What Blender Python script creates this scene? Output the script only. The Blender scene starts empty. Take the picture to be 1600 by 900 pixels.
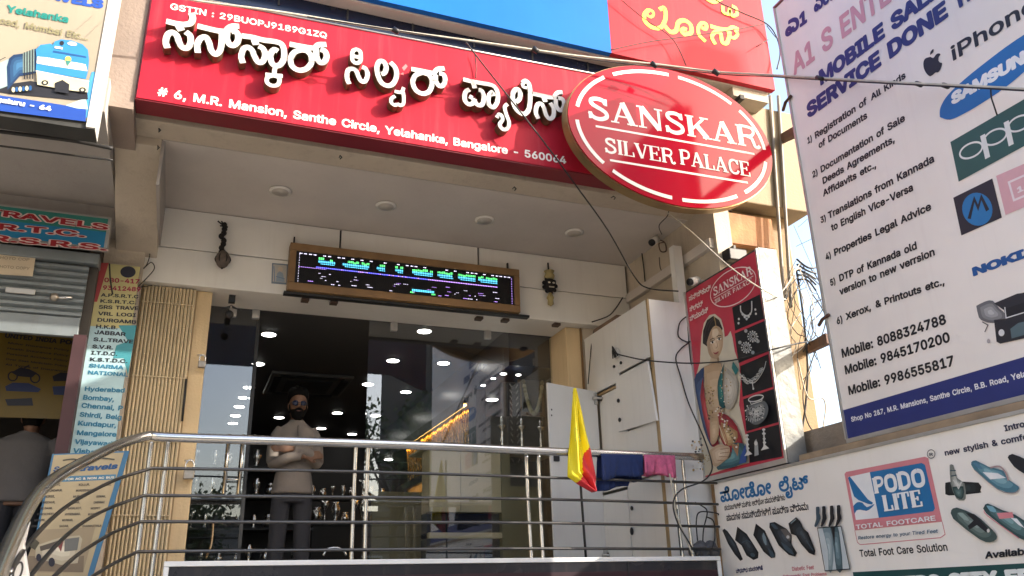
import bpy, bmesh, math, random
from mathutils import Vector, Matrix
R_ = math.radians
random.seed(7)
S = bpy.context.scene
C = S.collection

# ------------------------------------------------------------------ camera (eye at the origin, X along the facade, Y into it, Z up)
FOC, PX, PY = 1297.0, 800.0, 450.0
def _n(v): return v / v.length
_U = _n(Vector((702.6 - PX, -3004.5 - PY, FOC)))
_X = Vector((4285.4 - PX, 838.7 - PY, FOC)); _X = _n(_X - _X.dot(_U) * _U)
_Y = _U.cross(_X)
RM = Matrix((_X, _Y, _U))                      # camera (x right, y down, z ahead) -> world
cd = bpy.data.cameras.new('camera'); cam = bpy.data.objects.new('camera', cd); C.objects.link(cam)
r, d, f = RM @ Vector((1, 0, 0)), RM @ Vector((0, 1, 0)), RM @ Vector((0, 0, 1))
cam.matrix_world = Matrix(((r.x, -d.x, -f.x, 0), (r.y, -d.y, -f.y, 0), (r.z, -d.z, -f.z, 0), (0, 0, 0, 1)))
cd.sensor_fit = 'HORIZONTAL'; cd.sensor_width = 36; cd.lens = FOC / 1600 * 36; cd.clip_start = .05; cd.clip_end = 2000
S.camera = cam

# ------------------------------------------------------------------ daylight
SUN = Vector((.112, -.076, .066)).normalized()  # towards the sun
EL = math.asin(SUN.z); AZ = math.atan2(SUN.x, SUN.y)
W = bpy.data.worlds.new('World'); S.world = W; W.use_nodes = True
nt = W.node_tree
sky = nt.nodes.new('ShaderNodeTexSky'); sky.sky_type = 'NISHITA'; sky.sun_disc = False
sky.sun_elevation = EL; sky.sun_rotation = AZ; sky.dust_density = 4.0; sky.air_density = 1.0; sky.ozone_density = .6
bg = nt.nodes['Background']; bg.inputs['Strength'].default_value = .15
nt.links.new(sky.outputs[0], bg.inputs[0])
sl = bpy.data.lights.new('sun', 'SUN'); sl.energy = 2.0; sl.angle = R_(.53); sl.color = (1, .93, .82)
so = bpy.data.objects.new('sun', sl); C.objects.link(so); so.rotation_euler = (-SUN).to_track_quat('-Z', 'Y').to_euler()
so.location = SUN * 40
S.view_settings.view_transform = 'Standard'; S.view_settings.look = 'None'; S.view_settings.exposure = 1.95; S.view_settings.gamma = 1
S.view_settings.use_curve_mapping = False
S.render.engine = 'CYCLES'; S.cycles.max_bounces = 8; S.cycles.diffuse_bounces = 4; S.cycles.glossy_bounces = 4
S.cycles.transparent_max_bounces = 16; S.cycles.use_denoising = True; S.cycles.sample_clamp_indirect = 6

# ------------------------------------------------------------------ pixel of the photograph -> point on a real plane
def ray(u, v): return RM @ Vector((u - PX, v - PY, FOC))
def aty(u, v, y): q = ray(u, v); return q * (y / q.y)
def atx(u, v, x): q = ray(u, v); return q * (x / q.x)
def atz(u, v, z): q = ray(u, v); return q * (z / q.z)
class Fr:                                       # a vertical plane: 'y' faces the street (-Y), 'x' faces left (-X)
    def __init__(s, k, c): s.k, s.c = k, c
    def pt(s, u, v):
        if s.k == 'y': q = aty(u, v, s.c); return Vector((q.x, q.z))
        q = atx(u, v, s.c); return Vector((-q.y, q.z))
    def to3(s, a, b, o=0.):
        return Vector((a, s.c - o, b)) if s.k == 'y' else Vector((s.c - o, -a, b))
    def sc(s, u, v): return (s.pt(u, v) - s.pt(u, v + 1)).length

# ------------------------------------------------------------------ materials
MC = {}
def srgb(c):
    c = c / 255.; return c / 12.92 if c <= .04045 else ((c + .055) / 1.055) ** 2.4
def mat(name, col, rough=.6, metal=0., var=.12, scale=3., bump=0., bscale=40., streak=0., spec=.5, dirt=(.25, .2, .15), coat=0.):
    if name in MC: return MC[name]
    m = bpy.data.materials.new(name); m.use_nodes = True; n = m.node_tree; N = n.nodes; L = n.links
    p = N['Principled BSDF']
    p.inputs['Roughness'].default_value = rough; p.inputs['Metallic'].default_value = metal
    p.inputs['Specular IOR Level'].default_value = spec; p.inputs['Coat Weight'].default_value = coat
    if var or streak or bump:
        g = N.new('ShaderNodeNewGeometry')
        t = N.new('ShaderNodeTexNoise'); t.inputs['Scale'].default_value = scale; t.inputs['Detail'].default_value = 7
        L.new(g.outputs['Position'], t.inputs['Vector'])
        mr = N.new('ShaderNodeMapRange'); mr.inputs[1].default_value = .3; mr.inputs[2].default_value = .7
        mr.inputs[3].default_value = 1 - var; mr.inputs[4].default_value = 1 + var * .6
        L.new(t.outputs[0], mr.inputs[0])
        mx = N.new('ShaderNodeVectorMath'); mx.operation = 'SCALE'; mx.inputs[0].default_value = col
        L.new(mr.outputs[0], mx.inputs['Scale']); out = mx.outputs[0]
        if streak:
            mp = N.new('ShaderNodeMapping'); mp.inputs['Scale'].default_value = (9, 9, .55)
            L.new(g.outputs['Position'], mp.inputs[0])
            t2 = N.new('ShaderNodeTexNoise'); t2.inputs['Scale'].default_value = 1.6; t2.inputs['Detail'].default_value = 8
            t2.inputs['Roughness'].default_value = .65
            L.new(mp.outputs[0], t2.inputs['Vector'])
            r2 = N.new('ShaderNodeMapRange'); r2.inputs[1].default_value = .52; r2.inputs[2].default_value = .8
            r2.inputs[3].default_value = 0; r2.inputs[4].default_value = streak
            L.new(t2.outputs[0], r2.inputs[0])
            mm = N.new('ShaderNodeMix'); mm.data_type = 'RGBA'; mm.inputs[7].default_value = (*dirt, 1)
            L.new(r2.outputs[0], mm.inputs[0]); L.new(out, mm.inputs[6]); out = mm.outputs[2]
        L.new(out, p.inputs['Base Color'])
        if bump:
            t3 = N.new('ShaderNodeTexNoise'); t3.inputs['Scale'].default_value = bscale; t3.inputs['Detail'].default_value = 5
            L.new(g.outputs['Position'], t3.inputs['Vector'])
            b = N.new('ShaderNodeBump'); b.inputs['Strength'].default_value = bump; b.inputs['Distance'].default_value = .02
            L.new(t3.outputs[0], b.inputs['Height']); L.new(b.outputs[0], p.inputs['Normal'])
        rr = N.new('ShaderNodeMapRange'); rr.inputs[3].default_value = max(0, rough - .08); rr.inputs[4].default_value = min(1, rough + .1)
        L.new(t.outputs[0], rr.inputs[0]); L.new(rr.outputs[0], p.inputs['Roughness'])
    else:
        p.inputs['Base Color'].default_value = (*col, 1)
    MC[name] = m; return m
def ink(r, g, b, rough=.5):                      # a printed colour, by its real sRGB value
    k = 'ink %d %d %d' % (r, g, b)
    return mat(k, (srgb(r), srgb(g), srgb(b)), rough, 0, .07, 9.)
def emit(name, col, st):
    if name in MC: return MC[name]
    m = bpy.data.materials.new(name); m.use_nodes = True; N = m.node_tree.nodes
    p = N['Principled BSDF']; p.inputs['Base Color'].default_value = (.02, .02, .02, 1)
    p.inputs['Emission Color'].default_value = (*col, 1); p.inputs['Emission Strength'].default_value = st
    MC[name] = m; return m
def glass_mat(name='tinted glass', base=.075, tint=.92):
    m = bpy.data.materials.new(name); m.use_nodes = True; n = m.node_tree; N = n.nodes; L = n.links
    o = N['Material Output']; N.remove(N['Principled BSDF'])
    t = N.new('ShaderNodeBsdfTransparent'); t.inputs[0].default_value = (tint, tint * 1.01, tint * 1.0, 1)
    g = N.new('ShaderNodeBsdfGlossy'); g.inputs['Roughness'].default_value = .0; g.inputs[0].default_value = (.95, .97, 1, 1)
    lw = N.new('ShaderNodeLayerWeight')
    pw = N.new('ShaderNodeMath'); pw.operation = 'POWER'; pw.inputs[1].default_value = 5; L.new(lw.outputs['Facing'], pw.inputs[0])
    ma = N.new('ShaderNodeMath'); ma.operation = 'MULTIPLY_ADD'; ma.inputs[1].default_value = 1 - base; ma.inputs[2].default_value = base
    L.new(pw.outputs[0], ma.inputs[0])
    mx = N.new('ShaderNodeMixShader'); L.new(ma.outputs[0], mx.inputs[0]); L.new(t.outputs[0], mx.inputs[1]); L.new(g.outputs[0], mx.inputs[2])
    L.new(mx.outputs[0], o.inputs[0]); MC[name] = m; return m

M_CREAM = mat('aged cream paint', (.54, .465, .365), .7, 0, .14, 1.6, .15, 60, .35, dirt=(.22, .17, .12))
M_YEL = mat('yellow ochre wall paint', (.68, .51, .29), .7, 0, .12, 2., .15, 50, .3, dirt=(.3, .2, .1))
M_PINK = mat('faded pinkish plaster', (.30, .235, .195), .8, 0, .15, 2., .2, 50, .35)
M_WHITE = mat('white laminate', (.80, .775, .715), .4, 0, .09, 1.6, 0, 40, .16, dirt=(.5, .43, .34))
M_CEIL = mat('painted soffit', (.60, .55, .50), .75, 0, .17, .9, .1, 30, .12, dirt=(.36, .31, .26))
M_GREY = mat('grey plaster', (.40, .37, .34), .8, 0, .15, 1.3, .12, 40, .3)
M_STEEL = mat('polished stainless steel', (.66, .65, .62), .22, 1., .08, 6.)
M_BLACKM = mat('dark painted iron', (.03, .03, .03), .5, .3, .2, 8.)
M_BLACK = mat('black plastic', (.012, .012, .014), .45, 0, .1, 8.)
M_WIRE = mat('black cable jacket', (.02, .019, .018), .6, 0, .2, 12.)
M_WIREL = mat('pale cable jacket', (.55, .50, .40), .6, 0, .2, 12.)
M_RED = mat('red sign vinyl', (.47, .016, .036), .5, 0, .14, 3., 0, 40, .34, dirt=(.56, .11, .12), spec=.16)
M_DRED = mat('dark red sign edge', (.20, .012, .022), .5, 0, .1, 3.)
M_RAISED = mat('raised letter face', (.66, .64, .59), .4, 0, .10, 14., 0, 40, .25, dirt=(.5, .45, .35))
M_SIDE = mat('tarnished brass letter edge', (.20, .15, .085), .4, .6, .3, 12.)
M_WOOD = mat('brown wood frame', (.24, .14, .06), .5, 0, .2, 7., .1, 50)
M_ALU = mat('weathered aluminium', (.52, .51, .49), .45, .7, .15, 5.)
M_ZINC = mat('crumpled tin sheet', (.17, .175, .17), .5, .2, .15, 7., .5, 9)
M_STEELD = mat('darkened dull steel bar', (.13, .125, .12), .38, 1., .15, 6.)  # rail bar steel darkened to stand for the dark surroundings it mirrors
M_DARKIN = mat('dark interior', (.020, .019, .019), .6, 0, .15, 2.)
M_GLASS = glass_mat(); M_GLASS2 = glass_mat('reflective shop glass', .10, .92)
M_CONC = mat('old concrete', (.24, .20, .16), .9, 0, .3, 3., .5, 22, .4)

# ------------------------------------------------------------------ objects
def props(o, label, cat, group=None, kind=None):
    if label: o['label'] = label
    if cat: o['category'] = cat
    if group: o['group'] = group
    if kind: o['kind'] = kind
    return o
def thing(name, label, cat, loc=(0, 0, 0), group=None):
    o = bpy.data.objects.new(name, None); o.empty_display_size = .1; C.objects.link(o); o.location = loc
    return props(o, label, cat, group)
class MB:
    """collects shapes in world coordinates and links them as ONE mesh object"""
    def __init__(s): s.v, s.f, s.m, s.mats, s.sm = [], [], [], [], []
    def mi(s, m):
        if m not in s.mats: s.mats.append(m)
        return s.mats.index(m)
    def add(s, vs, fs, m, smooth=False):
        b = len(s.v); s.v += [tuple(v) for v in vs]; k = s.mi(m)
        for f in fs: s.f.append([b + i for i in f]); s.m.append(k); s.sm.append(smooth)
        return s
    def box(s, x0, x1, y0, y1, z0, z1, m):
        v = [(x, y, z) for x in (x0, x1) for y in (y0, y1) for z in (z0, z1)]
        return s.add(v, [(0, 1, 3, 2), (4, 6, 7, 5), (0, 4, 5, 1), (2, 3, 7, 6), (0, 2, 6, 4), (1, 5, 7, 3)], m)
    def hexa(s, v, m):                            # 8 corners: back ring 0-3, front ring 4-7
        return s.add(v, [(3, 2, 1, 0), (4, 5, 6, 7), (0, 1, 5, 4), (1, 2, 6, 5), (2, 3, 7, 6), (3, 0, 4, 7)], m)
    def prism(s, pts, d, m):                      # closed outline extruded along d
        n = len(pts); d = Vector(d); P = [Vector(p) for p in pts]
        return s.add(P + [p + d for p in P], [list(range(n))[::-1], list(range(n, 2 * n))] + [(i, (i + 1) % n, n + (i + 1) % n, n + i) for i in range(n)], m)
    def tube(s, path, rad, m, n=8, caps=True, flat=None):
        P = [Vector(p) for p in path]; k = len(P)
        if not isinstance(rad, (list, tuple)): rad = [rad] * k
        T = [(P[min(i + 1, k - 1)] - P[max(i - 1, 0)]).normalized() for i in range(k)]
        a = T[0].orthogonal().normalized(); vs = []
        for i in range(k):
            a = (a - a.dot(T[i]) * T[i]).normalized(); b = T[i].cross(a)
            for j in range(n):
                t = 2 * math.pi * j / n
                vs.append(P[i] + (a * math.cos(t) + b * math.sin(t)) * rad[i])
        fs = [(i * n + j, i * n + (j + 1) % n, (i + 1) * n + (j + 1) % n, (i + 1) * n + j) for i in range(k - 1) for j in range(n)]
        if caps: fs += [list(range(n))[::-1], list(range((k - 1) * n, k * n))]
        return s.add(vs, fs, m, True)
    def loft(s, rings, m, n=16):                  # rings: (centre, halfaxis a, halfaxis b)
        vs = []
        for c, a, b in rings:
            c, a, b = Vector(c), Vector(a), Vector(b)
            for j in range(n):
                t = 2 * math.pi * j / n; vs.append(c + a * math.cos(t) + b * math.sin(t))
        k = len(rings)
        fs = [(i * n + j, i * n + (j + 1) % n, (i + 1) * n + (j + 1) % n, (i + 1) * n + j) for i in range(k - 1) for j in range(n)]
        fs += [list(range(n))[::-1], list(range((k - 1) * n, k * n))]
        return s.add(vs, fs, m, True)
    def lathe(s, c, prof, m, n=14):               # profile of (radius, height) about a vertical axis
        return s.loft([((c[0], c[1], c[2] + h), (max(r, 1e-4), 0, 0), (0, max(r, 1e-4), 0)) for r, h in prof], m, n)
    def ball(s, c, rx, ry, rz, m, n=14, k=9):
        return s.loft([((c[0], c[1], c[2] - rz * math.cos(math.pi * i / k)), (max(1e-4, rx * math.sin(math.pi * i / k)), 0, 0), (0, max(1e-4, ry * math.sin(math.pi * i / k)), 0)) for i in range(k + 1)], m, n)
    def disc(s, c, r, nrm, m, n=24, h=.004):
        nrm = Vector(nrm).normalized(); a = nrm.orthogonal().normalized(); b = nrm.cross(a); c = Vector(c)
        return s.loft([(c, a * r, b * r), (c + nrm * h, a * r, b * r)], m, n)
    def build(s, name, parent=None, label=None, cat=None, group=None, kind=None, bevel=0., remesh=0., flat=False, loc=None):
        me = bpy.data.meshes.new(name); me.from_pydata(s.v, [], s.f)
        for m in s.mats: me.materials.append(m)
        me.polygons.foreach_set('material_index', s.m)
        me.polygons.foreach_set('use_smooth', [q and not flat for q in s.sm]); me.update()
        o = bpy.data.objects.new(name, me); C.objects.link(o)
        if loc is None and parent is None and s.v:
            xs, ys, zs = zip(*s.v); loc = ((min(xs) + max(xs)) / 2, (min(ys) + max(ys)) / 2, min(zs))
        base = Vector(loc) if loc is not None else (parent_loc(parent) if parent else Vector())
        me.transform(Matrix.Translation(-base))
        if parent is None: o.location = base
        else:
            o.parent = parent; o.location = base - parent_loc(parent)
        if bevel:
            b = o.modifiers.new('bevel', 'BEVEL'); b.width = bevel; b.segments = 2; b.limit_method = 'ANGLE'
        if remesh:
            q = o.modifiers.new('remesh', 'REMESH'); q.mode = 'VOXEL'; q.voxel_size = remesh; q.use_smooth_shade = True
            w = o.modifiers.new('smooth', 'SMOOTH'); w.iterations = 5; w.factor = .5
        props(o, label, cat, group, kind)
        return o
def parent_loc(p):
    v = Vector()
    while p is not None: v += p.location; p = p.parent
    return v
def bez(pts, n=6):                                # Catmull-Rom through the points
    P = [Vector(p) for p in pts]; out = []
    if len(P) < 3: return P
    for i in range(len(P) - 1):
        a, b, c, d = P[max(i - 1, 0)], P[i], P[i + 1], P[min(i + 2, len(P) - 1)]
        for j in range(n):
            t = j / n
            out.append(.5 * ((2 * b) + (c - a) * t + (2 * a - 5 * b + 4 * c - d) * t * t + (3 * b - a - 3 * c + d) * t ** 3))
    return out + [P[-1]]
def ribbon(pts, w, closed=False):                 # 2D strip: lists of left and right points
    P = [Vector(p[:2]) for p in pts]; n = len(P); Lf, Rt = [], []
    ws = w if isinstance(w, list) else [w] * n
    for i in range(n):
        p0 = P[(i - 1) % n] if closed or i else P[0]; p1 = P[(i + 1) % n] if closed or i < n - 1 else P[-1]
        e1 = (P[i] - p0); e2 = (p1 - P[i])
        e1 = e1.normalized() if e1.length > 1e-9 else e2.normalized(); e2 = e2.normalized() if e2.length > 1e-9 else e1
        t = (e1 + e2); t = t.normalized() if t.length > 1e-6 else e1
        q = Vector((-t.y, t.x)); k = 1 / max(.6, q.dot(Vector((-e1.y, e1.x))))
        Lf.append(P[i] + q * ws[i] / 2 * k); Rt.append(P[i] - q * ws[i] / 2 * k)
    return Lf, Rt

# ------------------------------------------------------------------ lettering: outlines of plain sans and Kannada letters, em = 1000
GD = {
33:(59,[[27,-7,35,-6,40,-4,45,1,49,9,49,16,45,23,38,30,31,32,21,30,16,27,12,21,10,13,11,5,15,-1,21,-5],[19,43,38,43,43,45,44,49,46,151,44,156,39,159,18,158,14,156,13,152,14,49,16,45]]),
35:(132,[[19,-6,34,-6,37,-5,39,-3,41,3,46,33,47,36,48,36,72,36,72,33,67,3,68,-3,70,-5,73,-6,88,-6,91,-5,94,-3,94,0,100,35,102,36,117,36,120,37,123,40,126,56,125,61,120,64,106,64,105,66,109,88,126,89,129,90,133,95,134,105,134,111,131,115,128,116,114,116,113,117,119,152,118,156,116,158,113,159,98,159,93,156,92,153,86,119,85,117,84,116,60,117,60,120,65,150,64,156,62,158,59,159,45,159,42,158,39,156,38,151,32,117,15,116,12,115,9,113,6,96,7,92,9,89,12,89,26,88,27,87,24,66,22,64,6,64,3,62,-1,57,-3,42,-1,39,3,36,17,36,19,35,14,1,15,-3],[52,64,51,65,55,88,81,88,77,64]]),
38:(134,[[55,-8,69,-7,79,-5,87,-2,98,4,105,-4,109,-6,131,-6,135,-4,137,1,134,6,118,26,124,40,126,48,129,67,127,70,122,73,106,73,102,72,99,67,98,57,96,53,75,78,76,80,93,96,99,105,103,120,102,129,98,141,89,151,83,155,71,159,63,160,50,159,38,155,29,149,22,139,17,126,16,120,17,112,21,100,32,84,20,74,9,60,5,50,4,43,6,28,9,20,12,15,21,4,35,-3,44,-7],[57,20,51,21,43,24,38,29,36,34,36,44,37,48,50,60,78,28,72,23],[56,102,54,104,49,113,47,120,49,126,53,130,60,132,66,131,71,126,72,122,71,118,67,110]]),
39:(62,[[23,90,39,90,42,91,44,95,46,151,45,156,41,158,21,158,18,157,15,153,17,96,19,92]]),
40:(82,[[52,-34,71,-35,75,-32,77,-28,61,11,54,36,51,59,55,95,62,124,77,161,75,165,71,168,54,168,50,167,48,164,44,157,35,137,25,100,21,65,22,39,27,17,37,-10,47,-31]]),
41:(82,[[10,-34,29,-35,32,-34,35,-31,45,-10,54,13,60,41,61,63,58,97,48,136,35,164,32,167,29,168,11,167,7,165,5,161,19,126,27,95,31,64,28,38,21,11,5,-28,7,-32]]),
43:(136,[[59,5,76,4,79,5,82,8,83,11,83,45,117,45,121,47,123,52,123,68,122,71,120,73,116,74,83,74,83,109,81,113,76,115,60,115,57,114,55,112,54,108,53,74,19,74,15,72,12,68,12,52,13,49,16,46,19,45,53,45,54,11,55,7]]),
44:(56,[[11,-41,25,-42,28,-41,31,-38,47,19,46,24,43,26,40,27,21,27,18,26,15,24,14,19,5,-34,7,-39]]),
45:(136,[[33,51,101,51,105,53,107,56,107,73,104,77,101,79,34,79,30,76,28,72,28,56,30,53]]),
46:(56,[[26,-7,34,-6,39,-4,45,1,48,9,48,16,45,23,37,30,31,32,25,32,16,27,11,21,9,14,10,7,14,0,19,-5]]),
47:(75,[[3,-28,21,-29,24,-28,26,-25,76,157,75,163,73,165,69,166,54,166,51,165,48,162,-2,-22,0,-26]]),
48:(136,[[65,-8,70,-8,88,-4,100,2,113,16,121,34,126,53,128,74,126,100,120,123,113,136,100,151,87,157,70,161,60,160,49,157,36,150,23,137,15,119,10,100,8,81,10,52,15,31,23,16,39,0,52,-6],[67,21,60,23,54,26,47,35,42,46,40,58,39,76,40,94,42,106,48,119,52,125,55,127,61,130,68,132,76,130,82,126,89,118,93,109,96,94,97,69,94,47,88,34,79,24,73,22]]),
49:(136,[[22,-6,116,-6,120,-5,122,-3,123,1,123,16,121,21,117,22,91,23,89,24,89,152,88,156,85,158,82,159,61,159,57,158,24,135,21,131,20,127,20,108,21,105,25,102,30,103,56,122,57,120,57,24,55,23,23,22,19,21,17,16,17,0,18,-3]]),
50:(136,[[18,-6,116,-6,119,-5,122,-3,123,1,123,17,122,20,119,22,116,23,62,23,60,24,86,51,105,74,117,95,120,111,118,126,113,138,108,143,103,148,93,155,80,160,63,160,55,160,42,155,34,150,27,144,20,133,16,123,14,112,15,106,20,103,37,103,41,104,43,106,45,116,50,126,58,130,65,132,78,130,84,126,87,123,89,119,90,111,88,102,79,87,14,17,13,14,13,0,15,-3]]),
51:(136,[[60,-8,68,-8,80,-7,95,-2,105,5,116,16,122,29,124,43,122,58,116,70,102,84,95,88,80,93,116,135,117,138,117,152,116,156,112,158,21,158,17,157,15,153,15,136,16,133,18,131,22,130,73,130,72,127,42,93,41,90,41,75,42,71,47,69,70,68,79,65,86,61,90,55,93,45,92,37,89,31,81,24,65,21,51,24,44,28,40,36,38,43,33,46,13,46,9,43,7,40,10,27,15,16,26,4,38,-3,53,-7]]),
52:(136,[[84,-6,102,-6,107,-3,109,0,109,24,111,25,123,26,128,28,130,32,130,48,128,52,124,55,109,55,109,95,107,99,102,101,85,101,82,100,80,98,79,94,78,55,44,55,44,58,99,151,98,156,93,159,75,159,71,157,67,153,8,52,6,48,6,32,8,28,12,26,78,25,79,24,79,0,80,-3]]),
53:(136,[[62,-8,69,-8,80,-7,87,-4,96,0,109,11,116,20,121,34,123,44,123,57,119,72,115,81,110,87,99,97,90,102,74,106,65,106,48,102,48,108,50,128,53,130,108,130,112,131,115,133,115,136,115,152,114,156,110,158,29,158,25,157,23,153,14,80,15,73,18,71,23,69,38,68,54,75,63,77,73,76,79,73,85,68,88,64,91,57,92,46,89,34,85,29,81,25,74,22,66,21,54,24,46,31,42,42,37,45,18,45,15,44,13,42,12,37,14,25,20,15,28,6,41,-3,52,-6]]),
54:(136,[[64,-8,71,-8,82,-7,96,-1,107,7,113,15,116,20,121,33,123,45,122,57,116,75,114,78,104,89,97,94,83,99,69,100,68,101,101,149,102,152,101,155,99,157,96,158,76,158,73,157,69,154,35,104,19,75,14,58,13,46,15,33,20,19,27,9,42,-2,54,-6],[66,21,58,23,50,28,44,40,44,53,47,62,53,68,61,73,68,74,75,73,85,67,91,56,92,45,89,33,85,28,81,24,74,21]]),
55:(136,[[28,-6,49,-6,52,-5,55,-2,123,132,124,135,124,153,123,156,120,158,116,159,20,159,16,158,14,156,13,152,13,136,14,133,16,131,20,130,85,130,87,129,24,3,23,0,24,-3]]),
56:(136,[[64,-8,71,-8,84,-6,96,-3,107,4,119,16,125,30,127,40,125,52,121,62,117,69,104,81,114,91,119,102,121,116,118,129,113,138,103,149,96,154,87,157,71,161,57,160,42,155,32,149,22,138,17,128,16,121,15,114,16,103,23,90,31,81,19,70,15,63,11,51,10,43,10,32,12,25,17,16,27,5,40,-3,53,-7],[60,21,51,24,46,28,43,33,41,42,41,47,44,54,53,61,60,64,68,65,75,64,83,61,91,55,94,48,95,41,92,31,88,27,81,23,74,21],[66,93,56,96,49,101,46,108,46,116,48,121,52,127,58,130,68,132,80,129,83,127,87,123,90,113,88,105,83,98,79,95]]),
57:(136,[[39,-6,60,-6,65,-3,100,48,117,77,120,87,122,94,123,107,121,119,116,133,109,142,97,153,83,159,73,160,63,160,53,159,40,154,29,145,21,135,15,120,13,108,14,93,19,78,26,68,38,59,53,53,67,52,34,4,33,1,34,-3],[68,79,58,81,51,86,46,92,44,102,45,114,46,119,50,124,56,129,61,131,67,132,75,131,84,126,89,120,92,108,91,96,85,86,78,81]]),
58:(56,[[26,-7,34,-6,39,-4,45,1,48,9,48,16,45,23,37,30,31,32,25,32,16,27,11,21,9,14,10,7,14,0,19,-5],[26,76,34,76,39,79,45,84,48,91,48,99,44,107,39,112,32,114,25,114,17,111,11,103,9,97,10,89,14,82,19,78]]),
59:(56,[[11,-41,25,-42,28,-41,31,-38,47,19,46,24,43,26,40,27,21,27,18,26,15,24,14,19,5,-34,7,-39],[28,76,37,76,42,79,47,84,50,91,50,99,46,107,41,112,34,114,28,114,20,111,13,103,11,97,12,89,16,82,22,78]]),
65:(144,[[4,-6,25,-6,30,-4,32,1,44,35,46,37,98,37,100,35,113,-3,115,-4,118,-6,139,-6,142,-5,144,-3,145,0,143,6,89,153,85,158,82,159,61,159,57,158,55,155,-1,1,0,-3],[56,66,55,67,56,69,70,112,72,114,88,66]]),
66:(137,[[17,-6,78,-6,89,-5,108,1,117,7,125,17,130,32,131,45,130,52,126,64,122,70,110,81,119,90,122,95,125,108,124,123,119,136,111,145,102,152,87,157,72,159,18,159,15,158,13,156,12,152,12,1,14,-3],[45,23,44,25,44,63,80,63,88,61,93,57,97,52,100,47,100,41,99,34,95,29,87,25,76,23],[45,92,44,93,44,129,71,130,82,128,89,125,91,122,94,117,94,108,92,102,88,97,82,94,71,92]]),
67:(153,[[76,-8,92,-7,102,-5,111,-1,122,5,134,16,139,24,145,35,148,47,146,52,141,54,123,54,120,53,116,49,111,37,105,30,92,24,80,22,69,24,58,28,50,35,44,45,38,61,37,76,38,91,44,108,50,117,58,124,68,129,72,130,81,131,92,129,103,124,111,116,117,102,120,99,123,98,141,98,145,100,148,104,145,115,139,129,133,137,125,146,115,152,106,156,82,161,65,159,54,156,42,151,26,137,15,120,8,99,6,79,8,53,15,32,26,16,41,3,46,0,60,-6]]),
68:(151,[[17,-6,68,-6,88,-4,109,5,125,18,136,33,142,53,143,59,145,78,142,99,136,120,127,133,120,140,109,148,88,157,68,159,18,159,15,158,13,156,12,152,12,1,14,-3],[45,23,44,25,44,129,45,130,66,130,80,128,90,124,98,119,103,114,109,105,112,93,113,69,112,61,109,48,102,37,98,34,93,30,83,26,68,23]]),
69:(126,[[17,-6,111,-6,115,-5,118,-3,118,1,118,17,118,20,115,22,111,23,45,23,44,25,44,63,106,63,111,66,112,70,112,86,110,90,107,91,44,92,44,129,111,130,114,131,117,133,118,137,118,153,117,156,114,158,111,159,19,159,15,158,13,156,12,152,12,1,14,-3]]),
70:(123,[[17,-6,37,-6,40,-5,43,-3,44,1,44,60,103,60,107,62,109,66,109,83,109,86,106,88,102,89,44,90,44,129,110,130,114,131,116,133,117,137,117,153,116,156,114,158,110,159,19,159,15,158,13,156,12,152,12,1,14,-3]]),
71:(156,[[77,-8,84,-8,96,-7,106,-3,116,0,128,9,141,25,148,43,149,57,149,76,148,79,146,82,142,83,85,83,81,80,79,76,79,60,81,55,86,53,117,53,117,49,114,40,108,32,102,27,90,23,81,22,69,23,57,29,50,35,44,45,38,61,37,76,38,91,44,108,50,118,58,124,68,129,78,131,91,129,102,124,108,118,112,114,117,102,120,99,123,98,142,98,145,99,148,102,148,106,144,119,136,133,129,142,123,147,110,154,102,157,85,161,76,161,57,157,42,151,26,137,14,118,8,100,6,79,8,52,15,32,26,17,42,2,60,-6]]),
72:(155,[[17,-6,37,-6,40,-5,43,-3,44,1,44,62,45,64,111,63,112,1,113,-3,115,-5,119,-6,137,-6,142,-3,143,1,143,152,141,157,137,159,118,159,115,158,113,156,112,152,112,95,110,93,44,93,44,152,43,156,40,158,36,159,18,159,14,156,12,152,12,1,14,-3]]),
73:(90,[[9,-6,79,-6,83,-5,86,-3,87,0,87,16,85,21,80,23,62,23,61,25,61,129,63,130,80,130,85,132,87,136,87,153,86,156,83,158,79,159,10,159,7,158,4,156,3,153,3,137,5,132,10,130,28,130,30,128,29,24,28,23,10,23,7,22,4,20,3,17,3,0,5,-3]]),
74:(119,[[53,-8,58,-8,75,-5,91,4,103,21,104,25,107,41,107,151,105,156,101,158,82,158,77,156,76,152,76,46,74,34,70,27,64,23,56,21,46,23,42,26,37,34,35,43,35,52,34,55,32,57,28,58,10,58,7,56,4,52,4,42,7,24,17,7,34,-4]]),
75:(140,[[17,-6,37,-6,40,-5,43,-3,44,1,44,48,59,63,108,-4,111,-6,133,-6,139,-3,140,0,139,4,81,86,86,92,139,149,140,153,138,157,133,159,111,159,107,158,44,91,44,152,43,156,40,158,36,159,18,159,14,156,12,152,12,1,14,-3]]),
76:(118,[[17,-6,108,-6,112,-4,114,0,114,18,112,21,108,23,45,23,44,24,44,152,42,156,37,159,18,159,14,156,12,153,12,1,14,-3]]),
77:(188,[[17,-6,36,-6,40,-4,43,0,43,89,80,-3,83,-5,86,-6,102,-6,106,-4,109,0,145,91,146,0,148,-4,152,-6,170,-6,174,-4,176,1,176,152,174,157,170,159,144,159,140,158,138,156,94,43,51,156,48,158,45,159,18,159,14,157,12,152,12,1,14,-3]]),
78:(157,[[17,-6,37,-6,41,-4,43,0,43,103,111,-3,117,-6,138,-6,143,-3,145,1,145,152,142,157,138,159,120,159,117,157,114,153,114,51,111,53,46,155,43,158,39,159,18,159,14,156,12,152,12,1,14,-3]]),
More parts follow.
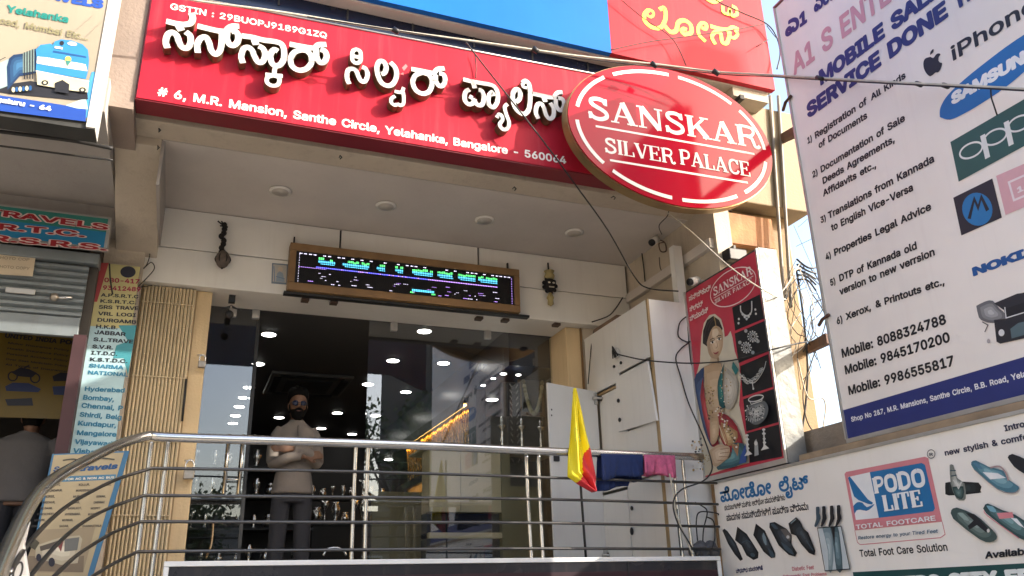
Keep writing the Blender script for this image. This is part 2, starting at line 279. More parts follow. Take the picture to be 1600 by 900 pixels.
79:(160,[[76,-8,83,-8,104,-4,120,3,134,16,145,34,152,55,154,72,154,82,151,101,144,121,133,137,120,149,115,152,100,158,83,161,61,158,49,154,42,150,26,136,15,120,8,99,6,79,8,53,15,32,26,17,37,6,45,1,60,-6],[78,22,69,24,61,27,50,36,44,45,40,55,38,61,37,76,38,91,41,103,44,108,50,118,58,124,68,129,81,131,96,127,104,123,110,118,117,106,121,94,123,74,121,59,118,47,110,35,102,28,92,24]]),
80:(134,[[17,-6,37,-6,40,-5,43,-3,44,1,44,49,71,50,87,51,92,53,103,57,109,62,115,66,122,76,127,91,129,105,127,118,122,133,114,143,104,151,88,157,71,159,18,159,15,158,13,156,12,152,12,1,14,-3],[45,79,44,81,44,129,78,129,86,127,92,121,97,111,97,97,95,92,89,84,80,80,73,79]]),
81:(160,[[119,-20,140,-20,144,-18,146,-14,144,-9,129,11,134,16,145,32,152,55,154,71,152,98,145,121,134,136,123,147,118,150,103,157,98,159,81,161,63,159,57,157,42,150,28,139,15,119,8,99,6,78,8,53,14,37,16,31,26,16,41,3,62,-6,80,-8,98,-6,105,-4,115,-17],[75,23,69,23,59,28,49,37,42,47,38,61,37,77,38,92,42,104,51,118,59,125,67,129,76,130,84,130,93,129,102,124,110,117,116,108,121,94,122,88,123,78,122,65,121,58,118,47,111,37,96,53,93,54,75,54,70,52,68,48,68,44,84,23,83,22]]),
82:(135,[[17,-6,37,-6,40,-5,43,-3,44,1,44,51,45,53,69,53,71,52,100,-2,103,-5,107,-6,128,-6,131,-5,133,-3,134,0,133,5,103,59,104,60,116,69,121,77,127,91,129,105,127,120,122,133,113,145,104,151,87,157,70,159,18,159,15,158,13,156,12,152,12,1,14,-3],[45,83,44,84,44,129,79,129,87,127,91,123,96,116,98,105,95,93,91,89,80,83]]),
83:(134,[[62,-8,71,-9,85,-7,99,-2,110,4,121,17,127,28,128,40,128,52,124,61,112,76,96,85,55,97,45,104,42,107,41,115,42,118,45,123,53,129,65,132,79,130,87,126,92,121,96,110,100,108,120,108,123,109,125,111,126,116,124,127,118,137,109,147,96,155,83,159,70,161,53,159,45,157,37,154,27,148,18,138,12,127,10,116,11,103,13,94,20,84,36,73,59,64,84,57,95,49,98,42,97,37,94,32,91,28,84,24,76,21,68,21,54,23,45,27,39,35,37,44,32,47,12,47,8,45,5,40,8,28,14,15,25,4,35,-2,40,-4,51,-7]]),
84:(135,[[57,-6,77,-6,81,-4,83,0,83,129,85,130,124,130,128,131,130,133,131,136,131,152,130,156,128,158,124,159,11,159,7,158,5,156,4,152,4,136,5,133,7,131,11,130,50,130,52,129,52,1,53,-3]]),
85:(155,[[74,-8,81,-8,94,-7,112,-1,124,8,136,23,142,38,143,51,143,152,142,155,140,158,136,159,118,159,115,158,113,155,112,152,112,51,111,44,106,34,103,30,97,26,87,22,78,22,68,23,56,28,52,31,48,37,44,44,44,50,44,152,43,155,40,158,36,159,18,159,15,158,13,155,12,152,12,50,15,32,20,22,24,16,32,7,39,2,43,-1,60,-7]]),
86:(144,[[60,-6,83,-6,86,-5,89,-2,145,152,144,156,142,158,138,159,119,159,116,158,113,155,73,38,71,40,31,155,28,158,24,159,5,159,2,158,0,156,-1,153,0,149,54,3,57,-3]]),
87:(206,[[45,-6,69,-6,72,-5,74,-3,103,100,105,94,131,-3,133,-5,137,-6,159,-6,163,-4,166,2,207,152,205,157,201,159,182,159,178,158,176,156,148,49,120,153,118,157,114,159,92,159,89,158,87,156,59,52,58,49,30,155,27,158,24,159,5,159,1,157,-1,153,1,145,40,0,42,-4]]),
88:(142,[[5,-6,27,-6,31,-4,71,52,111,-4,115,-6,136,-6,141,-3,143,0,142,3,90,79,138,148,140,153,137,157,133,159,112,159,109,157,73,105,71,104,38,153,34,157,31,159,10,159,4,156,2,153,3,150,52,78,0,3,-1,0,0,-3]]),
89:(142,[[60,-6,80,-6,83,-5,86,-3,87,1,87,61,142,150,143,153,139,158,136,159,115,159,111,157,107,153,71,94,68,97,35,153,31,157,27,159,5,159,2,158,0,156,-1,153,1,148,55,60,55,0,57,-3]]),
90:(131,[[12,-6,119,-6,123,-5,125,-3,126,0,126,17,125,20,123,22,119,23,50,23,48,24,124,135,125,138,125,153,124,156,122,158,118,159,13,159,9,158,7,156,6,153,6,136,7,133,9,131,13,130,82,130,84,129,8,18,7,14,7,0,8,-3]]),
97:(117,[[44,-8,50,-9,66,-5,76,0,80,-4,83,-5,101,-6,105,-4,107,1,107,76,106,89,102,99,95,108,89,113,69,120,55,121,40,119,29,115,16,104,11,99,7,88,8,85,11,82,30,76,34,78,40,86,47,91,51,92,59,93,67,92,70,90,75,85,76,78,75,76,40,70,19,62,9,53,4,41,3,34,4,25,10,10,17,2,24,-3,38,-8],[48,20,41,22,36,25,34,32,36,37,43,42,76,48,76,40,76,35,70,27,66,23,60,21]]),
98:(127,[[64,-8,71,-8,85,-6,97,-1,110,12,116,22,122,39,123,58,122,74,120,80,116,91,109,102,97,113,88,117,82,120,70,121,59,121,49,117,42,112,40,112,40,152,39,155,37,158,34,159,16,159,11,156,10,152,10,-1,12,-4,16,-6,34,-6,38,-4,41,2,49,-4,58,-7],[64,20,57,22,51,25,47,29,43,37,41,45,40,59,42,71,43,77,47,84,52,89,56,91,67,93,75,91,81,88,85,83,89,76,91,68,92,54,90,40,85,29,80,25,74,21]]),
99:(119,[[58,-8,65,-8,77,-7,95,1,107,14,114,29,113,33,110,36,92,41,86,38,83,30,77,24,70,21,60,20,54,21,48,24,41,32,38,37,36,46,35,61,38,75,43,84,47,88,53,91,60,93,72,91,78,88,82,83,86,75,91,73,110,77,113,80,114,83,112,90,107,99,95,112,79,119,62,121,48,120,34,114,31,112,18,101,11,89,6,73,4,59,6,39,12,23,20,10,32,-1,47,-7]]),
100:(127,[[55,-8,69,-7,79,-4,87,3,90,-4,95,-6,111,-6,114,-5,116,-3,117,1,117,152,116,155,114,158,110,159,94,159,91,158,88,155,87,152,87,112,86,112,78,117,68,121,59,121,46,120,30,113,18,101,11,91,6,74,4,59,6,39,11,23,18,11,31,-1,45,-7],[59,20,54,21,48,24,42,30,38,38,36,46,35,61,38,76,43,85,47,88,54,92,62,93,74,90,80,83,84,77,87,68,87,53,87,45,84,37,79,28,76,25,69,21]]),
101:(121,[[60,-8,76,-7,89,-4,97,1,106,9,111,16,115,26,114,30,112,33,107,34,92,37,88,36,81,26,74,22,65,20,56,21,49,23,42,29,38,35,36,44,111,45,116,47,117,52,117,72,113,86,107,98,98,109,89,114,77,119,62,121,47,120,35,114,26,109,18,101,12,90,7,79,6,74,4,59,6,39,12,23,20,10,32,-1,48,-7],[38,73,37,74,37,77,43,86,53,92,60,93,70,92,76,89,81,83,85,74,83,73]]),
102:(76,[[24,-6,42,-6,46,-4,48,0,48,91,50,92,69,92,73,95,75,99,75,114,73,117,68,120,49,120,49,130,51,134,55,136,63,136,67,134,71,135,73,138,79,156,78,159,76,161,70,163,55,165,40,162,35,160,28,154,24,149,20,141,18,133,18,120,1,120,-2,118,-4,114,-4,99,-2,95,2,92,16,92,18,91,18,0,20,-3]]),
103:(128,[[57,-51,74,-51,91,-46,101,-40,109,-31,116,-18,117,-7,117,113,116,117,112,119,95,120,92,119,89,116,88,111,87,111,79,117,65,121,46,120,39,117,31,113,18,102,11,91,6,75,4,60,6,39,11,24,18,14,23,9,31,3,43,-2,59,-5,71,-3,77,-1,87,5,87,-1,84,-13,79,-19,73,-22,60,-23,48,-20,41,-15,34,-8,30,-6,17,-13,10,-18,10,-21,10,-24,22,-38,38,-47,50,-51],[59,24,52,25,47,28,42,32,37,41,36,47,35,62,38,76,44,85,47,89,53,92,64,93,69,92,75,89,80,84,84,77,87,69,87,53,86,43,80,32,76,28,69,25]]),
104:(123,[[15,-6,34,-6,37,-5,39,-3,40,1,41,75,43,82,46,86,50,89,58,92,66,92,72,91,77,87,81,81,83,72,83,1,84,-3,86,-5,89,-6,107,-6,111,-4,113,0,113,72,112,86,108,99,102,107,94,114,80,120,69,121,56,120,40,113,40,153,38,157,34,159,16,159,11,156,10,153,10,1,11,-3]]),
105:(50,[[15,-6,34,-6,39,-3,40,0,40,113,39,117,34,120,16,120,12,117,10,114,10,1,12,-3],[23,127,31,128,38,132,42,137,44,144,43,150,40,156,35,160,25,163,18,162,13,159,8,153,6,147,7,140,10,135,17,128]]),
106:(50,[[-4,-49,10,-48,22,-44,30,-38,35,-31,40,-18,40,-9,40,113,39,117,34,120,15,120,11,117,10,113,10,-11,8,-16,6,-19,-6,-21,-8,-24,-9,-28,-9,-43,-7,-46],[24,127,30,128,37,131,42,137,44,143,43,149,40,156,33,161,25,163,18,162,13,158,8,153,6,145,8,138,11,133,17,128]]),
107:(114,[[15,-6,34,-6,37,-5,39,-3,40,1,40,39,46,44,85,-5,89,-6,111,-6,115,-4,117,0,115,5,69,64,113,110,114,114,113,117,111,119,108,120,86,120,82,119,40,77,40,153,38,157,34,159,16,159,11,156,10,153,10,1,11,-3]]),
108:(57,[[38,-6,49,-7,55,-5,59,-2,60,3,56,19,52,22,42,22,40,31,40,153,38,156,34,158,16,158,11,156,10,151,10,24,11,17,14,8,20,0,27,-4]]),
109:(183,[[15,-6,34,-6,37,-5,39,-3,40,1,41,77,43,83,46,88,50,91,60,93,67,92,71,89,74,85,76,80,76,1,79,-4,82,-6,100,-6,103,-5,106,-3,107,1,107,75,110,85,115,91,124,93,132,92,138,89,142,82,143,77,143,1,144,-3,146,-5,149,-6,167,-6,171,-4,173,1,173,77,171,93,166,103,161,110,151,117,138,121,128,121,112,118,96,106,88,114,83,118,70,121,63,121,52,119,41,113,38,118,34,120,16,120,13,118,10,113,10,1,11,-3]]),
110:(123,[[15,-6,34,-6,37,-5,39,-3,40,1,41,75,43,82,46,86,52,90,58,92,72,91,77,87,81,81,83,72,83,1,84,-3,86,-5,90,-6,107,-6,110,-5,112,-3,113,1,113,72,112,86,108,99,105,103,98,111,91,116,81,120,69,121,55,120,41,113,38,118,34,120,16,120,13,119,11,117,10,113,10,1,11,-3]]),
111:(124,[[58,-8,65,-8,77,-7,87,-3,93,0,105,11,114,26,119,40,120,55,119,74,113,90,105,101,94,112,89,115,77,120,63,121,48,120,35,114,31,112,18,101,11,89,6,73,4,59,6,39,12,23,20,10,32,-1,47,-7],[59,20,54,21,48,24,41,32,38,37,36,46,35,61,38,75,43,84,47,88,53,91,64,93,70,92,76,89,82,83,86,75,88,70,90,53,87,40,82,29,78,25,71,21]]),
112:(127,[[15,-49,34,-49,37,-48,39,-46,40,-42,40,2,49,-4,59,-8,70,-8,83,-7,97,-1,102,4,110,11,116,22,121,38,122,46,123,58,122,74,116,91,114,95,109,103,95,114,82,120,70,121,59,121,49,117,41,112,38,117,34,120,16,120,13,119,11,116,10,113,10,-42,11,-46],[64,20,57,22,51,25,47,29,43,37,41,45,40,59,42,71,43,77,47,84,52,89,56,91,67,93,75,91,81,88,85,83,89,76,91,68,92,54,90,40,85,29,80,25,74,21]]),
113:(127,[[93,-49,112,-49,116,-46,117,-43,117,114,115,118,112,120,95,120,90,117,87,111,79,117,68,121,59,121,46,120,30,113,18,101,11,91,6,75,5,69,4,53,6,38,11,23,18,11,26,3,34,-2,46,-7,62,-8,76,-5,87,2,87,-43,89,-46],[59,20,54,21,48,24,42,30,38,38,36,46,35,61,38,76,43,85,47,88,54,92,62,93,74,90,80,83,84,77,87,68,87,53,87,45,84,37,79,28,76,25,69,21]]),
114:(78,[[15,-6,34,-6,37,-5,39,-3,40,1,40,69,41,77,46,85,52,90,59,92,73,91,77,93,79,97,79,115,78,118,76,121,72,122,57,121,40,114,37,118,34,120,16,120,13,119,11,117,10,113,10,1,11,-3]]),
115:(110,[[49,-8,68,-7,80,-4,89,2,99,11,104,21,105,30,103,45,97,54,94,57,85,63,51,74,42,77,40,80,39,83,40,87,45,91,52,94,63,93,68,90,72,87,76,80,81,77,95,80,100,82,102,84,103,87,102,91,94,105,87,112,82,115,67,121,58,121,45,121,31,116,25,113,14,102,10,92,8,83,11,68,18,57,28,50,43,45,67,39,72,36,74,34,74,29,70,24,64,21,55,20,48,20,40,23,37,27,33,35,28,38,13,35,8,33,6,31,5,27,8,17,16,5,22,0,31,-4,43,-8]]),
116:(68,[[47,-7,58,-7,64,-5,69,-3,70,1,67,16,65,20,61,22,48,22,45,24,44,28,44,91,46,92,61,92,65,94,67,98,67,113,66,117,61,119,44,120,44,141,41,146,37,147,20,147,16,146,14,142,13,120,2,120,-1,119,-3,116,-4,113,-4,98,-3,95,-1,93,2,92,13,92,14,91,14,25,16,13,22,4,25,1,37,-5]]),
117:(123,[[50,-7,58,-7,68,-6,79,-1,82,2,85,-3,90,-6,107,-6,110,-5,112,-3,113,1,113,113,112,117,110,119,106,120,89,120,86,119,84,117,83,113,83,43,82,37,78,30,74,25,67,22,61,21,50,23,46,27,41,34,40,45,40,113,39,117,37,119,33,120,16,120,13,119,11,117,10,113,10,39,12,26,15,15,23,5,34,-3,44,-7]]),
118:(117,[[48,-6,68,-6,71,-5,73,-3,117,111,117,114,114,119,110,120,92,120,89,119,86,117,59,40,57,42,30,117,25,120,6,120,2,119,0,117,-1,114,0,110,43,-1,45,-4]]),
119:(170,[[41,-6,60,-6,63,-5,65,-3,84,63,85,65,105,-3,108,-5,111,-6,129,-6,133,-4,135,0,169,110,170,114,168,118,163,120,145,120,141,119,139,116,121,51,119,49,100,116,97,119,94,120,77,120,73,119,70,116,69,111,52,49,51,48,31,117,29,119,25,120,7,120,3,118,1,113,5,99,36,-1,38,-4]]),
120:(114,[[6,-6,26,-6,31,-4,57,34,80,-2,83,-5,87,-6,106,-6,111,-3,113,0,112,4,75,57,110,110,111,114,109,118,104,120,85,120,81,119,57,83,33,119,29,120,10,120,4,117,3,114,4,111,39,58,1,3,0,0,1,-3]]),
121:(117,[[22,-49,29,-49,45,-46,58,-35,66,-22,117,111,117,114,114,119,110,120,92,120,86,117,59,40,57,42,30,117,25,120,6,120,2,119,0,117,-1,114,0,110,43,0,40,-8,33,-18,29,-20,18,-20,13,-24,8,-42,11,-47]]),
122:(114,[[12,-6,101,-6,106,-3,108,0,108,16,107,19,104,22,101,23,51,23,50,24,105,96,106,99,106,114,103,118,98,120,15,120,10,117,8,114,8,97,9,94,11,92,15,91,62,91,63,90,8,17,7,14,7,0,8,-3]]),
3202:(165,[[77,-9,84,-10,107,-6,124,1,136,11,141,16,151,31,158,52,160,67,158,96,152,115,142,131,126,145,113,151,105,154,83,156,59,153,41,145,26,133,14,114,7,96,5,76,8,49,14,29,25,14,40,1,44,-1,60,-7],[81,25,65,28,53,38,44,54,42,78,45,96,52,109,59,115,69,120,83,122,100,118,112,109,120,94,123,69,120,52,113,38,101,29]]),
3206:(252,[[125,-9,162,-8,183,-4,203,3,218,11,231,24,237,33,241,47,242,64,237,81,232,88,240,98,245,106,248,115,250,127,248,139,243,151,236,160,227,167,211,173,192,175,175,172,157,164,146,151,142,133,146,114,153,104,153,103,152,101,115,102,120,115,121,125,121,140,119,145,114,155,107,164,98,169,87,173,70,175,54,172,43,168,37,164,24,152,15,139,7,117,5,91,8,66,20,39,38,18,62,3,93,-7],[119,27,109,28,88,33,69,42,61,47,52,58,46,69,43,80,59,77,75,78,98,86,99,85,100,70,105,66,168,66,183,67,201,71,203,70,205,67,206,61,204,52,199,44,189,37,176,32,156,28],[200,108,185,117,179,125,178,130,179,135,186,141,196,142,203,141,208,137,212,132,213,125,210,116,202,108],[59,111,50,113,44,117,50,130,60,139,73,142,78,141,82,139,85,134,86,129,85,123,82,118,74,112]]),
3214:(236,[[63,-9,71,-10,96,-6,113,4,122,13,133,2,143,-4,158,-9,168,-10,189,-7,201,-2,214,9,223,22,229,40,231,55,230,79,224,100,217,116,207,130,191,146,174,157,157,166,129,175,103,179,79,181,73,181,69,178,66,172,64,152,65,148,68,145,74,143,96,143,121,139,141,132,158,124,173,112,185,98,192,81,194,57,192,45,188,35,182,29,172,26,159,28,150,34,143,43,139,61,137,64,133,65,111,65,107,63,105,59,101,45,97,37,86,29,71,26,56,28,46,33,40,42,38,53,39,59,42,65,47,69,56,70,60,66,59,54,62,49,78,46,89,47,91,49,95,61,96,70,92,83,83,95,69,101,59,103,42,102,27,96,15,85,9,77,6,70,3,53,5,32,11,19,23,5,35,-3,52,-8]]),
3221:(172,[[80,-9,106,-8,129,0,139,6,152,19,159,36,161,50,160,63,157,73,150,85,151,86,162,86,167,89,168,93,167,115,161,119,112,119,110,120,110,136,133,139,147,144,161,157,167,169,170,184,168,197,164,212,156,226,146,238,140,242,135,241,117,229,114,224,115,221,128,205,132,194,133,184,132,180,129,176,121,173,101,171,11,171,7,170,5,166,5,142,8,137,12,136,71,136,74,134,75,130,74,123,70,119,12,119,8,118,5,112,5,93,6,89,8,87,23,85,16,73,12,53,13,37,21,19,33,6,46,-2,65,-8],[85,26,68,28,56,35,49,46,48,55,48,64,53,73,64,82,82,86,98,85,111,80,116,77,121,71,124,64,125,57,123,48,120,40,114,33,104,28]]),
3223:(194,[[14,-6,42,-6,48,-3,49,63,51,78,55,95,65,117,71,126,82,133,87,136,95,136,110,135,122,127,130,116,138,99,143,81,145,61,146,1,147,-3,152,-6,178,-6,182,-5,184,-3,185,1,185,48,183,80,179,97,171,117,161,133,154,140,170,149,180,161,184,173,185,190,184,198,178,215,170,229,158,242,155,243,152,242,133,229,130,225,131,221,144,203,148,194,149,186,148,180,143,175,137,173,114,171,14,171,9,168,8,144,10,139,14,137,35,136,36,135,27,123,20,108,12,79,9,42,9,1,10,-3]]),
3231:(244,[[68,-9,75,-10,102,-6,119,4,129,15,137,6,147,-1,159,-6,176,-10,188,-9,208,-5,223,4,227,9,238,28,240,43,240,53,237,68,232,79,225,89,215,99,225,110,229,118,233,128,235,140,231,160,219,178,203,189,180,197,176,195,173,190,165,168,169,162,184,158,193,152,197,143,197,133,193,127,185,122,150,120,146,118,143,114,143,92,146,87,150,86,171,86,179,83,188,78,198,68,202,61,203,52,202,40,198,33,192,28,187,27,178,26,168,28,158,34,154,40,151,44,147,61,144,63,141,65,120,65,116,64,113,61,109,47,102,36,91,29,74,26,63,28,49,36,44,48,42,60,43,61,51,58,64,56,81,58,95,63,103,68,114,79,118,91,120,103,118,115,111,129,97,140,84,144,69,145,60,150,56,154,56,159,59,163,75,166,82,170,82,178,81,193,78,200,72,202,58,200,47,197,34,190,28,184,24,179,20,169,20,159,22,148,33,130,23,121,16,109,8,86,6,68,8,46,12,30,17,20,30,5,45,-4,61,-9],[57,90,52,91,48,94,50,100,57,107,64,111,71,112,78,111,82,108,84,100,83,97,80,94,69,90]]),
3233:(230,[[62,-9,84,-7,95,-3,107,4,115,12,129,0,145,-7,163,-10,179,-8,197,-1,209,10,217,22,223,40,225,55,223,72,217,91,214,97,214,103,210,123,206,130,197,142,210,150,218,159,222,169,225,186,223,198,219,213,210,227,197,242,194,243,190,241,171,229,169,225,170,221,179,211,184,202,187,194,188,184,187,180,184,176,177,173,156,171,14,171,10,170,8,168,7,143,8,139,13,136,33,136,19,118,13,103,8,86,7,64,11,34,22,11,25,8,41,-4],[66,27,57,29,50,35,45,47,43,63,44,80,47,94,53,107,61,117,71,125,82,131,100,136,125,137,145,134,156,131,163,127,144,124,134,119,130,115,122,103,120,91,121,82,125,70,130,65,136,60,143,56,154,53,163,52,176,54,189,59,190,56,189,47,186,38,183,34,176,29,167,26,152,28,143,33,138,39,132,57,129,60,125,61,104,61,98,57,93,44,86,33,79,28],[160,84,156,86,155,90,155,93,158,95,162,96,169,95,177,91,171,85]]),
3235:(259,[[54,-9,69,-9,85,-4,104,6,109,10,110,13,109,16,96,34,91,37,85,36,71,27,58,25,49,27,43,32,41,37,40,44,42,52,45,56,55,61,80,63,84,65,86,70,86,89,84,94,79,95,58,98,48,103,43,110,42,118,43,125,48,133,55,137,65,139,84,136,95,130,101,121,106,106,109,102,112,101,133,101,137,103,140,105,144,120,150,129,162,137,173,139,183,138,188,137,199,131,205,124,211,112,216,90,216,77,215,58,212,46,206,36,200,31,196,28,181,25,166,28,162,31,158,37,156,46,157,52,160,56,165,60,171,60,174,58,174,50,173,44,176,39,199,36,202,38,206,42,209,54,209,63,206,74,197,85,181,92,168,94,151,91,145,88,134,79,126,66,122,49,122,41,126,22,139,4,159,-6,184,-10,198,-8,214,-3,225,5,239,22,248,43,252,65,251,103,244,128,234,147,217,163,199,172,179,175,163,174,146,169,130,160,123,152,105,166,88,172,70,175,50,173,34,168,24,161,13,148,6,132,5,121,6,112,10,99,14,90,24,80,12,68,8,61,4,49,4,34,7,19,18,4,33,-6]]),
3236:(187,[[86,-9,115,-8,131,-5,147,1,157,8,169,21,175,31,180,46,181,55,180,76,174,92,164,106,162,121,157,134,153,141,165,149,175,161,181,180,180,197,175,212,168,226,158,238,152,242,149,242,143,239,129,230,126,225,127,221,140,203,144,193,144,181,139,175,133,173,113,171,12,171,8,170,6,166,5,142,7,139,11,136,110,136,120,130,123,126,96,126,76,121,69,116,60,108,57,98,55,88,59,70,65,63,70,57,85,51,101,48,114,49,133,55,147,64,146,51,142,44,138,39,125,31,103,26,82,26,64,30,54,35,45,44,41,60,41,74,39,79,32,81,13,83,8,82,6,78,4,65,5,49,9,34,16,22,28,9,40,1,56,-5,75,-9],[98,83,92,87,93,91,96,93,109,95,124,91,119,86,112,83]]),
3237:(230,[[100,-49,128,-49,134,-46,135,-40,133,-4,150,-9,158,-9,166,-9,187,-5,207,10,219,35,223,61,223,75,222,84,218,100,207,122,202,130,192,140,206,148,216,159,220,168,223,180,222,197,217,212,210,226,199,239,194,242,186,240,170,229,167,225,168,221,182,203,186,193,187,186,186,180,183,176,178,174,157,171,14,171,9,170,7,166,7,143,8,139,13,136,32,136,33,135,19,118,13,103,8,86,7,63,11,32,22,11,42,-5,62,-9,68,-9,85,-7,96,-4,95,-43,97,-47],[65,27,58,28,50,34,45,46,43,63,44,80,47,94,53,106,65,121,71,125,84,132,101,136,120,137,134,135,148,131,159,124,169,115,177,105,181,95,186,73,184,46,178,33,171,28,163,27,151,28,143,33,137,40,132,57,129,60,125,61,104,61,98,57,94,46,87,34,79,28],[113,68,122,70,130,74,135,81,138,90,137,99,133,107,125,113,115,116,104,113,98,109,93,101,91,94,93,82,97,76,104,70]]),
3238:(230,[[62,-9,84,-7,95,-3,107,4,115,13,126,2,138,-6,151,-9,165,-10,188,-4,208,12,220,36,223,61,222,84,219,97,211,116,203,129,192,141,206,148,216,158,221,172,223,190,222,198,217,213,209,226,196,241,192,242,188,241,170,230,167,225,168,221,182,203,186,193,187,186,186,180,182,175,176,173,155,171,14,171,10,170,8,168,7,143,8,139,13,136,33,136,19,118,13,103,8,86,7,64,11,34,22,11,25,8,41,-4],[66,27,57,29,50,35,45,47,43,70,44,80,49,97,54,108,61,118,67,122,82,131,92,134,108,137,122,137,135,135,146,132,161,124,170,115,177,105,182,94,186,74,184,46,178,33,170,28,162,26,152,28,142,34,136,43,132,60,129,63,125,65,104,65,98,61,94,46,88,35,78,28]]),
3239:(230,[[100,-49,128,-49,134,-46,135,-40,133,-4,150,-9,158,-9,166,-9,187,-5,207,10,219,35,223,61,223,75,222,84,218,100,207,122,202,130,192,140,206,148,216,159,220,168,223,180,222,197,217,212,210,226,199,239,194,242,186,240,170,229,167,225,168,221,182,203,186,193,187,186,186,180,183,176,178,174,157,171,14,171,9,170,7,166,7,143,8,139,13,136,32,136,33,135,19,118,13,103,8,86,7,63,11,32,22,11,42,-5,62,-9,68,-9,85,-7,96,-4,95,-43,97,-47],[65,27,58,28,50,34,45,46,43,63,44,80,47,94,53,106,65,121,71,125,84,132,101,136,120,137,134,135,148,131,159,124,169,115,177,105,181,95,186,73,184,46,178,33,171,28,163,27,152,28,143,33,137,42,132,60,129,63,125,65,104,65,98,61,94,45,87,34,79,28]]),
3240:(213,[[24,-10,48,-2,53,2,54,5,53,9,43,28,39,44,40,51,43,58,48,62,53,63,62,61,66,58,71,53,99,11,111,1,124,-6,133,-9,147,-9,169,-5,188,7,192,11,204,34,207,56,206,74,201,94,194,111,183,126,171,139,190,148,199,158,205,172,207,188,206,197,200,213,193,225,180,242,176,243,172,242,154,230,151,225,153,220,167,202,170,193,170,181,166,176,163,175,159,173,140,171,11,171,7,170,5,168,4,142,6,139,10,136,109,136,124,131,130,128,141,121,152,109,163,91,168,76,169,69,169,46,165,35,158,28,141,27,133,30,127,34,99,75,88,87,82,91,72,95,54,98,42,96,28,91,16,79,10,70,5,58,3,46,4,31,9,15,19,-6]]),
3242:(238,[[64,-9,71,-10,97,-6,113,4,123,13,133,2,144,-4,159,-9,169,-10,190,-7,202,-2,215,9,224,21,230,39,231,53,231,76,223,103,213,120,201,135,197,137,193,135,173,122,170,117,171,113,182,98,190,84,195,63,195,54,192,40,189,34,180,27,170,26,160,28,151,34,144,43,140,61,137,64,133,65,112,65,108,63,106,59,102,45,98,37,87,29,72,26,55,28,46,33,40,42,39,53,40,59,43,65,48,69,57,70,61,66,60,54,63,49,79,46,89,47,92,49,95,60,96,69,92,85,83,95,70,101,59,103,43,102,37,100,27,96,16,86,9,76,4,62,3,54,5,35,11,20,22,7,33,-1,52,-8],[116,84,128,84,136,89,142,97,144,106,142,117,139,121,132,127,121,131,115,130,107,126,100,118,97,108,100,97,103,92,109,86],[9,136,168,136,196,139,208,144,215,148,225,160,230,169,231,180,230,198,226,212,218,226,205,241,199,242,180,230,176,224,177,221,191,203,194,193,195,181,190,175,184,173,163,171,10,171,5,169,3,164,3,142,5,139]]),
3244:(240,[[61,-9,68,-10,93,-6,105,1,119,13,133,0,145,-6,163,-10,183,-8,204,0,218,13,227,27,234,46,235,66,233,89,226,111,214,132,196,151,180,164,163,174,159,175,155,174,151,169,140,148,143,141,167,127,173,122,182,113,192,97,197,82,198,63,195,46,190,36,183,31,169,26,157,28,147,34,140,43,135,61,133,64,129,65,108,65,104,63,101,58,98,46,93,36,82,29,64,26,51,31,47,35,45,43,47,50,51,56,89,85,101,97,107,106,111,122,111,137,107,148,101,158,89,168,75,173,60,175,41,173,28,169,17,162,8,152,4,141,2,127,4,114,7,106,12,97,16,94,23,96,37,102,43,106,44,110,39,124,39,130,43,137,47,139,57,141,69,139,74,134,75,127,74,120,70,115,31,86,19,74,12,59,9,43,10,30,14,19,24,5,37,-3,49,-8]]),
3246:(347,[[64,-9,71,-10,97,-6,113,4,123,13,133,2,144,-4,159,-9,168,-10,187,-8,199,-3,211,5,217,12,229,3,247,-6,254,-7,271,-10,289,-8,308,-1,326,13,335,28,340,46,342,61,340,84,332,112,321,131,305,149,289,163,279,169,268,175,265,176,262,175,259,172,248,151,247,146,250,141,265,133,279,123,289,113,299,97,304,77,305,61,303,49,298,38,294,34,286,29,274,26,259,28,246,34,232,46,231,49,231,76,225,97,215,117,209,125,196,139,215,148,225,160,229,167,231,175,231,197,226,212,218,226,208,238,202,242,197,241,180,230,176,225,177,221,191,203,195,193,195,186,194,180,190,175,184,173,163,171,10,171,7,170,4,168,3,164,3,142,7,137,10,136,135,136,140,135,154,128,165,121,173,113,182,101,190,87,195,65,194,47,189,34,182,28,172,26,160,28,151,34,144,43,140,59,138,63,134,65,112,65,109,64,106,61,102,45,96,35,84,28,67,26,55,28,45,35,40,41,39,45,39,55,40,60,43,65,48,69,57,70,61,66,60,54,63,49,79,46,89,47,92,49,95,60,96,69,92,85,83,95,73,100,66,102,43,102,27,96,13,82,9,76,5,65,3,48,6,32,12,19,23,6,36,-3,52,-8]]),
3247:(401,[[88,-9,114,-7,121,-5,138,3,155,17,173,3,185,-3,195,-7,214,-10,234,-8,250,-3,261,5,270,13,283,3,308,-7,329,-10,344,-8,352,-6,366,1,379,13,388,26,392,39,394,49,396,65,394,87,386,112,375,131,357,151,342,163,325,173,319,176,316,175,302,152,301,145,304,141,320,133,332,124,343,112,351,100,358,80,359,64,357,49,349,35,341,29,329,26,312,28,301,34,288,44,284,49,286,64,285,79,280,101,274,114,265,126,251,140,267,149,277,160,282,175,282,196,277,211,270,226,256,242,252,243,249,242,231,230,227,224,228,221,239,208,245,196,246,185,244,178,241,175,234,173,214,171,180,171,176,169,174,165,174,142,176,139,180,136,198,135,207,131,223,121,233,111,242,97,247,80,249,64,247,52,247,47,241,37,231,29,227,28,218,26,204,28,188,36,173,49,175,59,178,82,177,97,174,112,166,132,159,143,151,152,146,157,132,166,114,173,90,175,65,171,48,163,32,151,17,132,8,107,6,86,7,70,11,52,17,34,25,22,38,8,52,-1,71,-7],[87,27,76,28,66,33,56,41,49,51,44,65,43,79,44,101,50,117,57,126,66,133,81,138,103,138,121,131,128,124,135,114,140,95,141,82,139,67,134,51,128,42,120,34,106,28]]),
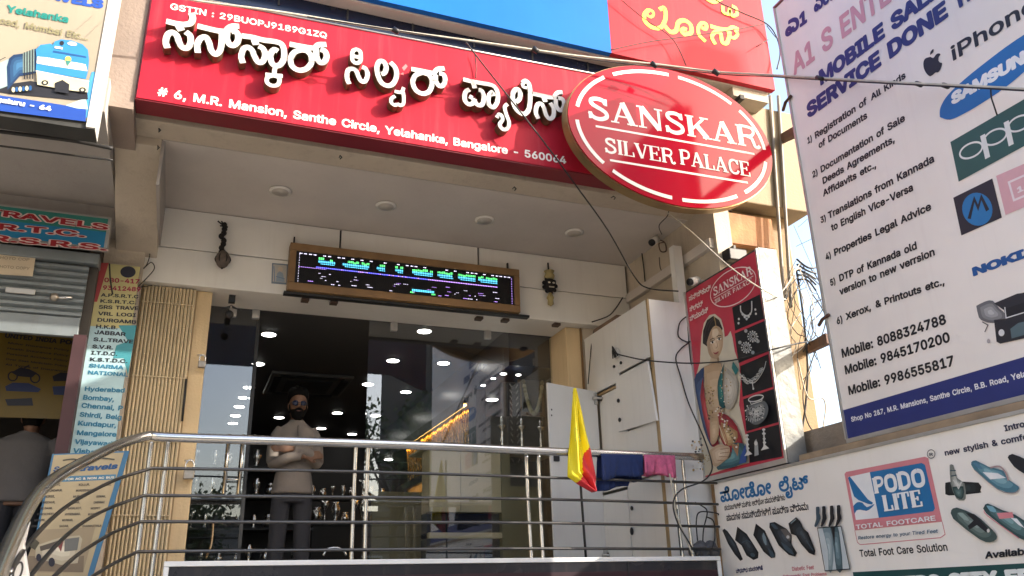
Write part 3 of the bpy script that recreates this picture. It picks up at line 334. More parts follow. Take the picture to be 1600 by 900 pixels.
3248:(195,[[94,-9,122,-7,147,2,166,16,178,32,186,53,189,72,189,85,188,94,185,107,179,122,172,133,163,142,173,149,183,160,186,169,189,181,188,196,183,211,176,226,164,239,159,243,155,242,137,230,133,224,134,221,145,208,151,196,152,181,147,175,140,173,120,171,13,171,9,170,7,166,7,143,8,139,13,136,27,136,15,117,7,91,7,74,9,54,17,33,34,12,51,0,74,-7],[94,27,75,30,58,42,47,58,43,85,45,98,50,110,59,122,68,130,82,135,101,137,113,135,124,131,139,121,145,112,150,99,152,77,150,65,146,53,139,43,130,35,115,29]]),
3250:(228,[[108,-9,116,-10,146,-7,176,3,194,17,202,25,212,38,220,61,223,86,220,109,208,136,187,159,162,175,158,175,156,173,143,152,142,147,145,142,163,130,175,118,183,102,186,82,183,67,178,54,167,42,153,33,137,29,122,27,92,29,73,36,62,43,58,46,48,61,43,75,42,81,61,77,80,79,94,84,100,87,115,103,121,118,121,133,120,141,116,153,112,158,98,169,84,174,70,175,55,172,38,165,21,149,13,135,7,115,5,91,8,65,18,40,31,22,56,3,82,-7],[60,111,52,112,44,116,45,121,51,132,57,137,67,141,77,141,82,139,85,133,86,128,84,121,81,117,74,112]]),
3251:(213,[[105,-9,130,-7,149,3,158,15,160,21,162,32,159,48,168,52,186,63,195,72,201,80,207,96,208,115,205,127,201,136,192,148,201,157,207,169,209,182,208,194,204,211,197,223,184,241,180,243,174,241,156,229,153,224,155,220,165,208,172,195,172,183,170,177,161,173,124,171,120,169,119,165,119,142,121,137,125,136,153,136,162,131,170,120,171,110,168,97,158,87,138,79,108,76,74,80,61,84,58,87,58,88,71,89,84,93,94,99,103,110,108,121,109,133,108,145,103,156,93,166,79,172,73,174,59,175,46,173,30,167,20,159,11,148,5,132,3,118,5,102,12,83,24,68,36,59,60,48,57,38,56,31,59,18,63,9,72,1,84,-6],[103,24,95,27,92,31,92,38,96,42,102,44,112,45,122,42,125,39,126,31,123,27,116,24],[45,120,38,122,38,127,43,135,49,139,61,142,70,139,73,136,73,130,69,124,62,121]]),
3253:(238,[[64,-9,71,-10,97,-6,113,4,123,13,137,0,152,-7,169,-10,187,-8,200,-3,208,2,216,10,224,21,231,44,231,66,230,79,225,97,218,112,209,125,196,139,215,148,225,160,230,170,231,190,230,198,225,214,218,226,205,241,201,242,197,241,179,230,176,225,177,221,191,203,195,193,195,186,194,180,190,175,184,173,163,171,10,171,7,170,4,168,3,142,7,137,10,136,135,136,140,135,154,128,165,121,173,113,182,101,190,87,195,65,194,47,189,34,182,28,172,26,160,28,151,34,144,43,140,59,138,63,134,65,112,65,109,64,106,61,102,45,96,35,84,28,67,26,55,28,45,34,40,43,39,51,40,59,43,65,48,69,57,70,61,66,60,54,63,49,79,46,89,47,92,49,95,60,96,69,92,85,83,95,73,100,66,102,43,102,27,96,13,82,9,76,5,65,3,48,6,32,12,19,23,6,36,-3,52,-8]]),
3255:(240,[[207,-22,212,-21,229,-10,233,-4,233,0,223,15,227,24,233,39,234,63,233,80,227,100,218,117,202,136,199,136,194,134,177,122,173,116,175,111,185,98,193,84,198,66,198,57,197,52,166,97,162,97,156,95,139,84,136,80,137,76,170,27,160,28,150,34,144,44,140,61,134,64,112,64,108,63,100,41,96,35,86,29,68,26,55,28,46,33,40,42,39,52,40,59,43,65,47,68,56,70,60,68,61,60,60,53,62,49,66,47,81,46,89,47,92,49,95,57,96,69,93,84,83,95,68,102,55,103,42,102,31,98,18,88,9,77,4,62,3,48,5,34,12,18,22,6,35,-2,53,-8,66,-10,90,-7,105,-2,115,5,124,13,136,1,146,-5,154,-7,160,-9,176,-10,193,-7,202,-19],[117,84,127,84,136,89,142,96,144,102,144,107,141,118,135,125,127,130,118,130,110,128,103,123,100,117,98,112,97,105,101,94,109,86],[9,137,181,136,199,139,213,145,219,150,228,159,233,171,234,180,233,198,229,212,221,225,208,241,203,243,183,230,179,224,180,221,191,207,197,194,198,181,193,176,186,173,164,171,10,171,5,168,3,164,3,143,5,139]]),
3256:(213,[[24,-10,48,-2,53,2,54,5,53,9,43,28,39,44,40,51,43,58,48,62,53,63,62,61,70,54,99,11,107,3,118,-4,133,-9,148,-9,172,-5,190,9,203,33,207,61,205,82,199,101,189,118,180,130,175,135,172,136,168,135,148,121,145,117,146,113,158,98,165,84,170,67,171,58,169,45,164,34,157,28,141,27,129,33,122,40,97,78,88,87,78,93,64,97,54,98,37,95,28,91,23,87,10,70,5,58,3,41,5,28,9,15,19,-6],[98,89,106,89,112,91,120,96,125,106,126,115,124,122,117,131,108,136,146,136,172,139,189,148,200,159,205,170,207,184,206,198,201,212,195,223,180,242,176,243,172,241,154,229,151,225,152,221,166,203,170,194,171,184,170,180,166,175,159,173,140,171,10,171,7,170,4,168,3,142,7,137,10,136,96,136,87,130,81,122,79,110,81,103,84,98,91,91]]),
3262:(135,[[54,-9,75,-8,96,0,110,13,121,29,127,52,128,71,127,88,121,115,115,130,109,137,96,151,87,158,75,163,60,168,29,171,-74,171,-78,170,-81,165,-81,143,-80,139,-78,137,-74,136,25,136,46,134,63,129,74,121,81,113,87,102,91,88,92,70,91,59,87,44,82,36,76,30,68,26,62,25,48,26,41,31,36,39,37,41,48,39,56,41,64,47,67,53,69,61,67,74,61,83,53,88,36,89,20,84,12,77,6,69,2,57,2,40,2,32,8,18,14,9,26,-1,32,-4,42,-8]]),
3263:(98,[[31,88,47,88,60,91,68,94,80,102,90,116,95,131,97,145,95,169,90,186,81,199,67,211,52,218,40,219,31,219,17,217,1,208,-10,194,-14,178,-13,169,-6,154,3,145,13,141,27,138,38,138,45,139,62,145,61,139,57,130,50,124,40,122,32,122,19,124,4,132,-13,148,-17,150,-22,148,-35,135,-36,131,-35,127,-22,111,-8,100,11,91,19,89],[29,170,23,173,21,177,23,183,29,187,42,186,48,183,54,178,52,175,44,171]]),
3265:(109,[[31,-9,38,-10,58,-6,73,0,88,13,97,28,102,44,104,70,102,90,95,112,83,131,67,150,51,163,28,176,22,172,10,150,9,146,12,141,28,133,41,123,52,112,60,98,65,83,67,70,67,59,65,46,59,36,49,29,37,26,22,28,8,34,-2,42,-17,57,-21,59,-25,57,-40,41,-42,37,-40,33,-23,14,-8,3,13,-6]]),
3266:(224,[[24,-9,38,-9,53,-4,64,2,74,14,81,30,83,43,81,97,84,114,86,119,93,129,101,134,118,139,125,140,145,136,158,130,168,120,176,106,180,90,182,73,181,58,178,45,172,36,167,30,158,26,152,25,137,27,130,32,127,40,135,39,144,40,154,47,158,53,159,60,158,74,151,83,141,88,126,89,113,85,105,80,100,74,97,69,93,57,93,33,98,18,105,8,116,-1,132,-8,145,-10,166,-8,172,-6,187,0,198,10,204,18,212,32,217,51,219,74,217,93,213,110,206,128,197,142,182,157,171,164,145,173,122,175,103,173,83,166,68,155,55,140,46,118,44,100,46,46,45,39,42,32,35,27,29,26,16,28,4,34,-5,41,-17,55,-20,56,-24,55,-30,49,-40,38,-41,35,-41,31,-33,22,-11,2,9,-7]]),
3270:(0,[[-153,137,-71,136,-53,138,-32,144,-16,155,-11,161,-6,173,-3,192,-4,206,-10,222,-22,236,-30,242,-44,247,-63,249,-76,247,-89,242,-101,233,-107,226,-110,219,-114,203,-113,196,-109,186,-101,178,-97,176,-86,174,-75,178,-67,186,-65,194,-67,203,-74,212,-68,215,-59,216,-53,215,-46,211,-41,204,-39,194,-40,188,-44,179,-47,177,-55,174,-78,171,-152,171,-155,170,-159,165,-159,143,-157,139]]),
3272:(55,[[-30,-130,-4,-129,20,-121,32,-114,45,-100,54,-80,57,-60,55,-42,51,-27,44,-13,49,-6,54,6,54,27,49,40,41,52,27,65,24,67,19,65,3,49,1,45,3,41,15,28,18,18,18,12,16,5,4,-7,3,-12,4,-15,17,-35,21,-48,21,-69,19,-75,14,-84,7,-89,-2,-94,-26,-98,-44,-96,-56,-89,-56,-87,-49,-88,-35,-86,-26,-83,-14,-75,-7,-61,-5,-45,-10,-30,-17,-21,-23,-17,-35,-13,-55,-13,-73,-20,-84,-30,-89,-37,-95,-52,-97,-64,-95,-83,-89,-99,-81,-110,-63,-123,-45,-129],[-54,-57,-62,-54,-60,-50,-56,-46,-47,-43,-39,-45,-38,-49,-40,-54,-45,-56],[-153,137,-55,137,-34,143,-21,150,-14,158,-7,168,-3,192,-4,207,-11,223,-17,232,-27,240,-44,247,-59,249,-68,248,-74,247,-89,242,-105,229,-112,215,-114,202,-113,196,-108,185,-100,177,-94,176,-84,175,-76,177,-68,184,-65,194,-67,204,-74,212,-70,214,-61,216,-50,214,-45,210,-41,204,-39,193,-40,187,-44,180,-47,176,-53,174,-83,171,-152,171,-155,170,-159,165,-159,143,-157,139]]),
3275:(346,[[24,-9,38,-9,53,-4,64,2,74,14,81,30,83,43,81,97,84,114,86,119,93,129,101,134,118,139,125,140,145,136,158,130,168,120,176,106,180,90,182,73,181,58,178,45,172,36,167,30,158,26,152,25,137,27,130,32,127,40,135,39,144,40,154,47,158,53,159,60,158,74,151,83,141,88,126,89,113,85,105,80,100,74,97,69,93,57,93,33,98,18,105,8,116,-1,132,-8,145,-10,166,-8,172,-6,187,0,198,10,204,18,212,32,217,51,219,74,217,93,213,110,206,128,197,142,182,157,171,164,145,173,122,175,103,173,83,166,68,155,55,140,46,118,44,100,46,46,45,39,42,32,35,27,29,26,16,28,4,34,-5,41,-17,55,-20,56,-24,55,-30,49,-40,38,-41,35,-41,31,-33,22,-11,2,9,-7],[303,-9,308,-8,312,-3,323,16,324,19,323,22,320,25,304,33,290,43,280,52,271,67,267,79,284,77,298,78,318,84,328,92,337,102,343,116,345,131,343,142,339,152,329,164,321,169,307,174,292,175,277,172,261,166,246,152,237,137,231,119,228,97,231,76,235,62,238,51,249,33,268,14,282,3],[281,111,275,111,267,116,268,123,274,133,287,141,300,141,304,139,307,135,308,127,307,122,304,118,295,112],[-153,136,-75,136,-54,137,-31,144,-21,151,-13,158,-6,173,-3,193,-4,207,-10,222,-18,233,-29,241,-45,247,-54,248,-73,248,-89,242,-103,231,-107,226,-112,215,-114,205,-113,196,-108,185,-100,177,-91,175,-83,175,-74,178,-67,185,-65,193,-67,204,-74,212,-70,214,-61,216,-53,214,-48,212,-41,205,-39,193,-40,187,-44,179,-48,176,-53,174,-81,171,-152,171,-155,170,-159,165,-159,142,-157,139]]),
3277:(94,[[43,83,63,85,78,92,88,105,90,110,93,128,90,141,84,153,74,162,66,166,55,169,42,170,36,172,45,179,56,181,70,180,83,175,88,176,92,180,103,199,99,205,82,212,64,214,55,214,40,212,26,207,15,198,2,182,-2,171,-49,171,-53,169,-55,165,-55,143,-53,138,-48,136,-6,136,-2,116,7,99,25,86],[46,115,39,116,34,120,30,129,29,136,47,136,56,131,57,127,57,120,52,116]]),
32:(84,[])}
GL = {chr(k): v for k, v in GD.items()}   # outlines in 1/300 em
GC = {}
def inside(p, poly):
    c = False; j = len(poly) - 1
    for i in range(len(poly)):
        (xi, yi), (xj, yj) = poly[i], poly[j]
        if (yi > p[1]) != (yj > p[1]) and p[0] < (xj - xi) * (p[1] - yi) / (yj - yi) + xi: c = not c
        j = i
    return c
def glyph(ch, bold):
    k = (ch, round(bold, 4))
    if k in GC: return GC[k]
    adv, sp = GL.get(ch, GL['-'])
    polys = [[(q[i] / 300, q[i + 1] / 300) for i in range(0, len(q), 2)] for q in sp]
    dep = [sum(inside(p[0], q) for q in polys if q is not p) for p in polys]
    isl = [[p] for p, d in zip(polys, dep) if d % 2 == 0]
    outs = [p for p, d in zip(polys, dep) if d % 2 == 0]
    for p, d in zip(polys, dep):
        if d % 2:
            for q, L in zip(outs, isl):
                if inside(p[0], q): L.append(p); break
    V, F = [], []
    for n_, L in enumerate(isl):
        cu = bpy.data.curves.new('g', 'CURVE'); cu.dimensions = '2D'; cu.fill_mode = 'BOTH'
        for p in L:
            s_ = cu.splines.new('POLY'); s_.points.add(len(p) - 1); s_.use_cyclic_u = True
            for a, q in zip(s_.points, p): a.co = (q[0], q[1], 0, 1)
        o = bpy.data.objects.new('g', cu); me = o.to_mesh(); b = len(V)
        V += [(v.co.x, v.co.y, n_ * .0003) for v in me.vertices]
        F += [[b + i for i in p.vertices] for p in me.polygons]
        o.to_mesh_clear(); bpy.data.objects.remove(o); bpy.data.curves.remove(cu)
        if bold > .021:                           # heavier weight: a band along the outline
            for p in L:
                lf, rt = ribbon(p, 2 * (bold - .020), True); b = len(V); m_ = len(p)
                V += [(q.x, q.y, n_ * .0003 - .0001) for q in lf + rt]; F += [[b + i, b + (i + 1) % m_, b + m_ + (i + 1) % m_, b + m_ + i] for i in range(m_)]
    GC[k] = (adv / 300, V, F); return GC[k]
# a slab-serif alphabet drawn as strokes (cap height 1): advance, [(points, weight), ...]
K_, T_, E_ = .18, .085, .065
def _stem(x): return [([(x, 0), (x, 1)], K_), ([(x - .15, .967), (x + .15, .967)], E_), ([(x - .15, .033), (x + .15, .033)], E_)]
SERIF = {
 'S': (.74, [([(.60, .74), (.54, .90), (.36, .955), (.17, .89), (.14, .74), (.25, .61), (.46, .49), (.60, .36), (.60, .17), (.42, .05), (.24, .06), (.12, .16), (.07, .30)], .15), ([(.615, .99), (.615, .69)], T_), ([(.07, .01), (.07, .32)], T_)]),
 'A': (.90, [([(.13, .02), (.42, .98)], T_), ([(.42, .99), (.72, .02)], K_), ([(.22, .33), (.62, .33)], .07), ([(.0, .033), (.27, .033)], E_), ([(.53, .033), (.88, .033)], E_)]),
 'N': (.92, [([(.15, .0), (.15, 1)], T_), ([(.16, .96), (.72, .04)], K_), ([(.74, 0), (.74, 1)], T_), ([(.0, .967), (.24, .967)], E_), ([(.02, .033), (.29, .033)], E_), ([(.60, .967), (.88, .967)], E_)]),
 'K': (.92, _stem(.17) + [([(.24, .38), (.68, .96)], T_), ([(.38, .60), (.74, .03)], K_), ([(.53, .967), (.84, .967)], E_), ([(.57, .033), (.9, .033)], E_)]),
 'R': (.90, _stem(.17) + [([(.17, .967), (.48, .967), (.65, .88), (.66, .68), (.52, .53), (.17, .51)], .11), ([(.38, .52), (.56, .44), (.62, .25), (.66, .07), (.76, .03), (.85, .12)], .13)]),
 'I': (.36, _stem(.18)), 'P': (.74, _stem(.17) + [([(.17, .967), (.46, .967), (.63, .87), (.63, .62), (.48, .47), (.17, .45)], .12)]),
 'L': (.70, _stem(.17) + [([(.17, .033), (.64, .033)], E_), ([(.63, .0), (.60, .32)], T_)]),
 'E': (.76, _stem(.17) + [([(.17, .967), (.66, .967)], E_), ([(.17, .033), (.68, .033)], E_), ([(.17, .5), (.5, .5)], E_), ([(.64, 1), (.64, .74)], T_), ([(.66, 0), (.66, .29)], T_), ([(.49, .37), (.49, .63)], T_)]),
 'V': (.86, [([(.14, .98), (.43, .02)], K_), ([(.44, .02), (.73, .98)], T_), ([(.0, .967), (.31, .967)], E_), ([(.58, .967), (.88, .967)], E_)]),
 'C': (.78, [([(.68, .74), (.60, .90), (.42, .955), (.22, .87), (.13, .66), (.13, .34), (.22, .13), (.42, .045), (.60, .1), (.70, .27)], .14), ([(.68, .99), (.68, .68)], T_)]),
 'D': (.86, _stem(.17) + [([(.17, .967), (.46, .967), (.68, .80), (.72, .5), (.68, .20), (.46, .033), (.17, .033)], .14)]),
 'O': (.82, [([(.41, .96), (.18, .85), (.12, .5), (.18, .15), (.41, .04), (.64, .15), (.70, .5), (.64, .85), (.41, .96)], .16)]),
 'T': (.78, _stem(.38) + [([(.05, .967), (.71, .967)], E_), ([(.06, 1), (.05, .70)], T_), ([(.70, 1), (.71, .70)], T_)]), ' ': (.4, [])}
class Print(MB):
    """flat printing on a sign face: every shape lies a hair above the one before it"""
    def __init__(s, fr, off=.0015): super().__init__(); s.fr, s.o = fr, off
    def nx(s): s.o += .0004; return s.o
    def fill(s, P, m):
        bm = bmesh.new(); o = s.nx()
        vs = [bm.verts.new(s.fr.to3(p[0], p[1], o)) for p in P]
        es = [bm.edges.new((vs[i], vs[(i + 1) % len(vs)])) for i in range(len(vs))]
        bmesh.ops.triangle_fill(bm, edges=es, use_beauty=True)
        bm.verts.index_update(); s.add([v.co[:] for v in bm.verts], [[v.index for v in f.verts] for f in bm.faces], m); bm.free(); return s
    def poly(s, px, m, smooth=0):
        P = [s.fr.pt(*p) for p in px]
        if smooth: P = bez(P + [P[0]], smooth)[:-1]
        return s.fill(P, m)
    def soft(s, px, c0, c1, n=3, shift=(0, 0), smooth=2):
        s.poly(px, ink(*c0), smooth); cx, cy = sum(p[0] for p in px) / len(px) + shift[0], sum(p[1] for p in px) / len(px) + shift[1]
        for i in range(1, n + 1):
            k = 1 - .78 * i / n; t = i / n; s.poly([(cx + (p[0] - cx) * k, cy + (p[1] - cy) * k) for p in px], ink(*[round(a + (b - a) * t) for a, b in zip(c0, c1)]), smooth)
        return s
    def ell(s, c, rx, ry, m, tilt=0, n=28, a0=0, a1=360):
        t = R_(tilt); px = []
        for i in range(n):
            a = R_(a0 + (a1 - a0) * i / n); x, y = rx * math.cos(a), ry * math.sin(a)
            px.append((c[0] + x * math.cos(t) - y * math.sin(t), c[1] + x * math.sin(t) + y * math.cos(t)))
        return s.poly(px, m)
    def line(s, px, w, m, smooth=0, closed=False):
        P = [s.fr.pt(*p) for p in px]
        if smooth: P = bez(P + ([P[0]] if closed else []), smooth)
        if smooth and closed: P = P[:-1]
        k = s.fr.sc(*px[0]); o = s.nx()
        Lf, Rt = ribbon(P, [x * k for x in w] if isinstance(w, list) and not smooth else w * k, closed); n = len(P)
        vs = [s.fr.to3(q.x, q.y, o) for q in Lf + Rt]
        return s.add(vs, [(i, (i + 1) % n, n + (i + 1) % n, n + i) for i in range(n if closed else n - 1)], m)
    def ring(s, c, rx, ry, w, m, tilt=0, n=32, a0=0, a1=360):
        t = R_(tilt); px = []; full = a1 - a0 >= 360
        for i in range(n + (0 if full else 1)):
            a = R_(a0 + (a1 - a0) * i / n); x, y = rx * math.cos(a), ry * math.sin(a)
            px.append((c[0] + x * math.cos(t) - y * math.sin(t), c[1] + x * math.sin(t) + y * math.cos(t)))
        return s.line(px, w, m, 0, full)
    def _base(s, p0, p1, h):
        A, B = s.fr.pt(*p0), s.fr.pt(*p1); e = (B - A).normalized(); q = Vector((-e.y, e.x))
        up = s.fr.pt(p0[0], p0[1] - h) - A
        return A, (B - A).length, e, q, abs(up.dot(q))
    def text(s, txt, p0, p1, h, m, bold=.0, shear=0., cap=.727):
        A, w, e, q, H = s._base(p0, p1, h); G = [glyph(c, bold) for c in txt if c in GL]
        tw = sum(g[0] for g in G); kx, ky, x = w / tw, H / cap, 0.; o = s.nx(); s.o += .001
        for a, V, F in G:
            s.add([s.fr.to3(*(A + e * ((v[0] + x) * kx + shear * v[1] * ky) + q * (v[1] * ky)), o + v[2] * .4) for v in V], F, m); x += a
        return s
    def serif(s, txt, p0, p1, h, m, wk=1., shear=0.):
        A, w, e, q, H = s._base(p0, p1, h); tw = sum(SERIF[c][0] for c in txt); kx, x = w / tw, 0.; o = s.nx()
        for c in txt:
            adv, st = SERIF[c]
            for j, (pts, wt) in enumerate(st):
                P = [Vector((a[0], a[1])) for a in pts]
                if len(P) > 2: P = bez(P, 5)
                P = [Vector((a.x * kx + shear * a.y * H, a.y * H)) for a in P]
                Lf, Rt = ribbon(P, wt * (kx if abs(pts[0][0] - pts[-1][0]) < abs(pts[0][1] - pts[-1][1]) else H) * wk if len(pts) == 2 else wt * (kx + H) / 2 * wk); n = len(P)
                vs = [s.fr.to3(*(A + e * (x * kx + v.x) + q * v.y), o + j * .0003) for v in Lf + Rt]
                s.add(vs, [(i, i + 1, n + i + 1, n + i) for i in range(n - 1)], m)
            x += adv
        s.o += .003; return s
def raised(fr, strokes, w, depth, parent, k0=0):  # strokes (pixels) -> one solid letter standing proud of its sign
    b = MB()
    for j, st in enumerate(strokes):
        pts, wk = (st, 1.) if isinstance(st[0], tuple) and isinstance(st[0][0], (int, float)) else st
        closed = len(pts) > 3 and pts[0] == pts[-1]
        P = bez([fr.pt(*p) for p in pts], 6) if len(pts) > 2 else [fr.pt(*p) for p in pts]
        if closed: P = P[:-1]
        Lf, Rt = ribbon(P, w * wk * fr.sc(*pts[0]), closed); n = len(P); o = j * .0006
        vs = [fr.to3(q.x, q.y, o) for q in Lf + Rt] + [fr.to3(q.x, q.y, -depth) for q in Lf + Rt]
        seg = n if closed else n - 1; nx = lambda i: (i + 1) % n
        b.add(vs, [(i, nx(i), n + nx(i), n + i) for i in range(seg)], M_RAISED)
        sd = [(i, nx(i), 2 * n + nx(i), 2 * n + i) for i in range(seg)] + [(n + nx(i), n + i, 3 * n + i, 3 * n + nx(i)) for i in range(seg)]
        if not closed: sd += [(0, 2 * n, 3 * n, n), (n - 1, 2 * n - 1, 4 * n - 1, 3 * n - 1)]
        b.add(vs, sd, M_SIDE)
    return b.build('raised_letter', parent)
def cable(name, label, pts, rad=.005, m=None, n=8, cat='cable', group=None, smooth=8):
    return MB().tube(bez(pts, smooth), rad, m or M_WIRE, n=6).build(name, None, label, cat, group)

# ================================================================== the setting
M_ASPH = mat('dusty street asphalt', (.20, .175, .145), .9, 0, .2, 2., .3, 60)
MB().box(-150, 150, -160, 60, -1.75, -1.60, M_ASPH).build('road', kind='structure')
MB().box(-40, 40, .6, 5.1, -1.60, -1.47, mat('pavement concrete', (.46, .41, .34), .9, 0, .2, 2., .2, 40)).build('pavement', kind='structure')

# ------------------------------------------------------------------ the shop building (everything that is masonry or fixed panel)
B = thing('shop_building', 'cream and white shop building with a raised balcony under a deep painted canopy', 'building', (1.7, 6.5, -1.6))
def bpart(name, mb, **k): return mb.build(name, B, **k)
G0 = 6.5
# plinth and balcony slab
bpart('plinth', MB().box(-.45, 3.95, 5.4, 13.2, -1.6, -.16, M_CREAM))
bpart('balcony_slab', MB().box(-.45, 3.72, 5.22, 13.2, -.158, 0, M_GREY))
# front beam with the lintel panels above it
bpart('front_beam', MB().box(-.487, 3.79, G0, 6.95, 2.35, 2.645, M_WHITE), bevel=.006)
pb = [(-.385, aty(531, 380, G0).x), (aty(532, 380, G0).x + .004, aty(747, 400, G0).x), (aty(748, 400, G0).x + .004, 3.775)]
bpart('panel_backing', MB().box(-.40, 3.79, G0 + .03, 6.9, 2.646, 3.0, M_BLACK))
for a, b in pb: bpart('lintel_panel', MB().box(a + .003, b - .003, G0 + .004, G0 + .028, 2.652, 2.984, M_WHITE), bevel=.003)
# canopy: soffit, front beam of the canopy, haunch
bpart('canopy_soffit', MB().box(-.36, 3.85, 5.43, G0 + .03, 2.99, 3.10, M_CEIL))
bpart('canopy_beam', MB().box(-.66, 4.10, 5.20, 5.428, 2.99, 3.95, M_CREAM), bevel=.008)
h = [(-.655, 5.20, 3.3), (-.655, 5.43, 2.92), (-.645, 6.62, 2.50), (-.645, 6.62, 3.3)]
bpart('haunch', MB().prism([(-.655, 5.43, 3.3), (-.655, 5.43, 2.93), (-.648, 6.62, 2.50), (-.648, 6.62, 3.3)], (.29, 0, 0), M_CREAM), bevel=.006)
bpart('canopy_side', MB().box(-.365, -.345, 5.44, G0 + .02, 2.655, 2.989, M_GREY))
# left pier behind the sliding grille
bpart('pier', MB().box(-.44, .075, 6.60, 7.05, -.0, 2.349, M_YEL), bevel=.01)
bpart('pier', MB().box(-.72, -.441, 6.45, 7.05, -.0, 2.70, M_CREAM))
bpart('pier', MB().box(3.16, 3.325, 6.62, 7.0, 0, 2.349, M_YEL), bevel=.008)
bpart('metal_channel', MB().box(3.302, 3.316, 6.600, 6.618, 0, 2.345, M_WOOD))
# right wall of the balcony, with the ledge running along it
bpart('side_wall', MB().box(3.80, 3.95, 5.07, 7.2, 0, 2.99, M_CREAM))
bpart('side_ledge', MB().box(3.752, 3.798, 5.10, G0 - .002, 2.60, 2.685, M_CEIL), bevel=.004)
bpart('return_wall', MB().box(3.327, 3.798, 6.606, 6.72, 0, 2.348, M_CREAM))
# right hand pillar of the front, and the wider block above it
bpart('pillar', MB().box(3.96, 4.655, 5.20, 7.6, -1.6, 3.03, mat('ochre paint darkened for sun', (.30, .20, .10), .75, 0, .2, 2., .2, 50, .4, dirt=(.2, .13, .08))), bevel=.01)  # yellow wall paint copied darker to offset direct sun
bpart('pillar_head', MB().box(4.102, 4.79, 5.04, 7.6, 3.032, 4.01, mat('sunlit cream paint', (.30, .235, .14), .7, 0, .16, 1.6, .15, 60, .4, dirt=(.22, .16, .10))), bevel=.01)  # cream likewise copied darker against the sun
bpart('rust_panel', MB().box(3.90, 4.42, 5.12, 5.195, 2.68, 2.955, mat('rusty ply board', (.42, .20, .09), .8, 0, .35, 5., .2, 40, .4, dirt=(.6, .4, .25))))
# roof slab with its soffit, upper wall, dark blue glazing over the sign
bpart('roof_slab', MB().box(-3.2, 4.36, 4.86, 7.6, 4.02, 4.16, M_CEIL))
bpart('slab_drop', MB().box(4.0, 4.36, 4.864, 5.3, 3.93, 4.018, M_CREAM))
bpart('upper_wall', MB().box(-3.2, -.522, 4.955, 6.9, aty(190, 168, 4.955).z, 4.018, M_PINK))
gz = bpart('upper_glazing', MB().prism([(-.52, 4.965, 3.81), (3.9, 4.965, 3.93), (3.9, 4.965, 4.019), (-.52, 4.965, 4.019)], (0, .012, 0), mat('dark blue film glazing', (.006, .012, .035), .15, 0, .3, 3.)))
mu = MB()
for i in range(9): mu.box(-.2 + i * .48, -.188 + i * .48, 4.958, 4.9645, 3.925, 4.018, M_BLACKM)
mu.build('glazing_bar', gz)
bpart('rear_wall', MB().box(-3.2, 4.79, 7.62, 7.8, 2.7, 4.0, M_CREAM))

# hooks left in the canopy beam, recessed lamps that are off
for i, (u, v) in enumerate([(248, 205), (246, 232), (531, 247), (803, 296), (958, 310)]):
    p = aty(u, v, 5.19)
    MB().tube([p + Vector((0, .03, .02)), p + Vector((0, -.01, .015)), p + Vector((.012, -.015, 0)), p + Vector((0, -.012, -.015))], .004, M_BLACKM, 6).build('hook', None, 'small rusty wire hook left in the cream canopy beam', 'hook', 'hooks along the canopy beam')
M_LAMPOFF = mat('frosted lamp lens', (.52, .48, .42), .3, 0, .03, 6.)
for i, (u, v) in enumerate([(438, 298), (603, 321), (757, 343), (897, 363)]):
    p = atz(u, v, 2.985)
    lab = ['round ceiling lamp, switched off, nearest the left wall', 'round ceiling lamp, off, above the left part of the scrolling display', 'round ceiling lamp, off, above the right part of the scrolling display', 'round ceiling lamp, switched off, nearest the camera on the right']
    t = thing('ceiling_lamp', lab[i], 'lamp', p, 'unlit lamps in the canopy soffit')
    MB().disc(p, .082, (0, 0, -1), M_WHITE, 28, .010).build('trim_ring', t)
    MB().disc(p + Vector((0, 0, -.011)), .062, (0, 0, -1), M_LAMPOFF, 28, .003).build('lens', t)

# ------------------------------------------------------------------ shop interior
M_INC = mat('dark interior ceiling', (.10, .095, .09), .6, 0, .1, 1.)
I = thing('shop_interior', 'dim shop interior with dark walls and many round ceiling lights', 'interior', (1.6, 9, 0))
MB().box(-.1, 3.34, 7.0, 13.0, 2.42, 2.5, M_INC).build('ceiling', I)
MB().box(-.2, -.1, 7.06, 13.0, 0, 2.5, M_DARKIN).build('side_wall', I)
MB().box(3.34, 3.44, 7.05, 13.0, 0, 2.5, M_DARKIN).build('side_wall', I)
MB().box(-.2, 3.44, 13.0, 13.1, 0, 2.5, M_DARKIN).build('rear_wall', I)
MB().box(2.75, 3.335, 7.02, 12.9, 2.06, 2.418, mat('midnight blue panel', (.010, .013, .028), .3, 0, .2, 2.)).build('bulkhead', I)
MB().box(-.1, 3.34, 6.96, 13, .002, .012, mat('dark polished floor', (.03, .028, .026), .25, 0, .2, 3.)).build('floor_tiles', I)
M_DL = emit('lit downlight', (1., .97, .92), 6.)
for (u, v) in [(420, 522), (403, 568), (389, 605), (381, 621), (374, 635), (368, 649), (364, 661), (436, 652), (527, 645), (502, 669), (550, 678), (614, 563), (693, 567), (663, 517), (575, 600), (634, 612), (587, 649), (650, 653), (608, 681), (768, 574), (703, 617), (652, 517)][:21]:
    p = atz(u, v, 2.417)
    if p.y < 7.05: p.y = 7.1
    if p.y > 12.9: continue
    if p.x > 2.74 and p.y > 7: p.z = 2.057
    t = thing('downlight', 'small round lit downlight in the dark shop ceiling', 'downlight', p, 'downlights in the shop ceiling')
    MB().disc(p, .078, (0, 0, -1), M_WHITE, 20, .004).build('trim_ring', t)
    MB().disc(p + Vector((0, 0, -.005)), .064, (0, 0, -1), M_DL, 20, .003).build('lens', t)
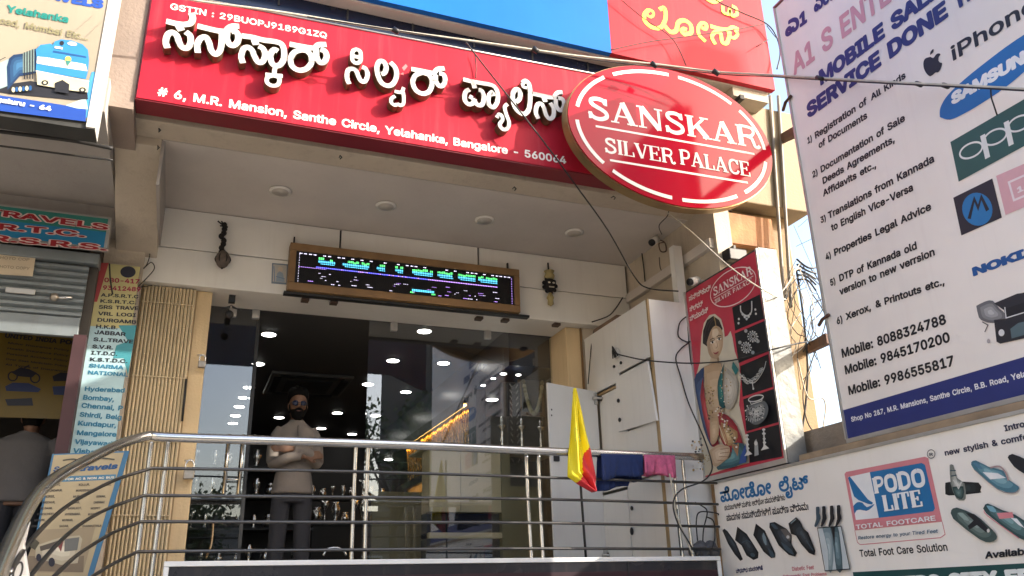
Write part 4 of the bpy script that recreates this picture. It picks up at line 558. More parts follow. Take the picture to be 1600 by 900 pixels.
for (u, v) in [(842, 546), (866, 548), (821, 559), (847, 561), (792, 579), (771, 591), (755, 602)]:
    p = atz(u, v, 2.0)
    if p.y < 7.1: p.y = 7.12
    MB().disc(p, .022, (0, 0, -1), M_DL, 12, .006).build('spot_lamp', None, 'tiny lit spot lamp high on the right of the dark shop', 'lamp', 'spot lamps over the right showcase')
# ceiling cassette air conditioner
a = [atz(u, v, 2.40) for u, v in [(438, 585), (541, 597), (518, 617), (413, 612)]]
t = thing('air_conditioner', 'square cassette air conditioner set flush in the dark shop ceiling', 'air conditioner', (a[0] + a[2]) / 2)
cx, cy = ((a[0] + a[2]) / 2).x, ((a[0] + a[2]) / 2).y
MB().box(cx - .45, cx + .45, cy - .5, cy + .5, 2.385, 2.418, mat('grey plastic casing', (.13, .13, .125), .5, 0, .05, 3.)).build('casing', t, bevel=.01)
MB().box(cx - .25, cx + .25, cy - .28, cy + .28, 2.372, 2.3845, mat('grille plastic', (.05, .05, .05), .5, 0, .05, 3.)).build('intake_grille', t)
for dx, dy, sx, sy in ((-.37, 0, .04, .35), (.37, 0, .04, .35), (0, -.42, .35, .04), (0, .42, .35, .04)):
    MB().box(cx + dx - sx, cx + dx + sx, cy + dy - sy, cy + dy + sy, 2.376, 2.3845, M_BLACK).build('air_outlet', t)
# shelving with silverware along the back left, seen through the doors
M_SILV = mat('silverware', (.75, .74, .72), .18, 1., .1, 9.)
sh = thing('display_shelf', 'dark shelving full of small silver vessels behind the left glass door', 'shelf', (.4, 8.4, 0))
for zz in (.35, .66, .96, 1.22): MB().box(-.08, 1.2, 8.2, 8.6, zz, zz + .02, M_BLACKM).build('shelf_board', sh)
MB().box(-.08, 1.2, 8.61, 8.66, 0, 1.35, M_DARKIN).build('back_panel', sh)
def vessel(p, s, kind):
    pr = [[(.02, 0), (.035, .005), (.012, .03), (.03, .07), (.038, .11), (.02, .14), (.024, .155)], [(.03, 0), (.045, .03), (.05, .06), (.035, .09), (.03, .10), (.042, .115)],
          [(.03, 0), (.008, .02), (.008, .09), (.028, .12), (.032, .16)]][kind]
    return MB().lathe(p, [(r * s, h * s) for r, h in pr], M_SILV, 10)
k = 0
for zz in (.37, .68, .98, 1.24):
    for i in range(9):
        k += 1; vessel((-.02 + i * .135 + random.uniform(-.02, .02), 8.32 + random.uniform(-.05, .05), zz), random.uniform(.75, 1.15), k % 3).build('silver_vessel', None, 'small silver vessel on the dark shelves behind the left glass', 'vessel', 'silver vessels on the left shelves')
sh = thing('back_counter', 'low dark counter crowded with silver bowls in mid shop', 'counter', (1.9, 10.2, 0))
MB().box(1.45, 2.4, 10.0, 10.5, 0, .86, M_DARKIN).build('counter_body', sh); MB().box(1.42, 2.43, 9.98, 10.52, .861, .89, M_BLACKM).build('counter_top', sh)
for i in range(8):
    k += 1; vessel((1.5 + i * .115, 10.12 + random.uniform(-.05, .1), .89), random.uniform(1.1, 1.9), k % 3).build('silver_bowl', None, 'silver bowl standing on the low dark counter in mid shop', 'bowl', 'silver bowls on the mid counter')
MB().box(1.45, 2.4, 10.3, 10.5, 1.18, 1.2, M_BLACKM).build('shelf_board', sh)
for i in range(8):
    k += 1; vessel((1.48 + i * .12, 10.38 + random.uniform(-.04, .04), 1.201), random.uniform(.9, 1.5), k % 3).build('silver_bowl', None, 'silver vessel on the shelf above the mid shop counter', 'bowl', 'silver vessels above the mid counter')
for i in range(4): MB().box(1.5 + i * .2, 1.64 + i * .2, 9.84, 9.96, .013, .30 + .1 * (i % 2), mat('maroon box card', (.10, .012, .02), .5, 0, .15, 6.)).build('gift_box', None, 'maroon gift box standing before the dark mid shop counter', 'box', 'maroon boxes before the mid counter', bevel=.005)
# gold lit showcase on the right
g = thing('showcase', 'warmly lit wall showcase hung with gold chains on the right of the shop', 'showcase', (2.85, 9, 0))
for zz in (1.975, 1.415): MB().box(2.712, 2.7185, 8.3, 11.2, zz - .045, zz + .03, M_BLACKM).build('valance', g)
M_BRN = mat('grey brown felt', (.16, .12, .085), .9, 0, .2, 6.)
MB().box(2.86, 2.90, 8.3, 11.2, 1.0, 2.05, M_BRN).build('back_panel', g)
MB().box(2.72, 2.858, 8.3, 11.2, 1.98, 2.05, M_BLACKM).build('top_board', g)
MB().box(2.72, 2.858, 8.3, 11.2, 1.42, 1.46, M_BLACKM).build('shelf_board', g)
MB().box(2.735, 2.765, 8.35, 11.1, 1.962, 1.978, emit('warm strip lamp', (1., .55, .14), 6.)).build('strip_lamp', g)
MB().box(2.735, 2.765, 8.35, 11.1, 1.402, 1.418, emit('warm strip lamp', (1., .55, .14), 6.)).build('strip_lamp', g)
M_GOLD = mat('gold chain', (.75, .45, .12), .25, 1., .2, 20.)
for i in range(22):
    y = 8.42 + i * .122; z1 = 1.95 if i % 2 else 1.93
    MB().tube(bez([(2.80, y - .03, z1), (2.815, y - .02, z1 - .28), (2.815, y, z1 - .40 - .04 * (i % 3)), (2.815, y + .02, z1 - .28), (2.80, y + .03, z1)], 4), .007, M_GOLD, 6).build('gold_chain', None, 'long gold chain hanging in the warmly lit showcase', 'necklace', 'gold chains in the lit showcase')
# column, marble panel, patterned screens, garlanded picture on the right
MB().box(2.74, 2.84, 7.95, 8.2, 0, 2.05, M_BLACK).build('column', I)
M_MARB = mat('grey veined stone', (.13, .125, .12), .3, 0, .6, 4.)
MB().box(2.90, 3.33, 7.60, 7.66, .4, 2.05, M_MARB).build('stone_panel', I)
def screen(x0, x1, y, z0, z1, lab):
    t = thing('lattice_screen', lab, 'screen', ((x0 + x1) / 2, y, z0)); MB().box(x0, x1, y, y + .03, z0, z1, M_BLACK).build('screen_panel', t)
    b = MB(); nx = max(2, int((x1 - x0) / .045)); nz = int((z1 - z0) / .06)
    for i in range(nx):
        for j in range(nz):
            cx, cz, w = x0 + (i + .5) * (x1 - x0) / nx, z0 + (j + .5) * (z1 - z0) / nz, .014; sg = 1 if i % 2 else -1
            b.prism([(cx - w, y - .004, cz - sg * .016), (cx - w + .008, y - .004, cz - sg * .022), (cx + w, y - .004, cz + sg * .010), (cx + w - .006, y - .004, cz + sg * .02)], (0, .0035, 0), mat('dull silver inlay', (.30, .29, .28), .35, .5, .1, 6.))
    b.build('chevron_inlay', t)
pS = aty(797, 650, 7.35); screen(pS.x - .02, pS.x + .11, 7.35, 1.2, 1.98, 'narrow black screen with silver chevrons beside the garlanded picture')
screen(3.20, 3.30, 7.06, 1.2, 2.32, 'narrow black screen with silver chevrons against the right yellow pier')
pf = aty(833, 610, 7.5)
t = thing('framed_picture', 'dark framed picture hung with a pale flower garland in the shop', 'picture', pf)
MB().box(pf.x - .16, pf.x + .12, 7.5, 7.53, pf.z - .26, pf.z + .36, M_WOOD).build('frame', t, bevel=.006); MB().box(pf.x - .125, pf.x + .085, 7.492, 7.499, pf.z - .22, pf.z + .32, mat('faded print', (.06, .055, .04), .4, 0, .5, 8.)).build('picture_print', t)
b = MB()
for i in range(34):
    a = i / 33; x = pf.x - .15 + .27 * a; z = pf.z + .36 - .60 * math.sin(math.pi * a) ** .75; b.ball((x, 7.462, z), .022, .022, .026, mat('jasmine garland', (.45, .42, .25), .8, 0, .3, 30.), 7, 5)
b.build('flower_garland', None, 'pale jasmine garland looped over the framed picture', 'garland')
for i, (u, v, hh) in enumerate([(785, 700, .34), (816, 702, .33), (846, 704, .30)]):
    p = aty(u, v, 7.2)
    q = MB().lathe((p.x, p.y, 1.279), [(.045, 0), (.05, .01), (.02, .03), (.012, .05), (.02, .07), (.012, .09), (.022, .12), (.011, .15), (.018, .18), (.011, .2), (.04, .235), (.042, .245), (.012, .26), (.018, .29), (.006, .33)], M_SILV, 10)
    q.build('oil_lamp', None, ['tall silver oil lamp on the counter, left of three', 'tall silver oil lamp on the counter, between two others', 'tall silver oil lamp on the counter, nearest the open cupboard door'][i], 'oil lamp', 'silver oil lamps on the counter')
# beige front counter with dark glass gaps
M_BEI = mat('beige laminate', (.60, .52, .34), .4, 0, .1, 3., 0, 40, .1)
M_OLIVE = mat('olive laminate', (.20, .18, .09), .5, 0, .1, 3.)
ct = thing('counter', 'beige laminate shop counter with dark horizontal gaps behind the glass', 'counter', (2.5, 7.3, 0))
x0, x1 = aty(671, 750, 7.05).x, aty(783, 750, 7.05).x
xm = x0 + (x1 - x0) * .43
MB().box(x0, xm - .003, 7.05, 7.30, aty(720, 800, 7.05).z, 1.26, M_BEI).build('front_panel', ct, bevel=.004)
MB().box(xm, x1, 7.054, 7.30, aty(720, 800, 7.05).z, 1.26, M_BEI).build('front_panel', ct, bevel=.004)
MB().box(x0 - .05, x1 + .6, 7.03, 7.58, 1.262, 1.278, M_BEI).build('counter_top', ct)
MB().box(x0, x1, 7.054, 7.30, aty(720, 841, 7.05).z, aty(720, 832, 7.05).z, M_BEI).build('rail_board', ct)
MB().box(x0, x1, 7.12, 7.3, .05, aty(720, 801, 7.05).z, mat('dark drawer glass', (.03, .03, .035), .12, 0, .2, 4.)).build('drawer_glass', ct)
MB().box(x1 + .003, x1 + .09, 7.054, 7.5, 0, 1.258, M_OLIVE).build('end_panel', ct); MB().box(x1 + .093, x1 + .38, 7.06, 7.5, 0, .95, M_OLIVE).build('end_panel', ct)
xa = aty(595, 850, 7.6).x
MB().box(aty(580, 850, 8.0).x, aty(664, 850, 8.0).x, 8.0, 8.06, 0, 1.0, M_OLIVE).build('low_partition', I)

# ------------------------------------------------------------------ glass front
gf = thing('glass_front', 'tinted frameless glass shop front with steel door handles', 'glass front', (1.6, 6.95, 0))
xd = aty(396, 560, 6.95).x; xg0 = aty(574, 600, 6.95).x
MB().prism([(.078, 6.948, .012), (xd, 6.948, .012), (xd, 6.950, 2.347), (.078, 6.950, 2.347)], (0, .012, 0), M_GLASS).build('door_leaf', gf, label='closed left glass door leaf with pull handle')
MB().prism([(xg0, 6.953, .012), (3.158, 6.953, .012), (3.158, 6.954, 2.347), (xg0, 6.954, 2.347)], (0, .012, 0), M_GLASS2).build('fixed_pane', gf)
MB().box(xd + .01, xd + .022, 6.97, 7.70, .012, 2.30, M_GLASS).build('door_leaf', gf, label='open glass door leaf swung into the shop')
MB().box(xd + .003, xd + .03, 6.955, 6.967, .012, 2.34, M_BLACKM).build('door_edge', gf)
for x in (aty(354, 730, 6.85).x, aty(377, 730, 6.85).x):
    MB().tube([(x, 6.88, .82), (x, 6.88, 1.28)], .012, M_STEEL, 10).build('door_handle', gf)
MB().tube([(aty(354, 730, 6.85).x, 6.88, .93), (aty(377, 730, 6.85).x, 6.88, .93)], .006, M_STEEL).build('handle_bar', gf)
for u, v in [(364, 488), (400, 493), (616, 511), (763, 525)]:
    p = aty(u, v, 6.93); MB().box(p.x - .03, p.x + .03, 6.928, 6.975, 2.27, 2.349, M_ALU).build('patch_fitting', gf, bevel=.004)

# ------------------------------------------------------------------ folding grille on the left pier
t = thing('folding_gate', 'folded cream collapsible gate of narrow upright slats on the left pier', 'gate', (-.25, 6.55, 0))
M_SLAT = mat('cream enamel slat', (.64, .52, .335), .55, 0, .1, 3., 0, 40, .25, dirt=(.42, .30, .16))
n = 15
for i in range(n):
    x = -.425 + i * .0255
    MB().prism([(x, 6.590, .0), (x + .002, 6.566, .0), (x + .011, 6.556, .0), (x + .0205, 6.566, .0), (x + .022, 6.590, .0)], (0, 0, 2.34), M_SLAT).build('slat', t)
MB().box(-.43, -.035, 6.591, 6.598, 0, 2.34, mat('dusty brown sheet', (.34, .24, .13), .8)).build('back_plate', t)
for zz in (.62, 1.14, 1.62, 2.2): MB().box(-.425, -.05, 6.549, 6.5545, zz, zz + .008, M_SLAT).build('cross_strap', t)
MB().tube([(-.042, 6.55, 1.30), (-.046, 6.55, 1.62)], .008, M_BLACKM).build('pull_bar', t)
for i, (u, v, lab) in enumerate([(316, 564, 'steel padlock hanging high on the edge of the yellow pier'), (296, 733, 'large steel padlock hanging at rail height on the yellow pier')]):
    p = aty(u, v, 6.55); s = 1 if i == 0 else 1.35
    q = thing('padlock', lab, 'padlock', p)
    MB().box(p.x - .028 * s, p.x + .028 * s, 6.535, 6.565, p.z - .055 * s, p.z, mat('worn steel', (.35, .31, .26), .4, .8, .3, 20.)).build('lock_body', q, bevel=.008)
    MB().tube(bez([(p.x - .02 * s, 6.55, p.z), (p.x - .02 * s, 6.55, p.z + .03 * s), (p.x, 6.55, p.z + .05 * s), (p.x + .02 * s, 6.55, p.z + .03 * s), (p.x + .02 * s, 6.55, p.z)]), .005 * s, M_STEEL).build('shackle', q)
    MB().tube([(p.x - .04, 6.55, p.z + .045 * s), (p.x + .01, 6.548, p.z + .046 * s)], .007, M_STEEL).build('hasp', q)

# ------------------------------------------------------------------ scrolling LED display on the beam
fd = Fr('y', 6.40)
t = thing('led_display', 'brown framed scrolling LED display glowing blue and green on the beam', 'display', (1.6, 6.4, 2.36))
dx0, dx1, dz0, dz1 = .625, 2.625, 2.36, 2.768
fw = .065
for nm, bx in (('frame_rail', (dx0, dx1, dz1 - fw, dz1)), ('frame_rail', (dx0, dx1, dz0, dz0 + fw)), ('frame_stile', (dx0, dx0 + fw * .8, dz0 + fw + .001, dz1 - fw - .001)), ('frame_stile', (dx1 - fw * .8, dx1, dz0 + fw + .001, dz1 - fw - .001))):
    MB().box(bx[0], bx[1], 6.39, 6.494, bx[2], bx[3], M_WOOD).build(nm, t, bevel=.005)
MB().box(dx0 + .04, dx1 - .04, 6.405, 6.49, dz0 + .05, dz1 - .05, mat('led matrix black', (.012, .011, .016), .35, 0, .1, 9.)).build('matrix_board', t)
MB().box(dx0 - .02, dx1 + .1, 6.43, 6.498, dz0 - .022, dz0 - .002, M_BLACKM).build('bottom_angle', t)
for x in (dx0 + .03, dx1 - .08): MB().box(x, x + .012, 6.48, 6.4995, dz1 + .001, dz1 + .09, M_BLACKM).build('hanger', t)
P = Print(Fr('y', 6.4045), .0)
LW, LG, LC, LB, LV = emit('white led', (.8, .75, .95), .75), emit('green led', (.12, .8, .2), .9), emit('cyan led', (.1, .55, .8), .9), emit('blue led', (.12, .12, .95), 1.0), emit('violet led', (.45, .25, .8), .9)
X0, X1, Z0, Z1 = dx0 + .075, dx1 - .07, dz0 + .075, dz1 - .08
def led(x, z, w, hh, m):
    P.fill([Vector((X0 + (X1 - X0) * x, Z0 + (Z1 - Z0) * z)), Vector((X0 + (X1 - X0) * (x + w), Z0 + (Z1 - Z0) * z)), Vector((X0 + (X1 - X0) * (x + w), Z0 + (Z1 - Z0) * (z + hh))), Vector((X0 + (X1 - X0) * x, Z0 + (Z1 - Z0) * (z + hh)))], m); P.o = .0005 + .00001 * (len(P.f) % 60)
rl = random.Random(3)
for i in range(48):
    if rl.random() < .62: led(i / 48, .975, .013, .03, LW)
for i in range(11): led(0, i / 11, .003, .045, LW); led(.997, i / 11, .003, .045, LV)
for a, b in ((.085, .16), (.19, .31), (.345, .39), (.43, .47), (.51, .61), (.63, .71), (.73, .82), (.83, .93)):
    for j in range(int((b - a) / .012)):
        x = a + j * .012; up = rl.random() < .75
        if up: led(x, .82 + rl.uniform(-.01, .03), .013, .07, LG)
        led(x, .74, .0125, .075, LC)
    led(a + .01, .69, b - a - .015, .022, LC)
for j in range(100):
    x = .075 + j * .0085; led(x, .54 + rl.uniform(0, .01), .0085, .05, LB if (j < 60 and rl.random() < .8) else LV)
for j in range(42): led(rl.uniform(.0, .97), rl.choice([.02, .06, .14, .2, .26, .3, .36]), rl.uniform(.006, .026), .016, LW if rl.random() < .6 else LV)
led(0, .52, .12, .010, LV)
for j in range(9): led(.51 + j * .0115, .10, .0115, .075, LC)
led(.5, .03, .02, .045, LG); led(.60, .03, .02, .045, LG)
P.build('lit_leds', t)
b = MB(); M_GRID = mat('led mask', (.008, .008, .010), .6, 0, 0, 1.)
for i in range(121): x = X0 + (X1 - X0) * i / 120; b.box(x - .0019, x + .0019, 6.399, 6.4012, Z0 - .005, Z1 + .01, M_GRID)
for i in range(25): z = Z0 + (Z1 - Z0) * i / 24; b.box(X0 - .005, X1 + .005, 6.3972, 6.3988, z - .0016, z + .0016, M_GRID)
b.build('dot_mask', t)

# ------------------------------------------------------------------ charms, sticker, clips on the beam
p0 = aty(350, 352, 6.47)
t = thing('hanging_charm', 'blackened dried gourd charm hanging on the white beam, left of display', 'charm', p0)
b = MB(); rr = random.Random(5)
M_BLK2 = mat('blackened twine', (.018, .015, .014), .9, 0, .3, 30.)
for i in range(9): b.ball((p0.x + rr.uniform(-.012, .012), 6.46 + rr.uniform(-.01, .01), p0.z - i * .034), .022, .02, .026, M_BLK2, 8, 6)
for i in range(6): b.tube([(p0.x, 6.46, p0.z - .01), (p0.x + rr.uniform(-.05, .05), 6.45, p0.z + rr.uniform(-.03, .03))], .006, M_BLK2, 5)
b.build('chilli_string', t)
pc = aty(348, 406, 6.45)
MB().ball((pc.x, 6.44, pc.z), .055, .05, .075, mat('dried gourd', (.13, .10, .08), .8, 0, .5, 14.), 12, 8).build('gourd', t)
b = MB()
for i in range(6):
    a = i / 6 * math.pi * 2
    b.tube(bez([(pc.x, 6.44, pc.z + .085), (pc.x + .058 * math.cos(a), 6.44 + .053 * math.sin(a), pc.z), (pc.x, 6.44, pc.z - .08)], 5), .005, M_BLK2, 5)
b.build('twine_net', t)
p0 = aty(857, 415, 6.47)
t = thing('hanging_mask', 'black demon mask charm with a tassel, right of display', 'charm', p0)
MB().tube([(p0.x, 6.48, p0.z + .03), (p0.x, 6.47, p0.z - .05)], .008, M_BLK2, 6).build('cord', t)
MB().lathe((p0.x, 6.46, p0.z - .14), [(.04, 0), (.05, .03), (.035, .06), (.05, .08)], mat('straw tassel', (.42, .34, .15), .8, 0, .3, 20.), 10).build('straw_tuft', t)
b = MB(); b.ball((p0.x, 6.455, p0.z - .20), .062, .035, .07, M_BLK2, 14, 10)
for a in range(0, 360, 40): b.ball((p0.x + .06 * math.cos(R_(a)), 6.46, p0.z - .2 + .065 * math.sin(R_(a))), .02, .016, .02, M_BLK2, 7, 5)
b.build('mask_face', t)
b = MB()
for s in (-1, 1): b.ball((p0.x + s * .022, 6.421, p0.z - .185), .013, .005, .009, ink(225, 215, 200), 8, 6)
b.box(p0.x - .025, p0.x + .025, 6.418, 6.424, p0.z - .232, p0.z - .222, ink(200, 190, 170)); b.build('painted_features', t)
MB().lathe((p0.x, 6.46, p0.z - .40), [(.004, 0), (.03, .02), (.026, .06), (.035, .08), (.012, .13)], mat('straw tassel', (.42, .34, .15), .8), 8).build('tassel', t)
fb = Fr('y', G0)
P = Print(fb, .001)
P.poly([(425, 411), (450, 413), (449, 445), (424, 443)], ink(120, 135, 150)); P.poly([(427, 413), (448, 415), (447, 442), (426, 440)], ink(190, 186, 178))
P.ell((438, 421), 4, 4.5, ink(205, 190, 170)); P.poly([(431, 440), (433, 427), (437, 424), (442, 427), (445, 441)], ink(150, 165, 180)); P.line([(431, 432), (445, 436)], 1.2, ink(120, 140, 170))
P.line([(428, 416), (429, 440)], 1, ink(110, 140, 175))
P.build('saint_sticker', None, 'small blue and white devotional sticker on the beam beside the display', 'sticker')
for i, (u, v) in enumerate([(477, 466), (522, 470), (749, 495), (790, 498), (870, 505)]):
    p = atz(u, v, 2.349); MB().box(p.x - .03, p.x + .03, p.y - .02, p.y + .05, 2.325, 2.349, mat('brown clip', (.08, .05, .035), .6)).build('cable_clip', None, 'small brown clip under the white beam', 'clip', 'clips under the beam')
p = atz(363, 462, 2.349)
b = MB(); b.box(p.x - .025, p.x + .025, p.y - .02, p.y + .03, 2.29, 2.349, M_BLACK)
for s in (-1, 1): b.prism([(p.x, p.y, 2.27), (p.x + s * .07, p.y, 2.235), (p.x + s * .01, p.y, 2.245)], (0, .01, 0), M_BLACK)
b.ball((p.x - .01, p.y, 2.19), .035, .02, .035, M_BLACK, 10, 7); b.build('small_ornament', None, 'small black bird shaped ornament hanging under the beam by the grille', 'ornament')

# ------------------------------------------------------------------ main red sign with raised Kannada letters
fs = Fr('y', 4.93)
t = thing('shop_sign', 'long red shop sign with raised white Kannada letters over the balcony', 'sign', (1.2, 5.0, 3.0))
sx0, sx1 = -.505, 3.2
MB().prism([(sx0 - .005, 4.93, 2.985), (sx1, 4.93, 2.985), (sx1, 4.93, 3.90), (sx0, 4.93, 3.80)], (0, .006, 0), M_RED).build('face', t)
MB().prism([(sx0 - .012, 4.937, 2.975), (sx1 + .01, 4.937, 2.975), (sx1 + .01, 4.937, 3.905), (sx0 - .012, 4.937, 3.805)], (0, .17, 0), M_DRED).build('box', t)
MB().tube([(sx0 - .01, 4.926, 3.806), (sx1, 4.926, 3.906)], .007, M_ALU, 6).build('top_trim', t)
def A(*p): return [(240 + x / 6, y / 6) for x, y in p]
def Bz(*p): return [(370 + x / 6, 30 + y / 6) for x, y in p]
def Cz(*p): return [(530 + x / 6.922, 60 + y / 6.922) for x, y in p]
def Dz(*p): return [(710 + x / 6.922, 100 + y / 6.922) for x, y in p]
fr_ = Fr('y', 4.855); DP = .073
sa = [A((118, 198), (220, 222), (305, 232)), A((290, 230), (345, 218), (368, 170), (352, 122)), (A((232, 235), (262, 288)), 1.15),
      A((130, 452), (114, 392), (134, 325), (175, 305), (218, 335), (242, 402), (276, 448), (318, 448), (347, 400), (342, 335), (300, 300))]
raised(fr_, sa, 8.2, DP, t)
raised(fr_, [A((410, 242), (500, 265), (600, 288), (690, 296)), A((416, 496), (410, 420), (438, 362), (488, 348), (520, 400), (540, 470), (578, 508), (620, 478), (638, 400), (640, 290)),
             A((680, 292), (705, 262), (745, 245), (802, 248)), A((692, 290), (686, 360), (712, 416), (752, 425), (790, 385), (790, 325), (760, 290), (725, 298))], 8.0, DP, t)
raised(fr_, [Bz((45, 155), (150, 170), (250, 195), (370, 212), (425, 240), (445, 310), (435, 385), (395, 432), (345, 428), (318, 380), (322, 318), (352, 285), (385, 300)), (Bz((160, 180), (182, 240)), 1.15),
             Bz((58, 412), (42, 350), (62, 282), (104, 264), (142, 292), (168, 352), (204, 404), (246, 392), (265, 330), (246, 276), (206, 252)),
             (Bz((358, 455), (350, 512)), .75), (Bz((268, 520), (430, 534)), .75), (Bz((340, 530), (290, 545), (282, 590), (320, 622), (372, 622), (398, 590), (392, 548), (340, 530)), .72)], 7.8, DP, t)
raised(fr_, [Bz((495, 232), (580, 250), (700, 270), (755, 268)), (Bz((603, 288), (540, 310), (505, 370), (520, 440), (580, 478), (650, 465), (698, 410), (695, 340), (655, 298), (603, 288)), .95),
             Bz((738, 266), (768, 240), (840, 238)), Bz((745, 280), (748, 355), (778, 405), (820, 400), (842, 350), (825, 300), (785, 285))], 7.8, DP, t)
raised(fr_, [(Cz((188, 118), (150, 135), (140, 195), (150, 245), (190, 268), (228, 245), (234, 185), (225, 138), (188, 118)), .85), (Cz((145, 190), (215, 204)), .85),
             Cz((108, 492), (84, 425), (96, 345), (142, 328), (184, 352), (208, 412), (238, 462), (280, 462), (307, 395), (288, 332), (246, 310))], 6.3, DP, t)
raised(fr_, [Cz((552, 258), (606, 315), (622, 395), (592, 478), (532, 512), (462, 482), (420, 402), (408, 312), (432, 252), (478, 250), (508, 305), (495, 368), (455, 385)),
             (Cz((600, 572), (672, 582), (698, 530)), .75), (Cz((605, 625), (566, 650), (565, 695), (600, 722), (628, 712)), .75), (Cz((625, 705), (660, 725), (694, 705), (698, 640), (690, 580)), .75)], 6.6, DP, t)
raised(fr_, [Cz((780, 330), (880, 348), (1030, 378)), Cz((905, 370), (830, 395), (795, 470), (830, 560), (905, 598), (975, 570), (1005, 480), (975, 400), (905, 370)),
             Cz((1025, 378), (1065, 332), (1140, 325)), Cz((1042, 392), (1045, 460), (1078, 512), (1122, 508), (1146, 450), (1128, 392), (1080, 378))], 6.6, DP, t)
raised(fr_, [Dz((95, 165), (200, 190), (300, 208), (400, 228), (452, 268), (472, 345), (458, 425), (415, 468), (372, 430), (372, 350), (405, 305), (425, 345)), (Dz((202, 200), (222, 262)), 1.1),
             Dz((165, 275), (120, 305), (112, 385), (148, 432), (198, 425), (222, 375)), Dz((215, 400), (255, 445), (302, 435), (318, 360), (298, 295), (262, 280)), Dz((160, 350), (195, 370))], 6.2, DP, t)
raised(fr_, [Dz((575, 432), (545, 465), (562, 545), (592, 630), (575, 695), (525, 705), (490, 655), (520, 605), (512, 560), (482, 545), (458, 580))], 5.2, DP, t)
raised(fr_, [Dz((738, 205), (770, 182), (806, 215), (820, 300), (818, 420), (800, 500), (756, 540), (700, 520), (652, 460), (632, 370), (640, 298), (680, 272), (712, 310), (704, 378), (665, 410)), (Dz((735, 205), (745, 245), (785, 258)), .7)], 6.4, DP, t)
raised(fr_, [Dz((850, 320), (950, 342), (1080, 368)), (Dz((962, 350), (985, 410)), 1.1), Dz((908, 592), (880, 520), (896, 445), (935, 428), (966, 470), (992, 552), (1030, 592), (1070, 562), (1072, 480), (1036, 420)),
             Dz((1075, 366), (1115, 312), (1170, 308)), Dz((1095, 375), (1098, 445), (1130, 498), (1170, 490), (1186, 432), (1166, 380), (1122, 370))], 6.2, DP, t)
WT = ink(240, 236, 228)
P = Print(fs, .001); P.text('GSTIN : 29BUOPJ9189G1ZQ', (265, 14), (511, 60), 13, WT, .012); P.build('small_lettering', t)
P = Print(fs, .001); P.text('# 6, M.R. Mansion, Santhe Circle, Yelahanka, Bangalore - 560064', (246, 149), (885, 256), 18, WT, .026); P.build('address_lettering', t)
P = Print(fs, .001); P.poly([(628, 106), (634, 100), (637, 104), (631, 111)], ink(225, 120, 120)); P.poly([(625, 116), (630, 113), (631, 118)], ink(215, 110, 110)); P.build('scuff', t)

# ------------------------------------------------------------------ oval sign
yo = 4.70; fo = Fr('y', yo)
L_, R__, T__, Bt = aty(889, 200, yo), aty(1209, 260, yo), aty(1050, 110, yo), aty(1060, 321, yo)
ox, oz = (L_.x + R__.x) / 2, (T__.z + Bt.z) / 2; ra, rb = (R__.x - L_.x) / 2, (T__.z - Bt.z) / 2
t = thing('oval_sign', 'oval red sign with white serif lettering at the right end of the long sign', 'sign', (ox, yo, Bt.z))
def ellp(a, b, y, n=72): return [(ox + a * math.cos(2 * math.pi * i / n), y, oz + b * math.sin(2 * math.pi * i / n)) for i in range(n)]
MB().prism(ellp(ra, rb, yo), (0, .012, 0), mat('glossy red acrylic', (.40, .008, .024), .10, 0, .06, 2., spec=.20)).build('face', t)
MB().prism(ellp(ra + .008, rb + .008, yo + .012), (0, .085, 0), mat('bronze sign edge', (.33, .22, .10), .4, .6, .25, 6.)).build('rim', t)
P = Print(fo, .001)
for a0, a1 in ((3, 40), (47, 84), (90, 127), (134, 171), (183, 220), (227, 264), (270, 307), (314, 351)):
    n = 14; pts = []
    for i in range(n + 1):
        a = R_(a0 + (a1 - a0) * i / n); pts.append(Vector((ox + ra * .925 * math.cos(a), oz + rb * .915 * math.sin(a))))
    Lf, Rt = ribbon(pts, .030); o = P.nx()
    P.add([fo.to3(q.x, q.y, o) for q in Lf + Rt], [(i, i + 1, n + 2 + i, n + 1 + i) for i in range(n)], WT)
P.build('border_dashes', t)
def O(x, y): return (880 + x / 3.912, 100 + y / 3.912)
P = Print(fo, .001); P.serif('SANSKAR', O(152, 330), O(1212, 520), 34, WT); P.build('name_lettering', t)
P = Print(fo, .001); P.serif('SILVER', O(255, 540), O(690, 614), 23, WT); P.serif('PALACE', O(712, 614), O(1148, 692), 23, WT); P.build('second_lettering', t)
P = Print(fo, .001); P.line([O(198, 380), O(1168, 550)], 3.0, WT); P.line([O(285, 588), O(1128, 726)], 3.2, WT); P.build('underline', t)
for u, v in [(930, 140), (1150, 160)]:
    p = aty(u, v, yo + .19); MB().box(p.x - .02, p.x + .02, yo + .10, 5.19, p.z - .02, p.z + .02, M_BLACKM).build('bracket', t)

# ------------------------------------------------------------------ blue and red boards on the roof edge
yb = 4.81; fb2 = Fr('y', yb)
t = thing('roof_billboard', 'sunlit roof edge billboard, blue on the left and red with yellow Kannada letters', 'billboard', (2.5, yb, 4.04))
xs = aty(954, 60, yb).x; xe = aty(1211, 138, yb).x
MB().box(-1.2, xs - .002, yb, yb + .05, 4.035, 6.2, mat('blue sign vinyl', (.012, .145, .52), .5, 0, .08, 2., 0, 40, .1, dirt=(.04, .18, .5), spec=.1)).build('blue_panel', t)
MB().box(xs, xe, yb, yb + .05, 4.035, 6.2, mat('red billboard vinyl', (.44, .03, .043), .5, 0, .08, 2., 0, 40, .2, dirt=(.58, .12, .12), spec=.12)).build('red_panel', t)
MB().box(-1.2, xe, yb + .052, yb + .09, 4.04, 6.2, M_ALU).build('rear_frame', t)
def Ez(*p): return [(960 + x / 5.623, y / 5.623) for x, y in p]
YL = ink(246, 222, 40); P = Print(fb2, .001)
